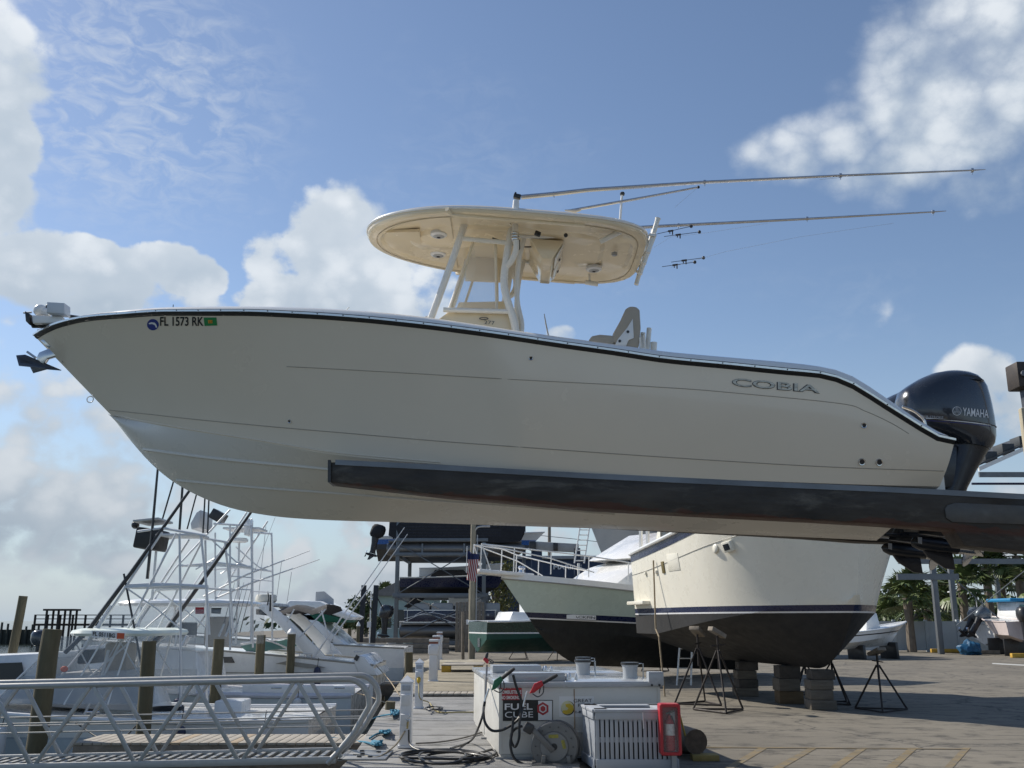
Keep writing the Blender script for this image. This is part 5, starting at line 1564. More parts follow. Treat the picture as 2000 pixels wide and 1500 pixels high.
def rails(root, pts, h, r=.016, step=4, name='rail', m=None, mirror=True, lean=0.0):
    """top rail on stanchions along a run of points"""
    m = m or tower_alu
    for f in ((lambda p: p, my) if mirror else (lambda p: p,)):
        top = [f(Vector(p)) + Vector((lean, 0, h[i] if hasattr(h, '__len__') else h)) for i, p in enumerate(pts)]
        MB().tube(top, r, 6).build('bow_rail', m, root, local=True)
        for i in range(0, len(pts), step):
            MB().tube([f(Vector(pts[i])), top[i]], r * .9, 6).build('stanchion', m, root, local=True)

# ------------------------------------------------------------------ white motor yacht on stands
ya = thing('motor_yacht', 'big white motor yacht with dark bottom propped on jack stands, bow towards us', 'boat', (7.30, 20.1, 0))
side, bot = param_hull(8.9, 4.8, (4.7, 4.1, 3.8), (2.42, 1.55), .86, .62, cb=.88, flare=.35, full=5.6, ue=.66, cfull=4.2)
hull_parts(ya, side, bot, (2.22, 2.09, 2.055), ('hull', 'boot_stripe', 'white_line', 'bottom'), (old_white, navy, white_sticker, bottom_grey), rail=None)
sh = [r[0] for r in side]
for f in (lambda p: p, my):
    MB().tube([f(p) + Vector((0, -.02 if f(p).y < 0 else .02, -.05)) for p in sh], .055, 8).build('toe_rail', gel_white, ya, local=True)
    rows = [[f(r[1].lerp(r[0], .55)) + Vector((0, -.012 if f(r[0]).y < 0 else .012, 0)), f(r[2].lerp(r[1], .3)) + Vector((0, -.012 if f(r[0]).y < 0 else .012, 0))] for r in side]
    MB().grid(rows).build('navy_band', navy, ya, local=True, fix=False)
# moulded knuckle line, vents and hatch on the topsides
line_m = mat('grey_seam', (.30, .29, .26), .5)
for f in (lambda p: p, my):
    s_ = -1 if f(sh[10]).y < 0 else 1
    MB().tube([f(r[4]) + Vector((0, s_ * .004, 0)) for r in side[1:]], .010, 5).build('topside_seam', line_m, ya, local=True)
bmy = bmesh.new()
tmp = MB(); tmp.grid(side); tmp.grid([[my(p) for p in r] for r in side]); tmpm = tmp.mesh('probe'); bmy.from_mesh(tmpm); bpy.data.meshes.remove(tmpm); BVH_YA = BVHTree.FromBMesh(bmy); bmy.free()
aim(ya, (-.19, .982))
YM = Matrix.Translation((7.30, 20.1, 0)) @ Matrix.Rotation(math.atan2(.982, -.19), 4, 'Z')
def on_yacht(px, py, lift=.0):
    o = YM.inverted() @ EYE; d = (YM.to_3x3().inverted() @ ray(px, py)).normalized()
    loc, nrm, _, _ = BVH_YA.ray_cast(o, d)
    if loc is None: return None, None
    if nrm.dot(d) > 0: nrm = -nrm
    return loc + nrm * lift, nrm
for (px, py, sx, sz, name) in ((1425, 1066, .30, .24, 'box_vent'), (1397, 1071, .16, .16, 'shell_vent'), (1315, 1098, .75, .42, 'topside_hatch'), (1296, 1108, .16, .30, 'square_port'), (1283, 1117, .16, .08, 'scupper'), (1262, 1120, .14, .08, 'scupper')):
    p, n = on_yacht(px, py)
    if p is None: continue
    t = Vector((1, 0, 0)); t = (t - n * t.dot(n)).normalized(); u = n.cross(t)
    M3 = Matrix((t, u, n)).transposed()
    if name == 'shell_vent':
        MB().ball(p, (.13, .05, .12), 12, 8).build(name, old_white, ya, local=True)
    else:
        dpt = {'box_vent': .10, 'topside_hatch': .012, 'square_port': .03, 'scupper': .05}[name]
        o = MB().box(p, (sx, sz, dpt * 2), M3).build(name, old_white if name != 'square_port' else mat('brass_port', (.22, .17, .07), .5, .5), ya, local=True, bevel=.02 if dpt > .05 else .004)
        if name == 'box_vent':
            MB().box(p + n * .1, (sx * .62, sz * .6, .02), M3).build('vent_opening', window_dark, o, local=True)
# swim ledge at the quarter
MB().span((7.4, 2.15, 2.32), (8.8, 2.42, 2.42)).build('rubbing_ledge', old_white, ya, local=True, bevel=.02)
house(ya, [(3.6, 3.9), (4.3, 4.9), (8.2, 4.9), (8.5, 3.7)], 1.7, 'deckhouse', old_white)
house(ya, [(5.0, 4.9), (5.3, 5.9), (7.8, 6.0), (8.0, 4.9)], 1.6, 'flybridge', old_white)
side_pane(ya, [(4.6, 4.1), (4.8, 4.65), (6.2, 4.65), (6.2, 4.1)], 1.62, 'window', window_dark)
side_pane(ya, [(6.4, 4.1), (6.4, 4.65), (8.0, 4.65), (8.0, 4.1)], 1.62, 'window', window_dark)
for x in (8.2, 8.8):
    MB().tube([(x, 1.95, 3.7), (x, 1.9, 5.9)], .06, 6).build('awning_post', gel_white, ya, local=True)
MB().span((7.6, -2.0, 5.85), (9.4, 2.0, 5.95)).build('cockpit_awning', gel_white, ya, local=True, bevel=.02)
rails(ya, [tuple(p + Vector((0, .06, 0))) for p in sh[2:26:2]], .65, step=2)
# hanging rope
a, n = on_yacht(1284, 1120, .10); a = YM @ (a if a is not None else Vector((7.6, 2.3, 3.4)))
rp = MB().tube([a + Vector((0, 0, .35)), a, a + Vector((-.02, -.15, -1.4)), Vector((a.x + .02, a.y - .4, 1.5)), Vector((a.x + .1, a.y - .5, .05))], .022, 6).build('hanging_rope', mat('tan_rope', (.33, .26, .17), .8, var=.3, vs=20))
tag(rp, 'tan rope hanging from the side of the big white yacht to the ground', 'rope')

# ------------------------------------------------------------------ jack stands
stand_mat = mat('rusty_stand_steel', (.035, .028, .024), .7, .2, var=.4, vs=5, dirt=((.09, .04, .02), .35, 6, .3))
JH = 1.16
js = thing('jack_stand', 'x', 'jack stand', (0, 0, 0), 'jack stands propping boats in the yard')
ft = []
for k in range(3):
    t = 2 * math.pi * k / 3 + .3
    f_ = Vector((.62 * math.cos(t), .62 * math.sin(t), .02)); ft.append(f_)
    MB().tube([f_, (.03 * math.cos(t), .03 * math.sin(t), JH * .80)], .021, 6).build('leg', stand_mat, js, local=True)
for k in range(3):
    MB().tube([ft[k], ft[(k+1) % 3]], .017, 6).build('base_tie', stand_mat, js, local=True)
MB().tube([(0, 0, JH * .55), (0, 0, JH)], .024, 8).build('screw', stand_mat, js, local=True)
MB().tube([(-.16, 0, JH * .86), (.16, 0, JH * .88)], .012, 6).build('screw_handle', stand_mat, js, local=True)
MB().box((0, 0, JH + .05), (.34, .26, .07), (0, R(22), 0)).build('pad', wood_grey, js, local=True, bevel=.01)
def stand(px, py, rot, lab, h=1.0, first=False):
    g = ground(px, py); return place(js, (g.x, g.y, 0), rot, lab, (1, 1, h), first)
stand(1408, 1390, .2, 'jack stand with tilted wooden pad nearest the blocks under the white yacht', 1.36, True)
stand(1368, 1376, .9, 'jack stand just left of the one with the tilted wooden pad', 1.36)
stand(1722, 1388, 2.0, 'black jack stand out by itself right of the white yacht bow', 1.02)
stand(1630, 1374, .5, 'jack stand behind the timber blocks under the yacht forefoot', .98)
stand(1576, 1356, 1.4, 'jack stand half hidden behind the front timber stack', .8)
stand(1283, 1312, .3, 'jack stand at the hanging rope by the yacht quarter', 1.1)
stand(1235, 1302, 1.0, 'jack stand under the dark hull behind the tank caps', .9)
stand(1090, 1290, .1, 'jack stand under the forefoot of the pale green boat', .75)
stand(1018, 1288, .8, 'jack stand in front of the dark green hull', 1.0)
stand(1130, 1286, .4, 'jack stand farther aft under the pale green boat', .8)

# ------------------------------------------------------------------ timber blocks under the keel
blk = [mat('block_grey', (.13, .11, .085), .9, var=.3, vs=6, bump=.5, bs=20, stretch=(.5, 3, 3)), mat('block_brown', (.12, .08, .04), .9, var=.3, vs=6, bump=.5, bs=20, stretch=(.5, 3, 3)), mat('block_dark', (.07, .06, .05), .9, var=.3, vs=6, bump=.5, bs=20)]
def stack(s_, w, n, mats, lab, htop):
    g = YM @ Vector((s_, 0, 0)); g.y -= .28
    hh = htop / n; z = 0.0
    names = ['bottom', 'second', 'third', 'fourth', 'fifth']
    for k in range(n):
        j = random.uniform(-.04, .04)
        o = MB().box((g.x + j, g.y + .28, z + hh / 2), (w * (1.12 if k == 0 else 1.0), .55, hh - .006), (0, 0, random.uniform(-.06, .06))).build('timber_block', blk[mats[k]], bevel=.012)
        tag(o, ('top' if k == n - 1 else names[k]) + ' timber block of the ' + lab, 'timber block', 'keel blocks under the yacht')
        z += hh
stack(2.5, .50, 4, (0, 0, 0, 2), 'front stack under the yacht keel', .84)
stack(4.1, .50, 3, (1, 0, 2), 'middle stack under the yacht keel', .86)
stack(6.4, .50, 4, (0, 2, 0, 2), 'rear stack under the yacht keel', .86)

# step ladder below the yacht quarter
ld = thing('step_ladder', 'grey step ladder standing below the yacht quarter', 'ladder', tuple(ground(1330, 1338)))
g = ground(1322, 1340)
for (dx, dy) in ((0, 0), (.42, 0)):
    MB().bar((g.x + dx, g.y, .02), (g.x + dx * .8 + .25, g.y + .2, 1.9), .05, .03).build('stile', alu_dull, ld)
for k in range(6):
    f_ = .12 + k * .15
    MB().bar((g.x + .25 * f_, g.y + .2 * f_, 1.88 * f_), (g.x + .42 + (.25 - .084) * f_, g.y + .2 * f_, 1.88 * f_), .05, .03).build('rung', alu_dull, ld)

# ------------------------------------------------------------------ pale green sport boat behind
bf = thing('sportfishing_yacht', 'pale green sport boat with black bottom, bow pulpit and bow rails', 'boat', (-.44, 31.0, 0))
side, bot = param_hull(11.0, 3.9, (3.20, 2.95, 2.8), (1.75, 1.45), .62, 1.35, cb=.86, flare=.9, full=2.3, ue=.5)
hull_parts(bf, side, bot, (2.20, 2.04, 2.0), ('hull', 'boot_stripe', 'white_line', 'bottom'), (mint, navy, white_sticker, bottom_black), rail=None)
sh = [r[0] for r in side]
for f in (lambda p: p, my):
    s_ = -1 if f is not my else 1
    MB().grid([[f(r[0]) + Vector((0, s_*.03, .16)), f(r[0]) + Vector((0, s_*.035, -.02))] for r in side] ).build('gunwale_band', gel_white, bf, local=True, fix=False)
    MB().tube([f(r[0]) + Vector((0, s_*.03, -.03)) for r in side], .02, 6).build('rub_rail', line_m, bf, local=True)
MB().prism([(-1.0, -.25, 3.28), (.9, -.5, 3.26), (.9, .5, 3.26), (-1.0, .25, 3.28)], (0, 0, .12)).build('bow_pulpit', gel_white, bf, local=True, bevel=.03)
MB().lathe([(.10, 3.38), (.08, 3.5), (.12, 3.55), (.10, 3.62)], (.75, 0, 0), (0, 0, 1), 12).build('windlass', steel, bf, local=True)
rails(bf, [(-.95, -.22, 3.38), (0.2, -.35, 3.38), (1.2, -.95, 3.36), (2.4, -1.35, 3.34), (3.8, -1.65, 3.3), (5.4, -1.8, 3.26), (6.8, -1.85, 3.2)], [.78, .76, .70, .66, .6, .55, .5], .022, 1, m=gel_white)
for f in (lambda p: Vector(p), lambda p: my(Vector(p))):
    MB().tube([f((-.95, -.22, 4.16)), f((1.2, -.9, 3.86)), f((2.6, -1.38, 3.5))], .02, 6).build('lower_rail', gel_white, bf, local=True)
    MB().tube([f((-.6, -.26, 3.38)), f((-.95, -.22, 4.16))], .02, 6).build('pulpit_brace', gel_white, bf, local=True)
house(bf, [(3.2, 3.05), (4.6, 3.9), (5.4, 4.15), (10.0, 4.15), (10.4, 2.9)], 1.5, 'cabin', gel_white)
house(bf, [(4.6, 4.15), (6.4, 5.2), (9.3, 5.2), (9.4, 4.15)], 1.45, 'flybridge', gel_white)
for s in (1, -1):
    MB().prism([(5.1, s * 1.46, 4.42), (8.8, s * 1.44, 4.62), (8.8, s * 1.44, 4.74), (5.4, s * 1.46, 4.55)], (0, s * .012, 0)).build('blue_stripe', navy, bf, local=True)
MB().tube([(6.6, -1.5, 5.2), (6.9, -1.5, 5.75), (8.9, -1.5, 5.7), (9.2, -1.5, 5.2)], .025, 6).build('bimini_frame', steel, bf, local=True)
MB().prism([(6.3, -1.5, 5.72), (7.2, -1.5, 5.86), (9.2, -1.5, 5.80), (9.3, -1.5, 5.68), (7.2, -1.5, 5.7)], (0, 3.0, 0)).build('blue_bimini', canvas_blue, bf, local=True, bevel=.02)
# nameplate on the stripe
vs, fs = text_mesh('BLACKFIN', bold=.01)
def bf_side(x, z):
    best = min(((abs(p.x - x) + abs(p.z - z), p) for r in side for p in r), key=lambda q: q[0])[1]
    return best
x0_, x1_, z0_, z1_ = 2.15, 3.0, 2.05, 2.19
y0_ = bf_side(x0_, 2.12).y - .05; y1_ = bf_side(x1_, 2.12).y - .05
npl = MB().prism([(x0_, y0_, z0_), (x1_, y1_, z0_), (x1_, y1_, z1_), (x0_, y0_, z1_)], (0, .01, 0)).build('nameplate', white_sticker, bf, local=True, smooth=False)
MB().add([(x0_ + .04 + (x1_ - x0_ - .08) * v.x, y0_ + (y1_ - y0_) * v.x - .008, z0_ + .03 + (z1_ - z0_ - .06) * v.y) for v in vs], fs).build('name_lettering', black_ink, npl, local=True, smooth=False, weld=False)
aim(bf, (.82, .57), R(2.6))

# ------------------------------------------------------------------ dark green boat further back
green_hull = mat('dark_green_hull', (.005, .030, .024), .25, var=.12, vs=.8, coat=.5)
green_bot = mat('teal_bottom_paint', (.006, .055, .042), .5, var=.2, vs=1, dirt=((.03, .05, .035), .35, 1.2, .3))
gb = thing('green_boat', 'dark green hulled boat seen from its stern behind the pale green one', 'boat', tuple(at(1215, 1260, 50)))
gb.location.z = 0; ORG[gb.name] = gb.location.copy()
side, bot = param_hull(7.6, 2.9, (2.5, 2.0, 1.85), (1.4, 1.05), .45, .9)
hull_parts(gb, side, bot, (1.36, 1.30), ('hull', 'white_line', 'bottom'), (green_hull, white_sticker, green_bot), rail=boat_white, rail_r=.05)
house(gb, [(4.6, 1.9), (4.7, 2.25), (6.2, 2.3), (6.4, 1.85)], 1.05, 'engine_box', boat_white)
MB().span((4.7, -.5, 2.2), (5.3, .3, 3.0)).build('console', boat_white, gb, local=True, bevel=.05)
MB().box((7.62, .3, .9), (.06, .3, .4)).build('trim_tab', steel, gb, local=True)
aim(gb, (-.93, -.36))

# ------------------------------------------------------------------ far outboards, skiffs, simple craft
def small_outboard(parent, pos, s=1.0, tilt=0.0, m=None, name='outboard_motor', yaw=0.0):
    """outboard built round its mount; fore is -x"""
    m = m or cowl_mat
    M = Matrix.Translation(pos) @ Matrix.Rotation(yaw, 4, 'Z') @ Matrix.Rotation(tilt, 4, 'Y') @ Matrix.Scale(s, 4)
    secs = []
    for (z, xa, xb, w) in ((.62, .18, .46, .08), (.58, .05, .58, .16), (.45, -.02, .66, .22), (.25, -.02, .68, .23), (.10, .04, .68, .2), (.0, .16, .60, .14)):
        sec = []
        for k in range(14):
            t = 2*math.pi*k/14; c, q = math.cos(t), math.sin(t); r = (abs(c)**2.6 + abs(q)**2.6) ** (-1/2.6)
            sec.append(Vector(((xa+xb)/2 + (xb-xa)/2*r*c, w*r*q, z)))
        secs.append(sec)
    mb = MB().grid(secs, closed_v=True); mb.add(secs[0], [tuple(range(14))]); mb.add(secs[-1], [tuple(range(14))])
    o = mb.xf(M).build(name, m, parent, local=True, angle=50)
    mid = [[Vector(((xa+xb)/2 + (xb-xa)/2*math.cos(t), w*math.sin(t), z)) for t in np.linspace(0, 6.283, 10, endpoint=False)] for (z, xa, xb, w) in ((.02, .2, .56, .12), (-.3, .2, .48, .09), (-.65, .18, .44, .06), (-.75, .14, .46, .04))]
    mb = MB().grid(mid, closed_v=True); mb.tube([(.02, 0, -.82), (.12, 0, -.82), (.45, 0, -.82), (.6, 0, -.82)], [.01, .06, .065, .045], 10); mb.prism([(.18, -.012, -.86), (.42, -.012, -.86), (.46, -.006, -1.08), (.36, -.006, -1.06)], (0, .024, 0))
    mb.xf(M).build('leg', cowl_low, o, local=True)
    bl = MB()
    for k in range(3):
        t = 2*math.pi*k/3
        bl.prism([(.6, .03*math.cos(t), -.82 + .03*math.sin(t)), (.57, .17*math.cos(t-.3), -.82 + .17*math.sin(t-.3)), (.63, .17*math.cos(t+.3), -.82 + .17*math.sin(t+.3))], (.012, 0, 0))
    bl.xf(M).build('propeller', steel, o, local=True)
    return o
# ================================================================== boats in the basin at left
def tower(root, legs, r, m=None):
    for P in legs:
        MB().tube([Vector(p) for p in P], r, 7).build('tower_leg', m or tower_alu, root)
def lad(root, a, b, w, n, name='ladder_rung', r=.014, d=(1, 0, 0)):
    a, b = Vector(a), Vector(b); d = Vector(d) * w
    for s in (0, 1):
        MB().tube([a + d * s, b + d * s], r * 1.3, 6).build('ladder_stile', tower_alu, root)
    for k in range(n):
        p = a.lerp(b, (k + .5) / n)
        MB().tube([p, p + d], r, 6).build(name, tower_alu, root)

# near fishing boat with registration board
YA_ = 21.5
fa = thing('tower_fishing_boat', 'white fishing boat with tuna tower and registration board, nearest in the water', 'boat', (-15.2, YA_, 0))
side, bot = param_hull(11.2, 3.7, (.78, .12, 0.0), (-.55, -.95), -1.7, .9, cb=.9)
hull_parts(fa, side, bot, (-.30, -.34), ('hull', 'blue_line', 'lower_hull'), (boat_white, mat('pale_blue_line', (.4, .46, .52), .4), ice_hull), rail=boat_white, rail_r=.05)
def fl(px, py, Y=YA_):      # pixel to the boat's local frame
    return at(px, py, Y) - Vector((-15.2, YA_, 0))
# trunk cabin, windscreen sides
house(fa, [(2.2, .5), (3.2, 1.15), (5.6, 1.25), (5.9, .35)], 1.25, 'trunk_cabin', boat_white)
hx0, hx1 = fl(163, 1230).x, fl(345, 1230).x
hz = fl(250, 1236).z
rows = []
for (f, dz) in ((.001, .10), (.8, .10), (.97, .06), (1, .0), (.97, -.05), (.8, -.06), (.001, -.05)):
    rr = []
    for k in range(36):
        t = 2*math.pi*k/36; c, q = math.cos(t), math.sin(t); e = (abs(c)**4 + abs(q)**4) ** -.25
        rr.append(Vector(((hx0+hx1)/2 + (hx1-hx0)/2*e*c*f, 1.35*e*q*f, hz + dz)))
    rows.append(rr)
top_a = MB().grid(rows, closed_v=True).build('hardtop', mat('mint_white', (.70, .76, .70), .35), fa, local=True)
y_ = -1.43
a, b = fl(171, 1231.5, YA_ - 1.43), fl(236, 1236, YA_ - 1.43); c = fl(171, 1245, YA_ - 1.43)
bd_ = MB().prism([(a.x, y_, a.z), (b.x, y_, b.z), (b.x, y_, fl(236, 1247.5, YA_-1.43).z), (c.x, y_, c.z)], (0, .02, 0)).build('registration_board', white_sticker, fa, local=True, smooth=False)
vs, fs = text_mesh('FL 0511BG', bold=.03)
xr = fl(219, 1234, YA_ - 1.43).x
MB().add([(a.x + .03 + (xr - a.x - .05) * v.x, y_ - .006, c.z + .03 + (b.z - a.z) * v.x * .9 + (a.z - c.z - .05) * v.y) for v in vs], fs).build('registration_lettering', black_ink, bd_, local=True, smooth=False, weld=False, fix=False)
MB().prism([(xr + .02, y_ - .004, c.z + .015 + (b.z - a.z)), (b.x - .01, y_ - .004, c.z + (b.z - a.z) + .015), (b.x - .01, y_ - .004, b.z - .01), (xr + .02, y_ - .004, b.z - .004)], (0, .003, 0)).build('orange_sticker', mat('orange_red_sticker', (.65, .10, .03), .4), bd_, local=True, smooth=False)
# clear enclosure: panes in a frame, one closed tent
ez0 = .28
for s in (-1, 1):
    P = [(hx0 - 1.15, s * 1.42, ez0), (hx0 + .05, s * 1.30, hz - .06), (hx1 - .02, s * 1.30, hz - .06), (hx1 + .05, s * 1.42, ez0)]
    for (f0, f1) in ((0, .45), (.45, .72), (.72, 1)):
        q = [Vector(P[0]).lerp(Vector(P[3]), f0), Vector(P[1]).lerp(Vector(P[2]), f0), Vector(P[1]).lerp(Vector(P[2]), f1), Vector(P[0]).lerp(Vector(P[3]), f1)]
        MB().add(q, [(0, 1, 2, 3)]).build('clear_curtain', vinyl_clear, fa, local=True, smooth=False)
        MB().tube([q[0], q[1]], .02, 6).build('curtain_pole', boat_white, fa, local=True)
    MB().add([Vector((P[0][0] + .1, s * 1.425, ez0 + .02)), Vector((P[0][0] + .55, s * 1.40, ez0 + .55)), Vector((P[3][0], s * 1.40, ez0 + .55)), Vector((P[3][0], s * 1.425, ez0 + .02))], [(0, 1, 2, 3)]).build('lower_curtain', mat('grey_curtain', (.40, .44, .48), .5, alpha=.6), fa, local=True, smooth=False)
MB().add([(hx0 - 1.15, -1.42, ez0), (hx0 + .05, -1.30, hz - .06), (hx0 + .05, 1.30, hz - .06), (hx0 - 1.15, 1.42, ez0)], [(0, 1, 2, 3)]).build('front_curtain', vinyl_clear, fa, local=True, smooth=False)
MB().add([(hx1 + .05, -1.42, ez0), (hx1 - .02, -1.30, hz - .06), (hx1 - .02, 1.30, hz - .06), (hx1 + .05, 1.42, ez0)], [(0, 1, 2, 3)]).build('rear_curtain', vinyl_clear, fa, local=True, smooth=False)
house(fa, [(hx0 - .6, .2), (hx0 - .2, .85), (hx1 - .8, .9), (hx1 - .6, .1)], .8, 'helm_console', mat('shaded_console', (.5, .5, .5), .5))
MB().ball((hx0 + .15, -1.25, .95), (.08, .04, .06), 10, 6).build('life_buoy', mat('orange_float', (.6, .10, .03), .6), fa, local=True)
# tower: raked front legs, upright rear legs, ladder, platform
def A_(px, py, s=-1):
    return fl(px, py, YA_ + s * 1.15) 
for s in (-1, 1):
    def Q(px, py): 
        return at(px, py, YA_ + s * .95) - Vector((-15.2, YA_, 0)) if s < 0 else (lambda p: Vector((p.x, .95, p.z)))(at(px, py, YA_ - .95) - Vector((-15.2, YA_, 0)))
    for P, r in (([(20, 1432), (165, 1258), (310, 1038)], .026), ([(150, 1412), (225, 1262), (338, 1040)], .026), ([(345, 1418), (346, 1200), (344, 1040)], .026), ([(402, 1240), (397, 1150), (386, 1045)], .026),
                 ([(236, 1147), (340, 1142), (398, 1147)], .028), ([(142, 1258), (180, 1330), (225, 1250), (270, 1325)], .018), ([(240, 1148), (300, 1190), (345, 1228)], .018), ([(160, 1330), (320, 1190)], .02), ([(180, 1370), (205, 1270)], .03), ([(262, 1037), (310, 1030), (395, 1045)], .028)):
        MB().tube([Q(*p) for p in P], r, 7).build('tower_leg', tower_alu, fa, local=True)
    # black outriggers stowed up the tower
    for P, r in (([(120, 1275), (165, 1232), (250, 1117), (363, 957)], [.05, .05, .045, .03]), ([(235, 1120), (258, 1240), (273, 1322)], .022), ([(281, 1130), (292, 1020), (302, 910)], [.035, .03, .025])):
        if s < 0 or P[0][0] == 120:
            P = [(x + (95 if s > 0 and P[0][0] == 120 else 0), y) for x, y in P]
            MB().tube([Q(*p) for p in P], r, 7).build('outrigger', black_plastic, fa, local=True)
for (P, r) in (([(313, 1012), (337, 930), (344, 905)], .02), ([(346, 1035), (352, 950), (353, 900)], .03), ([(361, 1032), (379, 965), (385, 930)], .018), ([(392, 1040), (397, 950)], .02), ([(401, 1040), (405, 940)], .02)):
    MB().tube([fl(x, y) for x, y in P], r, 6).build('rod', black_plastic, fa, local=True)
p0 = fl(292, 1053)
MB().box(p0, (.5, .8, .45), (0, .12, 0)).build('helm_pod', mat('dark_pod', (.03, .03, .03), .6), fa, local=True, bevel=.04)
MB().box(fl(295, 1018), (.55, 1.0, .05), (0, -.1, 0)).build('tower_roof_frame', alu_dull, fa, local=True, bevel=.01)
MB().ball(fl(260, 1024), .09, 10, 6).build('spotlight', black_plastic, fa, local=True)
MB().box(fl(352, 1046), (.95, .8, .05)).build('tower_platform', tower_alu, fa, local=True, bevel=.01)
MB().prism([tuple(fl(x, y, YA_ - .95)) for x, y in ((240, 1140), (300, 1137), (398, 1142), (396, 1149), (300, 1150), (250, 1150))], (0, .14, 0)).build('belly_band', boat_white, fa, local=True, bevel=.02)
p = fl(300, 1080); MB().tube([p + Vector((0, 0, .3)), p + Vector((0, 0, -1.0))], .03, 6).build('pod_pipe', tower_alu, fa, local=True)
lad(fa, fl(374, 1420, YA_ - 1.2), fl(382, 1050, YA_ - 1.2), .30, 11)
MB().tube([fl(349, 1262, YA_ - 1.3), fl(358, 1242, YA_ - 1.3)], .035, 8).build('rod_holder', tower_alu, fa, local=True)
# cowl vent bags, bait station and box in the cockpit
MB().prism([(8.0, -1.5, .05), (10.7, -1.55, .02), (10.7, -1.55, -.25), (8.0, -1.5, -.2)], (0, .2, 0)).build('coaming_locker', boat_white, fa, local=True, bevel=.02)
house(fa, [(6.5, .0), (6.8, .55), (7.6, .6), (7.9, -.05)], .6, 'engine_cover', boat_white)
aim(fa, (1, .02))

# second tower boat
YB_ = 27.5
fb = thing('tower_sportfisher', 'white sportfisher with tall open tower, moored beyond the registration board boat', 'boat', (-14.6, YB_, 0))
side, bot = param_hull(10.5, 3.7, (.9, .2, .05), (-.5, -.9), -1.7, .9, cb=.9)
hull_parts(fb, side, bot, (-.42, -.45), ('hull', 'seam_line', 'lower_hull'), (ice_hull, mat('seam_blue_grey', (.3, .36, .40), .4), ice_hull), rail=mat('pale_lilac_rail', (.55, .56, .62), .4), rail_r=.07)
OB = Vector((-14.6, YB_, 0))
def fq(px, py, s=-1, w=1.2):
    p = at(px, py, YB_ - w) - OB
    return Vector((p.x, s * w, p.z))
hx0, hx1 = fq(212, 1178).x, fq(478, 1178).x
hz = fq(340, 1178).z
rows = []
for (f, dz) in ((.001, .12), (.8, .11), (.97, .06), (1, .0), (.97, -.06), (.001, -.06)):
    rr = []
    for k in range(36):
        t = 2*math.pi*k/36; c, q = math.cos(t), math.sin(t); e = (abs(c)**3.5 + abs(q)**3.5) ** (-1/3.5)
        rr.append(Vector(((hx0+hx1)/2 + (hx1-hx0)/2*e*c*f, 1.5*e*q*f, hz + dz)))
    rows.append(rr)
MB().grid(rows, closed_v=True).build('hardtop', boat_white, fb, local=True)
for s in (-1, 1):
    zb_ = fq(300, 1262).z
    xs = [hx0 + .1, hx0 + .9, hx0 + 1.9, hx1 - .9, hx1 - .1]
    for i in range(4):
        sl = .55 if i == 0 else 0
        MB().add([(xs[i] - sl, s * 1.45, zb_), (xs[i], s * 1.35, hz - .06), (xs[i+1], s * 1.35, hz - .06), (xs[i+1], s * 1.45, zb_)], [(0, 1, 2, 3)]).build('clear_curtain', vinyl_clear, fb, local=True, smooth=False)
        MB().tube([(xs[i] - sl, s * 1.45, zb_), (xs[i], s * 1.35, hz - .06)], .03, 6).build('curtain_pole', boat_white, fb, local=True)
house(fb, [(2.0, .55), (3.4, 1.25), (hx0 + .3, 1.3), (hx1 - 1.2, 1.1), (hx1 - 1.0, .1)], 1.3, 'cabin', boat_white)
MB().prism([tuple(fq(x, y, -1, 1.36)) for x, y in ((379, 1186), (396, 1186), (396, 1199), (379, 1199))], (0, .02, 0)).build('red_flag', mat('red_cloth', (.35, .02, .03), .7), fb, local=True)
MB().prism([tuple(fq(x, y, -1, 1.36)) for x, y in ((410, 1187), (430, 1187), (428, 1199), (410, 1198))], (0, .02, 0)).build('dark_pane', window_dark, fb, local=True)
for s in (-1, 1):
    for P, r in (([(230, 1275), (340, 1110), (447, 995)], .028), ([(300, 1270), (400, 1120), (480, 1000)], .028), ([(447, 1270), (447, 1025)], .028), ([(488, 1255), (490, 1120), (488, 1025)], .028), ([(418, 1178), (418, 1040)], .025),
                 ([(348, 1105), (420, 1099), (490, 1107)], .03), ([(412, 1055), (460, 1098), (488, 1108)], .02), ([(415, 1022), (488, 1027)], .03), ([(447, 1125), (490, 1128)], .016), ([(447, 1150), (490, 1152)], .016), ([(380, 1112), (427, 1085)], .02)):
        MB().tube([fq(x, y, s) for x, y in P], r, 7).build('tower_leg', tower_alu, fb, local=True)
MB().prism([tuple(fq(x, y)) for x, y in ((350, 1102), (420, 1100), (488, 1106), (488, 1110), (420, 1106), (350, 1107))], (0, .12, 0)).build('belly_band', boat_white, fb, local=True)
MB().box((fq(455, 1026).x, 0, fq(455, 1026).z), (1.0, 1.0, .05)).build('tower_platform', tower_alu, fb, local=True)
MB().prism([tuple(fq(x, y, -1, .6)) for x, y in ((370, 1022), (382, 1000), (390, 995), (388, 1030), (372, 1034))], (0, 1.2, 0)).build('bucket_screen', mat('grey_white_pod', (.55, .56, .57), .4), fb, local=True, bevel=.02)
MB().box(fq(484, 1030, -1, .6), (.12, .5, .45)).build('control_box', boat_white, fb, local=True, bevel=.02)
MB().box(fq(425, 1008, -1, .5), (.35, .5, .28), (0, .5, 0)).build('tower_screen', black_plastic, fb, local=True, bevel=.02)
rp_ = fq(466, 1055, -1, .3)
MB().lathe([(.001, .07), (.2, .06), (.24, .02), (.24, -.03), (.18, -.06), (.001, -.06)], rp_, (0, 0, 1), 20).build('radar_dome', boat_white, fb, local=True)
MB().tube([rp_ + Vector((0, 0, -.05)), rp_ + Vector((.05, 0, -1.6))], .03, 6).build('radar_post', tower_alu, fb, local=True)
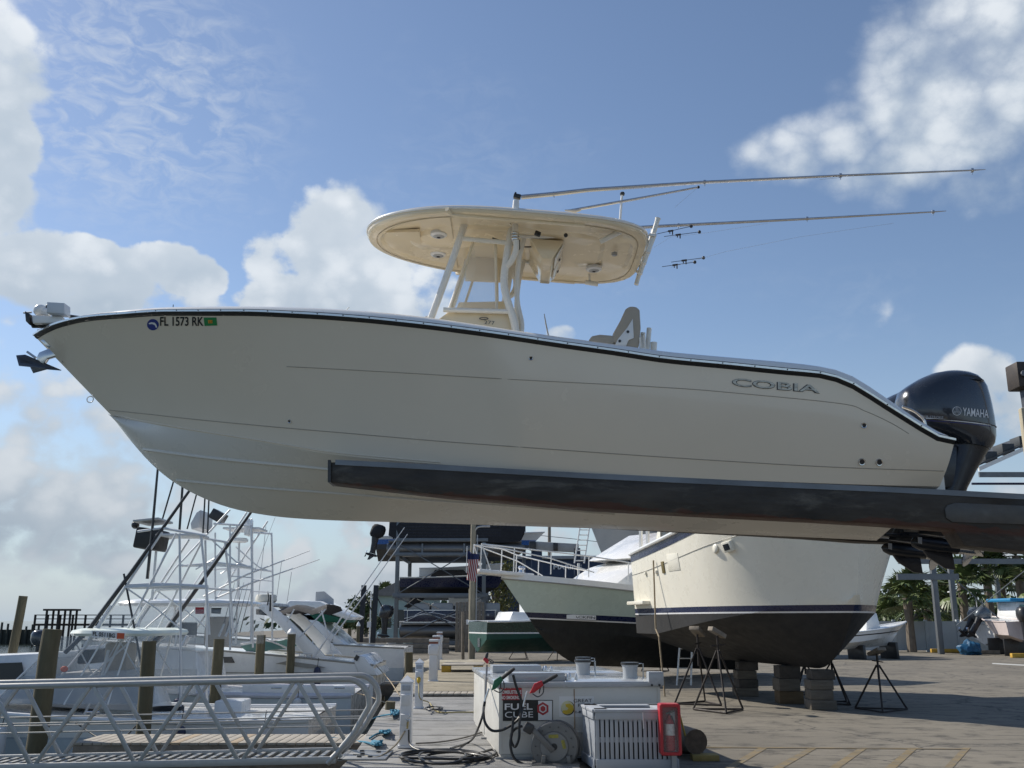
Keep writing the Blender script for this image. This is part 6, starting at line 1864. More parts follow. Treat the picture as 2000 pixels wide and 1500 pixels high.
for P in ([(395, 1165), (480, 1122), (603, 1075)], [(420, 1168), (485, 1140), (622, 1092)]):
    MB().tube([fq(x, y) for x, y in P], [.03, .024, .01], 6).build('outrigger', tower_alu, fb, local=True)
MB().tube([fq(495, 1115), fq(535, 1010)], .006, 5).build('whip_aerial', grey_plastic, fb, local=True)
for k in range(3):
    a = fq(425 + k * 13, 1243); MB().tube([a, a + Vector((.12, 0, .32))], .03, 8).build('rod_holder', tower_alu, fb, local=True)
lad(fb, fq(452, 1340), fq(452, 1240), .34, 5)
MB().prism([tuple(fq(x, y, -1, 1.75)) for x, y in ((470, 1338), (690, 1340), (690, 1356), (470, 1354))], (0, .1, 0)).build('coaming', boat_white, fb, local=True, bevel=.02)
MB().ball(fq(660, 1348, -1, 1.2), (.3, .3, .14), 10, 6).build('covered_fighting_chair', boat_white, fb, local=True)
aim(fb, (1, .01))

# express cruiser with radar arch
YC_ = 33.0
ca = thing('express_cruiser', 'white express cruiser with swept radar arch and black bimini', 'boat', (-14.2, YC_ , 0))
side, bot = param_hull(9.9, 3.3, (1.3, 1.0, .55), (-.35, -.85), -1.6, 1.2, cb=.9)
hull_parts(ca, side, bot, (.34, .30), ('hull', 'grey_line', 'lower_hull'), (boat_white, line_m, boat_white), rail=line_m, rail_r=.03)
OC = Vector((-14.2, YC_, 0))
def cq(px, py, s=-1, w=1.5):
    p = at(px, py, YC_ - w) - OC
    return Vector((p.x, s * w, p.z))
for s in (-1, 1):
    P = [(497, 1180), (522, 1178), (560, 1205), (637, 1284), (600, 1285), (548, 1225)]
    MB().prism([tuple(cq(x, y, s)) for x, y in P], (0, -s * .12, 0)).build('radar_arch', boat_white, ca, local=True, bevel=.03)
    MB().prism([tuple(cq(x, y, s, 1.4)) for x, y in ((470, 1262), (520, 1252), (556, 1262), (520, 1272), (485, 1275))], (0, s * .02, 0)).build('windscreen', mat('green_tint_glass', (.10, .22, .19), .1), ca, local=True)
    MB().tube([cq(x, y, s, 1.4) for x, y in ((470, 1258), (520, 1249), (562, 1266))], .03, 6).build('screen_frame', alu, ca, local=True)
MB().box((cq(508, 1180).x, 0, cq(508, 1180).z), (.5, 2.9, .12)).build('arch_bridge', boat_white, ca, local=True, bevel=.03)
rp_ = Vector((cq(506, 1172).x, -.6, cq(506, 1172).z + .05))
MB().lathe([(.001, .16), (.3, .14), (.34, .06), (.34, -.06), (.28, -.12), (.001, -.13)], rp_, (0, 0, 1), 22).build('radar_dome', mat('cream_dome', (.66, .63, .54), .4), ca, local=True)
MB().tube([cq(522, 1182), cq(525, 1168), cq(523, 1155)], .02, 6).build('aerial', black_plastic, ca, local=True)
MB().box(cq(530, 1178), (.09, .1, .5)).build('flag_post', black_plastic, ca, local=True)
rows = []
for (x, y) in ((500, 1192), (540, 1196), (580, 1184), (610, 1193), (638, 1183)):
    rows.append([cq(x, y + 8, -1), cq(x, y, -1, 1.3), cq(x, y - 3, -1, .7), cq(x, y - 3, 1, .7), cq(x, y, 1, 1.3), cq(x, y + 8, 1)])
MB().grid(rows).build('bimini_top', canvas_black, ca, local=True)
for P in (([(585, 1245), (636, 1190)]), ([(560, 1215), (575, 1190)]), ([(628, 1192), (652, 1285)])):
    MB().tube([cq(x, y) for x, y in P], .025, 6).build('bimini_pole', tower_alu, ca, local=True)
for P in (([(612, 1290), (650, 1240), (795, 1043)]), ([(640, 1240), (700, 1165), (790, 1042)])):
    pass
MB().tube([cq(x, y) for x, y in ((608, 1292), (640, 1245), (790, 1030))], [.03, .028, .012], 6).build('outrigger', tower_alu, ca, local=True)
MB().tube([cq(x, y) for x, y in ((645, 1252), (690, 1192), (796, 1043))], [.028, .024, .012], 6).build('outrigger', tower_alu, ca, local=True)
MB().prism([tuple(cq(x, y, -1, 1.6)) for x, y in ((690, 1290), (702, 1279), (712, 1283), (728, 1305), (738, 1320), (700, 1318))], (0, 3.2, 0)).build('stern_moulding', boat_white, ca, local=True, bevel=.04)
MB().prism([tuple(cq(x, y, -1, 1.64)) for x, y in ((538, 1296), (560, 1291), (612, 1298), (636, 1304), (600, 1305))], (0, .03, 0)).build('side_scoop', line_m, ca, local=True)
MB().box(cq(697, 1285, -1, 1.6) + Vector((0, -.03, 0)), (.12, .04, .16), (0, .5, 0)).build('stern_light', black_plastic, ca, local=True)
aim(ca, (1, .0))

# second cruiser, green canvas and slatted vents
YD_ = 39.0
cb_ = thing('canopy_cruiser', 'white cruiser with green canvas canopy and slatted engine vents behind the arch', 'boat', (-15.4, YD_, 0))
side, bot = param_hull(11.4, 3.6, (1.6, 1.2, .9), (-.3, -.8), -1.6, 1.2, cb=.9)
hull_parts(cb_, side, bot, (.2,), ('hull', 'lower_hull'), (boat_white, ice_hull), rail=line_m, rail_r=.03)
OD = Vector((-15.4, YD_, 0))
def dq(px, py, s=-1, w=1.6):
    p = at(px, py, YD_ - w) - OD
    return Vector((p.x, s * w, p.z))
MB().prism([tuple(dq(x, y)) for x, y in ((585, 1198), (604, 1197), (652, 1240), (690, 1275), (600, 1275), (600, 1245))], (0, 3.2, 0)).build('aft_quarter', boat_white, cb_, local=True, bevel=.04)
for k in range(4):
    MB().prism([tuple(dq(x, y, -1, 1.63)) for x, y in ((623 + k*2, 1249 + k*4.6), (650, 1249 + k*4.6), (650, 1250.6 + k*4.6), (624 + k*2, 1250.6 + k*4.6))], (0, .02, 0)).build('vent_slat', black_plastic, cb_, local=True)
MB().prism([tuple(dq(x, y)) for x, y in ((565, 1208), (590, 1197), (640, 1200), (670, 1208), (668, 1216), (600, 1214))], (0, 3.2, 0)).build('canopy', canvas_green, cb_, local=True, bevel=.06)
MB().prism([tuple(dq(x, y)) for x, y in ((566, 1214), (592, 1210), (605, 1236), (580, 1245))], (0, .03, 0)).build('canopy_window', window_dark, cb_, local=True)
MB().prism([tuple(dq(x, y)) for x, y in ((540, 1196), (565, 1172), (625, 1174), (690, 1205), (680, 1212), (640, 1198), (560, 1200))], (0, 3.0, 0)).build('white_cover', boat_white, cb_, local=True, bevel=.08)
MB().prism([tuple(dq(x, y, -1, .8)) for x, y in ((617, 1156), (633, 1155), (651, 1170), (651, 1181), (616, 1174))], (0, .1, 0)).build('grey_sail_cover', grey_plastic, cb_, local=True)
MB().tube([dq(626, 1180, -1, .8), dq(622, 1205, -1, .8)], .02, 6).build('cover_post', alu, cb_, local=True)
MB().lathe([(.001, .3), (.16, .28), (.2, .1), (.3, .08), (.3, -.1), (.001, -.1)], dq(599, 1188, -1, .5), (0, 0, 1), 16).build('radar', boat_white, cb_, local=True)
aim(cb_, (1, .0))

# skiffs
def skiff(px, py, Y, L, B, label, aft, h=.62, m=boat_white, z0=None):
    p = at(px, py, Y)
    z = WZ if z0 is None else z0
    r = thing('skiff', label, 'skiff', (p.x, p.y, z), 'small open skiffs')
    side, bot = param_hull(L, B, (h * 1.35, h * 1.0, h), (.25, .05), -.15, .45, cb=.85)
    hull_parts(r, side, bot, (), ('hull',), (m,), deck=None, rail=m, rail_r=.035)
    inner = [[q * .97 + Vector((.05, 0, -.02)) for q in r_[:9]] for r_ in side]
    MB().grid(inner).build('inner_liner', m, r, local=True); MB().grid([[my(q) for q in r_] for r_ in inner]).build('inner_liner', m, r, local=True)
    MB().grid([[r_[7], my(r_[7])] for r_ in side]).build('sole', m, r, local=True)
    for f in (.35, .62, .93):
        i = int(f * 34); q = side[min(i, 34)][2]
        MB().box((q.x, 0, q.z), (.28, abs(q.y) * 1.95, .04)).build('thwart', m, r, local=True)
    aim(r, aft)
    return r
skiff(690, 1300, 45, 4.2, 1.7, 'small open white skiff tied near the white power pedestals', (1, .05), .75)
skiff(20, 1262, 30, 5.0, 2.0, 'small white boat at the far left beyond the leaning piling', (1, .0), .8)
MBx = thing('moored_outboard', 'dark outboard motor on the little boat at far left', 'outboard', tuple(at(60, 1262, 30.2)))
small_outboard(MBx, (0, 0, 0), .75, 0)

# dock lines sagging between boats and dock
for (P, lab) in (([at(148, 1412, 19.6), at(200, 1444, 19.2), at(240, 1440, 19), at(268, 1416, 19)], 'black mooring line sagging along the near boat side'),
                 ([at(735, 1300, 32), at(760, 1328, 30), at(775, 1350, 27), at(783, 1360, 25)], 'tan mooring line from the cruiser stern to the dock'),
                 ([at(690, 1352, 27), at(720, 1360, 26), at(752, 1372, 24.5), at(780, 1378, 23)], 'pale mooring line from the sportfisher stern to the dock')):
    tag(MB().tube(spline(P, 6), .014, 6).build('mooring_line', hose_mat if 'black' in lab else mat('tan_rope', (.33, .26, .17), .8)), lab, 'rope', 'mooring lines')

# glazing, fenders, cleats and cushions that fill in the moored boats
fender_m = mat('fender_white', (.60, .61, .62), .5, var=.1); fender_b = mat('fender_navy', (.02, .03, .08), .5)
def fender(root, o, x, y, z, m):
    MB().lathe([(.02, .36), (.09, .32), (.11, .22), (.11, -.18), (.09, -.28), (.02, -.32)], Vector((x, y, z)), (0, 0, 1), 12).build('fender', m, root, local=True)
    MB().tube([(x, y, z + .34), (x, y + .12, z + .62)], .01, 5).build('fender_line', hose_mat, root, local=True)
for (x, m) in ((5.4, fender_m), (8.8, fender_b), (10.4, fender_m)):
    fender(fa, None, x, -1.98, -.42, m)
for (x, m) in ((6.2, fender_b), (9.2, fender_m)):
    fender(fb, None, x, -1.98, -.35, m)
for (x, m) in ((5.0, fender_b), (8.2, fender_b)):
    fender(ca, None, x, -1.78, .15, m)
for root, xs, zz, yy in ((fa, (4.0, 7.0, 10.8), .12, -1.72), (fb, (4.0, 8.6, 10.2), .18, -1.75), (ca, (6.0, 9.4), .9, -1.5)):
    for x in xs:
        MB().tube([(x - .13, yy, zz + .05), (x + .13, yy, zz + .05)], .016, 6).build('cleat', steel, root, local=True)
hxA0, hxA1 = at(163, 1230, YA_).x + 15.2, at(345, 1230, YA_).x + 15.2
side_pane(fa, [(3.3, .75), (3.5, 1.02), (5.3, 1.08), (5.4, .72)], 1.22, 'cabin_window', window_dark)
MB().box((hxA0 + .9, -.3, 1.0), (.5, .6, .9)).build('helm_seat', upholstery, fa, local=True, bevel=.08)
MB().box((hxA0 + .1, .2, 1.15), (.25, .9, .3)).build('instrument_panel', black_plastic, fa, local=True, bevel=.04)
MB().box((9.2, .3, .0), (.6, .8, .5)).build('bait_well', boat_white, fa, local=True, bevel=.05)
MB().tube([(8.2 + .3*math.cos(t), -.9 + .3*math.sin(t), .12 + .004*t) for t in np.linspace(0, 20, 60)], .016, 5).build('rope_coil', hose_mat, fa, local=True)
side_pane(fb, [(3.6, 1.02), (3.8, 1.2), (4.0, 1.2), (4.0, 1.0)], 1.24, 'cabin_window', window_dark)
for (x0, x1) in ((4.2, 4.8),):
    side_pane(fb, [(x0, .85), (x0, 1.22), (x1, 1.22), (x1, .85)], 1.24, 'cabin_window', window_dark)
MB().box((6.6, -.2, 1.6), (.6, .7, .8)).build('helm_seat', upholstery, fb, local=True, bevel=.08)
MB().box((5.6, .0, 1.65), (.3, 1.4, .4)).build('instrument_panel', black_plastic, fb, local=True, bevel=.04)
for (x0, x1) in ((4.0, 4.6), (5.0, 5.6)):
    side_pane(ca, [(x0, .62), (x0 + .1, .80), (x1 - .1, .80), (x1, .62)], 1.62, 'oval_port', window_dark)
for k in range(5):
    P = [cq(560 + 12 * k, 1288 + .5 * k), cq(561 + 12 * k, 1276 + .5 * k)]
    MB().tube(P, .014, 5).build('rail_stanchion', steel, ca, local=True)
MB().tube([cq(556, 1276), cq(610, 1278)], .016, 6).build('grab_rail', steel, ca, local=True)
for k, (px, py, h_) in enumerate(((505, 1165, 2.2), (540, 1170, 1.2), (560, 1180, 1.0))):
    p = cq(px, py); MB().tube([p, p + Vector((.1, 0, h_))], .01, 5).build('whip_aerial', grey_plastic, ca, local=True)
# rods standing in the holders of the sportfisher
for k in range(5):
    p = fq(430 + k * 9, 1236); MB().tube([p, p + Vector((.25, .05, 1.3))], [.012, .004], 5).build('fishing_rod', black_plastic, fb, local=True)
# ================================================================== dry stack rack with pontoon boats
RY = 66.0
rack = thing('boat_rack', 'tall galvanised steel boat storage rack with crossed braces', 'rack', (-4.8, RY, 0))
rack_mat = mat('rack_galvanised', (.16, .175, .19), .5, .4, var=.15, vs=1, dirt=((.18, .15, .12), .2, 2, .2))
for (x, y) in ((-7.65, RY), (-1.87, RY), (-7.65, RY + 8), (-1.87, RY + 8), (.9, RY + 8)):
    MB().bar((x, y, 0), (x, y, 11.5), .26, .26).build('post', rack_mat, rack, bevel=.02)
    MB().box((x, y - .02, .03), (.5, .5, .06)).build('base_plate', rack_mat, rack)
for (z, h) in ((7.15, .22), (6.2, .22), (3.5, .3), (.45, .3)):
    for y in (RY - .14, RY + 8.14):
        MB().bar((-7.9, y, z), (-1.6, y, z), .14, h).build('beam', rack_mat, rack, bevel=.01)
    for x in (-7.65, -1.87):
        MB().bar((x, RY + .1, z - .1), (x, RY + 7.9, z - .1), .14, h).build('bunk_arm', rack_mat, rack)
for (z0, z1) in ((3.6, 6.9), (.6, 3.4)):
    for s in (0, 1):
        a, b = (-7.6, -1.9) if s == 0 else (-1.9, -7.6)
        MB().tube([(a, RY - .2 - .06 * s, z0), (b, RY - .2 - .06 * s, z1)], .035, 6).build('cross_brace', rack_mat, rack)
for x in (-6.0, -3.2):
    MB().bar((x, RY - .14, 6.3), (x, RY - .14, 6.9), .1, .12).build('bunk_post', rack_mat, rack)
tin = mat('pontoon_aluminium', (.17, .165, .16), .38, .6, var=.15, vs=1.5, stretch=(.3, 1, 1))
navy_panel = mat('navy_panel', (.010, .014, .045), .3, var=.08, coat=.3)
def pontoon(x0, x1, y, z, label, cover):
    r = thing('pontoon_boat', label, 'pontoon boat', ((x0 + x1) / 2, y, z), 'pontoon boats on the rack')
    for yy in (y - .9, y + .9):
        MB().tube([(x0, yy, z + .42), (x0 + .05, yy, z + .42), (x1 - 1.2, yy, z + .42), (x1 - .4, yy, z + .5), (x1, yy, z + .62)], [.36, .42, .42, .33, .08], 18).build('float', tin, r)
    MB().span((x0 + .1, y - 1.28, z + .86), (x1 - .2, y + 1.28, z + .98)).build('deck', tin, r, bevel=.02)
    if not cover:
        for yy in (y - 1.25, y + 1.25):
            MB().span((x0 + .3, yy - .02, z + 1.0), (x1 - .5, yy + .02, z + 1.75)).build('fence_panel', navy_panel, r, bevel=.01)
            MB().span((x0 + .25, yy - .03, z + 1.75), (x1 - .45, yy + .03, z + 1.80)).build('fence_rail', alu, r)
            MB().span((x0 + .25, yy - .03, z + .98), (x1 - .45, yy + .03, z + 1.03)).build('fence_rail', alu, r)
        yy = y - 1.285
        for (a, b, c) in (((x0 + .3, 1.05), (x0 + 2.0, 1.62), (x0 + 4.6, 1.05)), ((x0 + .3, 1.25), (x0 + 1.8, 1.50), (x0 + 3.4, 1.03)), ((x0 + 2.1, 1.04), (x0 + 2.9, 1.3), (x0 + 4.3, 1.72)), ((x0 + 1.0, 1.45), (x0 + 1.3, 1.6), (x0 + 1.6, 1.75)), ((x0 + 1.7, 1.5), (x0 + 2.0, 1.6), (x0 + 2.3, 1.75))):
            P = spline([(q[0], yy, z + q[1]) for q in (a, b, c)], 8)
            MB().tube(P, .022, 5).build('white_swoosh', white_sticker, r)
        for xx in (x0 + .5, x0 + 5.6, x0 + 6.3):
            MB().bar((xx, yy, z + 1.0), (xx, yy, z + 1.78), .05, .03).build('fence_post', alu, r)
        vs, fs = text_mesh('SYLVAN', bold=.02, space=1.2)
        MB().add([(x0 + 4.0 + 1.25 * v.x, yy - .02, z + 1.30 + .13 * v.y) for v in vs], fs).build('name_lettering', grey_plastic, r, smooth=False, weld=False, fix=False)
        vs, fs = text_mesh('FL 4032 SE')
        MB().add([(x1 - 1.75 + .8 * v.x, yy - .02, z + 1.42 + .12 * v.y) for v in vs], fs).build('registration_lettering', white_sticker, r, smooth=False, weld=False, fix=False)
        seat = mat('grey_seat_vinyl', (.36, .37, .38), .5)
        for k in range(4):
            MB().span((x0 + .5 + k * 1.55, y - 1.1, z + 1.5), (x0 + 1.95 + k * 1.55, y - .5, z + 2.25)).build('seat', seat, r, bevel=.12)
        MB().prism([(x0 + .2, y - 1.2, z + 2.0), (x0 + 1.2, y - 1.2, z + 2.8), (x0 + 1.5, y - 1.2, z + 2.6), (x0 + .6, y - 1.2, z + 1.9)], (0, 2.2, 0)).build('folded_bimini', canvas_black, r, bevel=.1)
        MB().tube([(x0 + 1.1, y - 1.2, z + 2.5), (x0 + 2.6, y - 1.2, z + 1.85)], .03, 6).build('bimini_pole', alu, r)
    else:
        rows = []
        for (x, zb, zt, w) in ((x0 + .1, 1.3, 2.5, 1.25), (x0 + .8, .95, 2.9, 1.32), (x0 + 2.5, .9, 3.0, 1.35), (x0 + 5, .9, 2.85, 1.35), (x1 - 1.5, .8, 2.6, 1.36), (x1 - .3, .9, 2.35, 1.3), (x1 + .05, 1.6, 2.1, 1.1)):
            rows.append([Vector((x + random.uniform(-.05, .05), y - w * c, z + zz)) for c, zz in ((1.0, zb), (1.03, (zb + zt) / 2 - .1), (.98, zt - .35), (.6, zt), (0, zt + .12), (-.6, zt), (-1, zt - .35), (-1, zb))])
        MB().grid(rows).build('storage_cover', canvas_black, r, angle=60)
        for (t, xx, w, zz) in (('SYLVAN', x0 + 3.2, 1.0, 2.2), ('FL 4032 RK', x1 - 2.6, .7, 2.15)):
            vs, fs = text_mesh(t)
            MB().add([(xx + w * v.x, y - 1.42, z + zz + .12 * v.y) for v in vs], fs).build('registration_lettering', white_sticker, r, smooth=False, weld=False, fix=False)
        for k in range(5):
            MB().span((x0 + .9, y - 1.40, z + 1.25 + k * .2), (x1 - 1.6, y - 1.385, z + 1.27 + k * .2)).build('cover_pinstripe', navy_panel, r)
    return r
pt = pontoon(-7.4, -.55, RY + 1.2, .78, 'navy pontoon boat with white swooshes on the lower rack', False)
def motor_world(root, pos, s, tilt, m=None, yaw=math.pi):
    o = ORG.get(root.name, Vector(root.location))
    return small_outboard(root, Vector(pos) - o, s, tilt, m, yaw=yaw)
motor_world(pt, (-7.95, RY + .6, 2.0), 1.4, R(-6))
pu = pontoon(-8.4, .85, RY + 1.2, 6.15, 'black covered pontoon boat up on the top rack', True)
motor_world(pu, (-8.75, RY + .6, 7.25), 1.45, R(-14), canvas_black)
# hulls stowed behind; the two dark ones are added as backing
rb = thing('runabout', 'blue and white runabout stowed behind the covered pontoon boat', 'boat', (2.4, RY + 6, 5.9))
side, bot = param_hull(12.2, 2.7, (2.3, 2.0, 1.9), (1.3, 1.0), .2, 1.0)
hull_parts(rb, side, bot, (1.7, 1.35), ('topsides', 'blue_hull', 'bottom'), (boat_white, mat('bright_blue_hull', (.03, .13, .42), .3, coat=.4), mat('grey_bottom', (.07, .072, .075), .5)), rail=boat_white)
aim(rb, (-1, .02))
ol = thing('stored_hull', 'olive bottomed boat stowed in the middle of the rack', 'boat', (-.6, RY + 5.5, 4.0))
side, bot = param_hull(6.0, 2.4, (1.9, 1.6, 1.5), (.8, .5), .1, .6)
hull_parts(ol, side, bot, (.95,), ('hull', 'bottom'), (boat_white, mat('olive_bottom', (.22, .20, .09), .6, var=.2)), rail=boat_white)
aim(ol, (-1, .0))
nv = thing('dark_backing_navy_boat', 'added dark navy hull backing the rack above the swoosh pontoon boat', 'boat', (-.4, RY + 4.0, 3.6))  # added dark backing, deepens the shade in the middle of the rack
side, bot = param_hull(7.4, 2.5, (1.5, 1.25, 1.2), (.6, .4), .05, .6)
hull_parts(nv, side, bot, (.55,), ('hull', 'bottom'), (navy, bottom_grey), rail=boat_white)
house(nv, [(2.5, 1.2), (3.0, 1.75), (5.0, 1.75), (5.4, 1.15)], .8, 'cover', canvas_black)
aim(nv, (-1, .0))
dk_ = thing('dark_backing_boat', 'added black covered boat as dark backing behind the lower pontoon boat', 'boat', (-1.2, RY + 4.5, .6))  # added dark backing, stands in for shade under the lower rack
side, bot = param_hull(6.6, 2.4, (1.6, 1.3, 1.2), (.6, .4), .05, .6)
hull_parts(dk_, side, bot, (.6,), ('hull', 'bottom'), (boat_white, bottom_grey), rail=boat_white)
house(dk_, [(.6, 1.45), (2.2, 2.3), (4.6, 2.3), (6.4, 1.2)], 1.05, 'cover', canvas_black)
aim(dk_, (-1, .0))
wc = thing('white_cabin_boat', 'small white cabin boat standing behind the lower pontoon boat', 'boat', (-4.8, RY + 9, 0))
house(wc, [(0, 2.6), (.2, 4.4), (2.2, 4.4), (2.8, 2.6)], 1.1, 'cabin', boat_white)
side_pane(wc, [(.5, 3.5), (.6, 4.1), (1.9, 4.1), (2.1, 3.5)], 1.05, 'window', window_dark)
MB().span((-1.8, -1.2, 1.0), (4.2, 1.2, 2.6)).build('hull', boat_white, wc, local=True, bevel=.3)

# planked screen and crates below the rack
sc_ = thing('board_screen', 'grey board screen standing right of the lower pontoon boat', 'screen', (-2.6, 62, 0))
for k in range(9):
    MB().span((-3.5 + k * .2, 62, 0), (-3.32 + k * .2, 62.05, 3.0 + .02 * (k % 2))).build('board', wood_grey, sc_, bevel=.01)
dp = thing('timber_bulkhead', 'dark timber bulkhead edge under the rack', 'bulkhead', (-8.5, 58, 0))
for k in range(3):
    MB().span((-13.0, 57.5, .05 + k * .3), (-3.6, 57.8, .32 + k * .3)).build('beam', wood_grey, dp, bevel=.02)
for k, (x, lab) in enumerate(((-7.2, 'white storage drum at the left under the lower pontoon boat'), (-6.2, 'pale teal storage drum under the middle of the pontoon boat'), (-4.6, 'white storage drum at the right under the lower pontoon boat'))):
    o = MB().lathe([(.26, 0), (.28, .05), (.28, .4), (.29, .42), (.28, .44), (.28, .8), (.25, .84), (.01, .85)], (x, 60, 0), (0, 0, 1), 16).build('storage_drum', mat('pale_teal_drum', (.30, .40, .38), .6, var=.25) if k == 1 else white_paint)
    tag(o, lab, 'drum', 'drums under the rack')

# ------------------------------------------------------------------ poles, lamps, wires, flag
def pole(px, ytop, ybase, d, label, m=wood_grey, Yf=None, lean=0.0):
    g = ground(px, ybase) if Yf is None else at(px, ybase, Yf)
    t = at(px, ytop, g.y)
    r = thing('utility_pole', label, 'pole', (g.x, g.y, 0))
    MB().tube([(g.x, g.y, 0), ((g.x + t.x + lean) / 2, g.y, t.z / 2), (t.x + lean, g.y, t.z)], [d * .55, d * .5, d * .42], 12).build('shaft', m, r)
    return r, g, t
pale_pole = mat('pale_pole_wood', (.27, .24, .18), .85, var=.3, vs=4, bump=.4, bs=20, stretch=(2, 2, .3), dirt=((.12, .13, .06), .25, 1.0, .3))
r, g, t = pole(921, 985, 1287, .32, 'pale wooden utility pole standing behind the fuel tank', pale_pole, lean=.12)
MB().tube(spline([(g.x + .1, g.y - .05, at(935, 1040, g.y).z), (g.x + .15, g.y - .05, at(938, 1034, g.y).z), (g.x + .35, g.y - .1, at(945, 1029, g.y).z), at(957, 1028, g.y)], 5), .05, 8).build('conduit_bend', galv, r)
MB().tube([(g.x + .2, g.y - .1, .3), (g.x + .25, g.y - .1, at(933, 1045, g.y).z)], .03, 6).build('conduit', galv, r)
MB().box((g.x - .22, g.y - .1, at(916, 1215, g.y).z), (.12, .1, .25)).build('meter_box', white_paint, r, bevel=.01)
pole(917, 1150, 1284, .12, 'slim timber post beside the utility pole', pale_pole)
pole(904, 1195, 1290, .16, 'short grey post left of the utility pole', wood_grey)
r, g2, t2 = pole(1073, 1000, 1245, .34, 'dark distant utility pole above the navy building', wood_grey, Yf=92)
tag(MB().tube(spline([t + Vector((0, 0, -.8)), at(1000, 1035, 75), at(1050, 1045, 88), at(1125, 1053, 95), at(1200, 1062, 100)], 6), .03, 5).build('overhead_wire', black_plastic), 'overhead wire slung between the utility poles', 'wire')
fg = thing('flag', 'small stars and stripes flag hanging from the bow pulpit', 'flag', tuple(at(922, 1112, 30.3)))
def flag_mat():
    m = bpy.data.materials.new('flag_cloth'); m.use_nodes = True
    T = NT(m.node_tree); b = m.node_tree.nodes['Principled BSDF']
    tcn = T.node('ShaderNodeTexCoord'); sp = T.node('ShaderNodeSeparateXYZ'); T.put(sp.inputs[0], tcn.outputs['Object'])
    st = T.m('GREATER_THAN', T.m('FRACT', T.m('MULTIPLY', T.m('ADD', sp.outputs[0], T.m('MULTIPLY', sp.outputs[2], .18)), 15)), .5)
    c = T.mix(st, (.55, .53, .52, 1), (.32, .02, .03, 1))
    can = T.m('GREATER_THAN', sp.outputs[2], .30)
    T.put(b.inputs['Base Color'], T.mix(can, c, (.02, .03, .10, 1))); b.inputs['Roughness'].default_value = .8
    return m
q0 = at(922, 1112, 30.3)
rows = []
for i in range(10):
    f = i / 9
    rows.append([q0 + Vector((-.17 + .34 * k / 8 + .05 * math.sin(f * 3 + k), .05 * math.sin(k * 1.6 + f * 2), .55 - .85 * f - (.10 * (k / 8)))) for k in range(9)])
fo = MB().grid(rows).build('cloth', flag_mat(), fg, fix=False)
MB().tube([q0 + Vector((-.16, 0, .7)), q0 + Vector((-.17, 0, -.1))], .012, 6).build('staff', tower_alu, fg)

# dark steel piles by the slip
for (px, yt, lab) in ((708, 1143, 'left dark steel guide pile with angled brace'), (732, 1143, 'right dark steel guide pile with angled brace')):
    a = at(px + 3, yt, 52); b = at(px - 3, 1205, 52)
    r = thing('guide_pile', lab, 'pile', (b.x, 52, WZ), 'dark steel guide piles')
    MB().bar((b.x - .05, 52, WZ - .3), (a.x, 52, a.z), .2, .25).build('beam', mat('dark_pile_steel', (.03, .032, .036), .6, .3, var=.2), r, bevel=.01)
    MB().bar((a.x, 52, a.z - .5), (a.x + .45, 52, a.z - 1.3), .05, .06).build('brace', MATS['dark_pile_steel'], r)
lp_ = thing('lamp_post', 'thin white lamp post with a no-wake style notice by the hedge', 'lamp post', (at(723, 1262, 54).x, 54, WZ))
a = at(725, 1158, 54)
MB().tube([(a.x, 54, WZ), (a.x, 54, a.z), (a.x + .05, 54, a.z + .1)], .035, 6).build('post', white_paint, lp_)
MB().box((a.x + .1, 54, a.z - .35), (.22, .1, .1)).build('lamp', white_paint, lp_, bevel=.02)
MB().box((a.x - .05, 53.94, at(722, 1220, 54).z), (.22, .02, .30)).build('notice', white_sticker, lp_)

# ------------------------------------------------------------------ buildings
nb = thing('marina_building', 'long navy blue marina building with white lettering behind the boats', 'building', (2, 88, 0))
wallm = mat('navy_cladding', (.018, .035, .075), .6, var=.1, vs=1)
MB().span((-1.8, 88, 0), (13.5, 100, 7.2)).build('wall', wallm, nb, bevel=.05)
MB().span((-2.1, 87.7, 7.2), (13.8, 100.3, 7.5)).build('roof', mat('grey_roof', (.3, .31, .32), .6), nb, bevel=.05)
vs, fs = text_mesh('MARINE', bold=.02)
a, b = at(1081, 1112, 87.95), at(1136, 1103, 87.95)
MB().add([(a.x + (b.x - a.x) * v.x, 87.93, a.z + (b.z - a.z) * v.y) for v in vs], fs).build('lettering', white_sticker, nb, smooth=False, weld=False, fix=False)
for k in range(3):
    MB().span((.5 + k * 3.5, 87.95, 2.2), (2.2 + k * 3.5, 87.99, 3.6)).build('window', window_dark, nb)
hs = thing('shore_house', 'pale teal waterfront house with grey roof left of the rack', 'house', (-13.5, 98, 0))
MB().span((-13.2, 96, 0), (-7.5, 104, 4.2)).build('wall', mat('pale_teal_wall', (.36, .47, .45), .7, var=.08), hs)
MB().prism([(-13.8, 95.4, 4.2), (-6.9, 95.4, 4.2), (-10.3, 95.4, 5.9)], (0, 9.4, 0)).build('roof', mat('shingle_grey', (.2, .19, .18), .8, var=.2), hs)
for k in range(3):
    o = MB().span((-12.7 + k * 1.7, 95.93, 1.2), (-11.6 + k * 1.7, 95.98, 2.9)).build('window', window_dark, hs)
    MB().span((-12.78 + k * 1.7, 95.9, 1.12), (-11.52 + k * 1.7, 95.92, 1.2)).build('sill', white_paint, o)
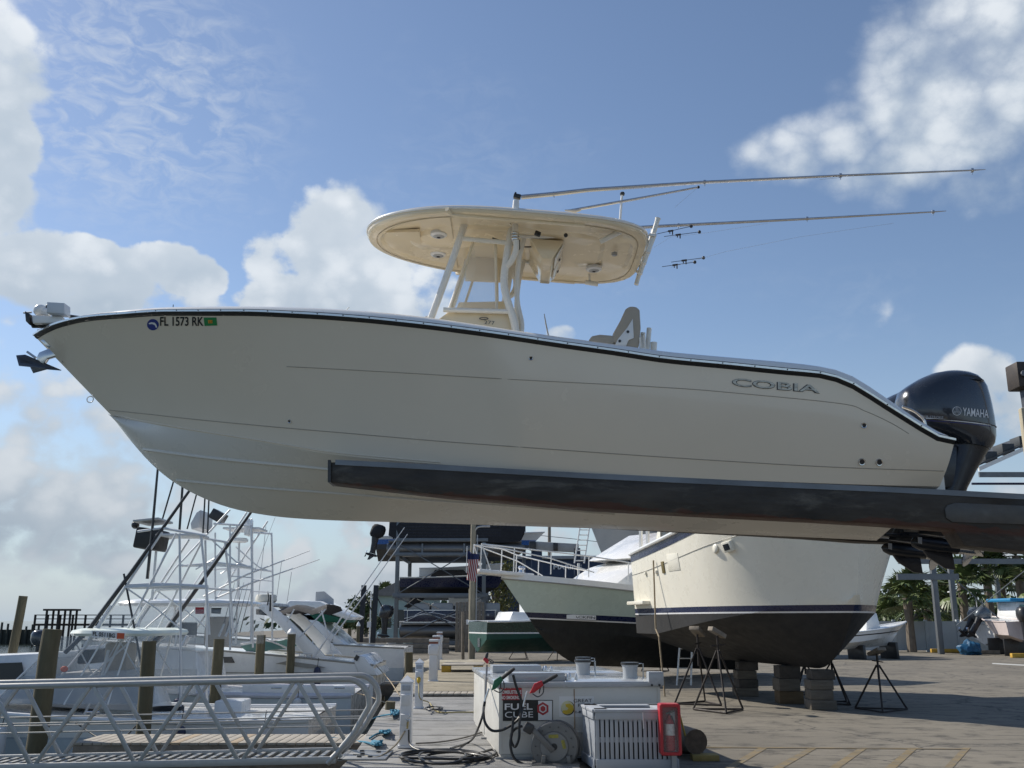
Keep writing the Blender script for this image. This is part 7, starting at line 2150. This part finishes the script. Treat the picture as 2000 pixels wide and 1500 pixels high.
# white hall far left of the rack behind the cruisers
# boat hoist gantry
ho = thing('boat_hoist', 'grey hoist beam on a navy column beyond the pale green boat', 'hoist', (3, 64, 0))
a, b = at(1045, 1066, 64), at(1130, 1071, 64)
MB().bar(a, b, .4, .55).build('beam', mat('hoist_grey', (.38, .38, .37), .55, var=.15), ho, bevel=.04)
c = at(1048, 1075, 64)
MB().span((c.x - .35, 63.8, 0), (c.x + .35, 64.2, c.z)).build('column', wallm, ho, bevel=.03)
MB().box(at(1040, 1066, 63.7), (.45, .4, .6)).build('winch', black_plastic, ho, bevel=.08)
MB().box(at(1085, 1068, 63.7), (.3, .2, .5)).build('trolley', black_plastic, ho, bevel=.03)
MB().span((b.x - .3, 63.8, 0), (b.x + .1, 64.2, b.z)).build('far_column', wallm, ho)
# grey hulled boat with ladder behind the pale green one
gy = thing('stored_sport_yacht', 'large pale grey hull with dark curved strake stored beyond the pale green boat', 'boat', tuple(at(1142, 1130, 56)))
gy.location.z = 3.2; ORG[gy.name] = gy.location.copy()
side, bot = param_hull(11, 3.8, (5.0, 4.6, 4.4), (2.0, 1.6), .8, 1.2, flare=.3, full=3)
hull_parts(gy, side, bot, (2.2,), ('hull', 'bottom'), (mat('pale_grey_hull', (.42, .43, .43), .35, var=.06, coat=.3), bottom_grey), rail=mat('brown_rub', (.08, .05, .04), .6), rail_r=.14)
aim(gy, (.97, .25))
MB().bar((3, 1.2, -3.2), (3, 1.2, .8), .3, .3).build('prop_post', wood_grey, gy, local=True)
MB().bar((8, 1.2, -3.2), (8, 1.2, 1.0), .3, .3).build('prop_post', wood_grey, gy, local=True)
lt = thing('tower_ladder', 'white tower ladder standing against the sky above the pale green boat', 'ladder', tuple(at(1125, 1115, 46)))
a, b = at(1122, 1100, 46), at(1134, 1020, 46)
lt.location = a; ORG[lt.name] = a.copy()
for dx in (0, .45):
    MB().tube([a + Vector((dx, 0, 0)), b + Vector((dx, 0, 0))], .035, 6).build('stile', gel_white, lt)
for k in range(8):
    p = a.lerp(b, (k + .5) / 8); MB().tube([p, p + Vector((.45, 0, 0))], .025, 6).build('rung', gel_white, lt)
MB().tube([a + Vector((.2, .3, -2.4)), a + Vector((.2, .1, 0))], .06, 6).build('support', gel_white, lt)

# ------------------------------------------------------------------ right side: fence, boats, rack posts, shed roof
vf = thing('vinyl_fence', 'pale vinyl panel fence behind the boats at right', 'fence', (26, 63, 0))
fence_m = mat('pale_vinyl', (.46, .50, .52), .5, var=.06, vs=1)
for k in range(7):
    x = 22.0 + k * 2.0
    MB().span((x - .09, 62.9, 0), (x + .09, 63.1, 1.95)).build('post', fence_m, vf, bevel=.015)
    MB().span((x + .1, 62.97, .08), (x + 1.9, 63.03, 1.75)).build('panel', fence_m, vf)
    MB().span((x + .1, 62.95, 1.75), (x + 1.9, 63.05, 1.85)).build('top_rail', fence_m, vf)
def yard_boat(px, py, Y, L, B, z0, aft, label, m=boat_white, hh=1.3, stripe=None, pitch=0.0):
    p = at(px, py, Y)
    r = thing('trailered_boat', label, 'boat', (p.x, p.y, z0), 'boats parked at the right of the yard')
    side, bot = param_hull(L, B, (hh * 1.2, hh, hh * .95), (.62, .42), .05, .7, cb=.86)
    if stripe: hull_parts(r, side, bot, (hh * .80, hh * .74), ('hull', 'stripe', 'lower_hull'), (m, stripe, m), rail=m, rail_r=.04)
    else: hull_parts(r, side, bot, (), ('hull',), (m,), rail=m, rail_r=.04)
    for f in (.3, .75):
        MB().span((L * f - .08, -B * .36, -z0), (L * f + .08, B * .36, .22)).build('bunk', black_plastic, r, local=True, bevel=.03)
    aim(r, aft, pitch)
    return r
sb = yard_boat(1772, 1212, 52, 4.4, 1.8, .7, (-.9, -.30), 'small white open boat with dark pinstripes right of the yacht bow', boat_white, .95, black_ink, R(4))
house(sb, [(1.9, .9), (2.0, 1.7), (2.6, 1.75), (2.8, .85)], .35, 'console', boat_white)
sb2 = yard_boat(2135, 1212, 60, 7.0, 2.4, .45, (-1, -.1), 'white boat with a bright blue canopy at the right edge', boat_white, 1.3)
house(sb2, [(2.3, 1.3), (2.6, 2.45), (5.3, 2.5), (5.5, 1.3)], 1.05, 'cabin', boat_white)
MB().span((1.9, -1.25, 2.52), (5.9, 1.25, 2.72)).build('blue_canopy', mat('bright_blue_canopy', (.01, .20, .42), .6, var=.1), sb2, local=True, bevel=.08)
for s in (1, -1):
    MB().prism([(2.9, s * 1.06, 1.65), (3.0, s * 1.02, 2.35), (4.0, s * 1.02, 2.35), (4.0, s * 1.06, 1.65)], (0, s * .02, 0)).build('window', mat('green_window', (.10, .20, .18), .1), sb2, local=True)
    MB().prism([(4.2, s * 1.06, 1.65), (4.2, s * 1.02, 2.35), (5.2, s * 1.02, 2.35), (5.3, s * 1.06, 1.65)], (0, s * .02, 0)).build('window', MATS['green_window'], sb2, local=True)
for dy in (-.4, .4):
    small_outboard(sb2, Vector((7.05, dy, 1.25)), 1.25, R(-38), mat('grey_cowl', (.11, .13, .15), .3, .2, coat=.5))
sb3 = yard_boat(1935, 1215, 60, 6.0, 2.3, .7, (-.15, -1), 'boat stern with twin black outboards beside the rack post', mat('faded_red_white', (.6, .52, .50), .4), 1.2)
for dy in (-.33, .33):
    small_outboard(sb3, Vector((6.05, dy, 1.15)), 1.25, R(0), black_plastic)
sb4 = yard_boat(1995, 1222, 69, 6.4, 2.2, .6, (-1, .12), 'white centre console boat parked behind the blue canopy boat', boat_white, 1.25, navy)
MB().span((2.3, -.9, 3.2), (4.4, .9, 3.3)).build('hardtop', boat_white, sb4, local=True, bevel=.04)
for (x, y) in ((2.6, -.6), (4.0, -.6), (2.6, .6), (4.0, .6)):
    MB().tube([(x, y, 1.2), (x, y * .9, 3.2)], .035, 6).build('hardtop_leg', tower_alu, sb4, local=True)
house(sb4, [(2.7, 1.2), (2.9, 2.2), (3.7, 2.2), (3.9, 1.2)], .45, 'console', boat_white)
small_outboard(sb4, Vector((6.45, 0, 1.2)), 1.2, R(-20), black_plastic)
g = at(1893, 1244, 57); tb = MB().ball((0, 0, 0), (.62, .45, .42), 26, 16)
tb.v = [Vector((g.x, g.y, .36)) + q * (1 + .16 * math.sin(q.x * 9 + q.z * 7) + .10 * math.sin(q.y * 17 - q.z * 13) + .06 * math.sin(q.x * 31)) for q in tb.v]
for q in tb.v: q.z = max(q.z, .01)
tag(tb.build('tarpaulin_bundle', mat('blue_tarp', (.01, .09, .19), .6, var=.35, vs=4, bump=.8, bs=6), angle=20), 'bundle of blue tarpaulin on the ground between the outboards at right', 'tarpaulin')
for k, (px, py, L, lab, m) in enumerate(((1858, 1275, 2.4, 'yellow painted kerb timber by the rack post', yb), (1915, 1278, 2.2, 'brown kerb timber next to the yellow one', wood_grey), (2005, 1285, 1.6, 'yellow kerb timber at the right edge of the yard', yb), (1745, 1268, 6.5, 'long dark keel beam lying by the small white boat', black_plastic), (1790, 1252, 3.0, 'dark bunk timber in front of the pale fence', black_plastic), (1960, 1262, 6.0, 'long white rail lying below the boats at right', white_paint))):
    g = ground(px, py); o = MB().box((g.x, g.y, .12), (L, .25, .22), (0, 0, random.uniform(-.05, .05))).build('kerb_timber', m, bevel=.02); tag(o, lab, 'timber')
rr_ = thing('storage_shed', 'open steel storage shed with white edged roof at far right', 'shed', (28, 60, 0))
for (px, yb_, Yp) in ((1838, 1272, 58.5), (1871, 1255, 64), (2120, 1280, 58.5), (1960, 1250, 80)):
    b = at(px, yb_, Yp); top = 7.9 if px < 1900 else 12.0
    MB().bar((b.x, Yp, 0), (b.x, Yp, top), .3, .3).build('post', rack_mat, rr_, bevel=.02)
b1 = at(1838, 1272, 58.5); b2 = at(1871, 1255, 64)
MB().bar((b1.x - 2, 58.5, 5.3), (b1.x + 12, 58.5, 5.3), .2, .3).build('beam', rack_mat, rr_)
MB().bar((b1.x - 2.2, 58.4, 4.4), (b1.x + 1.4, 58.4, 4.4), .25, .35).build('beam', rack_mat, rr_)
MB().tube([(b1.x + .2, 58.4, 5.2), (b1.x + 5, 58.4, .6)], .03, 5).build('tie_rod', rack_mat, rr_)
MB().tube([(b1.x + 6, 58.4, 5.2), (b1.x + 1, 58.4, 1.6)], .03, 5).build('tie_rod', rack_mat, rr_)
e0, e1 = at(1912, 912, 58), at(2010, 868, 58)
sl = (e1.z - e0.z) / (e1.x - e0.x)
MB().prism([(e0.x, 58, e0.z - .25), (e0.x, 58, e0.z), (e0.x + 9, 58, e0.z + 9 * sl), (e0.x + 9, 58, e0.z + 9 * sl - .25)], (0, .12, 0)).build('fascia', white_paint, rr_)
MB().prism([(e0.x - .1, 58.1, e0.z + .02), (e0.x - .1, 58.1, e0.z + .14), (e0.x + 9, 58.1, e0.z + .14 + 9.1 * sl), (e0.x + 9, 58.1, e0.z + .02 + 9.1 * sl)], (0, 22, 0)).build('roof_sheet', mat('dark_roof_sheet', (.06, .065, .07), .6, .3), rr_)
for k in range(5):
    x = e0.x + .6 + k * 1.1
    MB().span((x, 58.3, e0.z + .2 + (x - e0.x) * sl), (x + .75, 59.5, e0.z + .75 + (x - e0.x) * sl)).build('ridge_cap', MATS['dark_roof_sheet'], rr_, bevel=.03)
MB().bar((e0.x, 58.1, e0.z - .45), (e0.x + 9, 58.1, e0.z - .45), .15, .3).build('eaves_beam', rack_mat, rr_)
MB().tube([(e0.x - .5, 58.1, e0.z - 1.0), (e0.x + 9, 58.1, e0.z - 1.0)], .07, 6).build('tie_bar', navy, rr_)
for (x0, x1) in ((-.8, 2.2), (4.4, 1.4)):
    MB().tube([(e0.x + x0, 58.2, e0.z - 2.0), (e0.x + x1, 58.2, e0.z - 3.6)] if x0 < 0 else [(e0.x + x0, 58.2, e0.z - 1.6), (e0.x + x1, 58.2, e0.z - 3.6)], .025, 5).build('tie_rod', rack_mat, rr_)
MB().bar((e0.x + 4.2, 58.3, 0), (e0.x + 4.2, 58.3, e0.z + .6), .3, .3).build('post', rack_mat, rr_)

# ------------------------------------------------------------------ palms and broadleaf greenery
leaf_palm = mat('palm_leaf', (.10, .135, .045), .5, var=.45, vs=1.2)
leaf_palm2 = mat('palm_leaf_dry', (.11, .10, .045), .6, var=.4, vs=1.2)
trunk_mat = mat('palm_trunk', (.17, .14, .11), .9, var=.3, vs=5, bump=.6, bs=14, stretch=(1, 1, .6))
def palm_crown(seed, nf=34, L=1.7, droop=1.0, skirt=True):
    rg = random.Random(seed)
    mb = MB()
    for k in range(nf):
        az = rg.uniform(0, 2*math.pi); el = rg.uniform(-.6 if skirt else -.1, 1.35)
        d = Vector((math.cos(az)*math.cos(el), math.sin(az)*math.cos(el), math.sin(el)))
        st = L * rg.uniform(.35, .55)
        hub = d * st + Vector((0, 0, -.12 * droop))
        side_ = d.cross(Vector((0, 0, 1)))
        side_ = side_.normalized() if side_.length > .05 else Vector((1, 0, 0))
        up = side_.cross(d).normalized()
        mb.tube([Vector((0, 0, 0)), hub * .6 + Vector((0, 0, .05)), hub], .018, 4, caps=False)
        n = 15
        for j in range(n):
            a = (j / (n - 1) - .5) * 2.5
            v = (d * math.cos(a) + side_ * math.sin(a)).normalized()
            ln = L * rg.uniform(.42, .62) * (1 - .18 * abs(a))
            fold = up * (.10 * math.cos(a * 2))
            tip = hub + v * ln + Vector((0, 0, -.22 * droop * rg.uniform(.4, 1.5)))
            mid = hub + v * ln * .55 + fold * .6
            w = up.cross(v).normalized() * (.05 + .025 * rg.random())
            mb.add([hub, mid - w, tip, mid + w], [(0, 1, 2, 3)])
    return mb
CROWNS = [palm_crown(s) for s in (1, 2, 3)]
cr_mesh = [c.mesh('crown', smooth=False, weld=False, fix=False) for c in CROWNS]
for i, m_ in enumerate(cr_mesh):
    m_.materials.append(leaf_palm)
def palm(px, py, Y, s, label, k=0, lean=.0):
    top = at(px, py, Y)
    r = thing('palm_tree', label, 'palm', (top.x + lean, Y, 0), 'palms behind the yard')
    h_ = top.z
    P = [(lean * 0, 0, 0), (-lean * .4, 0, h_ * .5), (-lean, 0, h_)]
    MB().tube([Vector(p) for p in P], [.2 * s, .17 * s, .19 * s], 10).build('trunk', trunk_mat, r, local=True)
    c = bpy.data.objects.new('crown', cr_mesh[k % 3]); col.objects.link(c); c.parent = r
    c.location = (-lean, 0, h_); c.scale = (s, s, s); c.rotation_euler = (0, 0, k * 1.3)
    return r
palm(1772, 1168, 62, 1.45, 'bushy low palm right of the yacht bow', 0)
palm(1810, 1190, 68, 1.3, 'palm half behind the rack post at right', 1)
palm(1878, 1140, 66, 1.5, 'palm between the two rack posts at right', 2)
palm(1925, 1110, 72, 1.6, 'tall palm right of the shed posts', 0)
palm(1985, 1085, 70, 1.6, 'tall palm at the right edge above the blue canopy boat', 1)
palm(1955, 1135, 82, 1.5, 'palm deeper in the grove at right', 2)
palm(1840, 1175, 84, 1.5, 'palm at the back of the grove beside the post', 0)
palm(2030, 1130, 66, 1.5, 'palm leaning in from the right edge', 2)
palm(752, 1156, 190, 1.6, 'lone distant palm left of the rack', 1)
palm(1730, 1205, 75, 1.3, 'low palm peeking between yacht and small white boat', 2)
def leafy(px, py, Y, rx, ry, rz, label, m, n=2600, name='broadleaf_tree', cat='tree', trunk=True, seed=1, leaf=.12):
    rg = random.Random(seed); c = at(px, py, Y)
    r = thing(name, label, cat, (c.x, Y, 0))
    if trunk:
        MB().tube([(c.x, Y, 0), (c.x + .1, Y, c.z * .6), (c.x, Y, c.z)], [.25, .18, .08], 8).build('trunk', trunk_mat, r)
        for k in range(6):
            a = k * 1.05
            MB().tube([(c.x, Y, c.z * .6), (c.x + rx * .6 * math.cos(a), Y + ry * .6 * math.sin(a), c.z + rz * .3)], [.09, .03], 6).build('limb', trunk_mat, r)
    mb = MB()
    cl = []
    while len(cl) < 26:
        p = Vector((rg.uniform(-1, 1), rg.uniform(-1, 1), rg.uniform(-1, 1)))
        if p.length < 1: cl.append(p)
    for k in range(n):
        q = rg.choice(cl); o = Vector((rg.gauss(0, .17), rg.gauss(0, .17), rg.gauss(0, .15)))
        p = q * .85 + o
        P = c + Vector((p.x * rx, p.y * ry, p.z * rz))
        a = Vector((rg.uniform(-1, 1), rg.uniform(-1, 1), rg.uniform(-.4, 1))).normalized(); b = a.orthogonal().normalized(); b2 = a.cross(b)
        s = leaf * rg.uniform(.6, 1.5)
        mb.add([P - b * s, P + b2 * s * .5, P + b * s, P - b2 * s * .5], [(0, 1, 2, 3)])
    mb.build('crown', m, r, smooth=False, weld=False, fix=False)
    return r
leaf_g = mat('broad_leaf', (.055, .085, .025), .6, var=.5, vs=.9)
leaf_y = mat('yellow_green_leaf', (.11, .115, .03), .6, var=.4, vs=.9)
leafy(968, 1142, 80, 2.4, 2, 2.2, 'yellow green tree behind the pale green bow', leaf_y, 3200, seed=3)
leafy(712, 1219, 74, 1.7, .8, .7, 'clipped green hedge by the slip left of the rack', leaf_g, 2600, 'hedge', 'hedge', False, 5, .08)
leafy(716, 1190, 120, 2.5, 2, 2.2, 'dark tree behind the guide piles', leaf_g, 1500, seed=8, leaf=.2)
leafy(1795, 1222, 72, 4.5, 2, 1.1, 'dark undergrowth behind the pale fence', leaf_g, 3200, 'shrub_bank', 'shrubs', False, 9, .16)
leafy(1950, 1205, 90, 8, 2, 1.6, 'dark shrubs behind the boats at the right edge', leaf_g, 4200, 'shrub_bank', 'shrubs', False, 10, .2)
far_green = mat('far_tree_line', (.05, .07, .04), .8, var=.4, vs=.2)
leafy(1100, 1208, 240, 70, 8, 4, 'far line of trees along the horizon behind the yard', leaf_g, 6000, 'tree_line', 'trees', False, 12, .9)
leafy(1900, 1195, 200, 45, 8, 5, 'far trees beyond the right of the yard', leaf_g, 5000, 'tree_line', 'trees', False, 13, .8)

# ------------------------------------------------------------------ far pier with a shelter frame
fpier = thing('far_pier', 'long dark timber pier with an open shelter frame on the horizon', 'pier', tuple(at(120, 1225, 120)))
fpier.location.z = WZ; ORG[fpier.name] = fpier.location.copy()
pier_m = mat('dark_pier_timber', (.055, .042, .035), .9, var=.3)
xa, xb = at(72, 1215, 120).x, at(262, 1215, 120).x
zd = at(100, 1218, 120).z
MB().span((xa, 119.2, zd - .25), (xb, 120.8, zd)).build('deck', pier_m, fpier)
for zz in (.55, 1.0):
    MB().span((xa, 119.2, zd + zz - .05), (xb, 119.3, zd + zz + .05)).build('rail', pier_m, fpier)
    MB().span((xa, 120.7, zd + zz - .05), (xb, 120.8, zd + zz + .05)).build('rail', pier_m, fpier)
for x in np.arange(xa, xb, 1.5):
    MB().span((x, 119.15, WZ - .5), (x + .2, 119.35, zd + 1.05)).build('pier_post', pier_m, fpier)
gx0, gx1 = at(95, 1200, 118).x, at(141, 1200, 118).x; gt = at(118, 1193, 118).z
for x in (gx0, (gx0 + gx1) / 2, gx1):
    for y in (117.5, 119.2):
        MB().span((x - .1, y - .1, WZ - .5), (x + .1, y + .1, gt)).build('shelter_post', pier_m, fpier)
MB().span((gx0 - .4, 117.3, gt), (gx1 + .4, 119.4, gt + .22)).build('shelter_beam', pier_m, fpier)
jt = thing('breakwater_fence', 'low row of old pile stumps running along the water at far left', 'breakwater', tuple(at(20, 1220, 130)))
jt.location.z = WZ; ORG[jt.name] = jt.location.copy()
x0_ = at(-30, 1215, 130).x; x1_ = at(90, 1215, 130).x
MB().span((x0_, 130, WZ - .5), (x1_, 130.4, .75)).build('waling', mat('mossy_timber', (.05, .055, .045), .9, var=.3), jt)
for k, x in enumerate(np.arange(x0_, x1_, .8)):
    MB().cyl((x, 129.8, WZ - .5), (x, 129.8, .9 + random.uniform(0, .9)), .16, .14, 7).build('stump', MATS['mossy_timber'], jt)
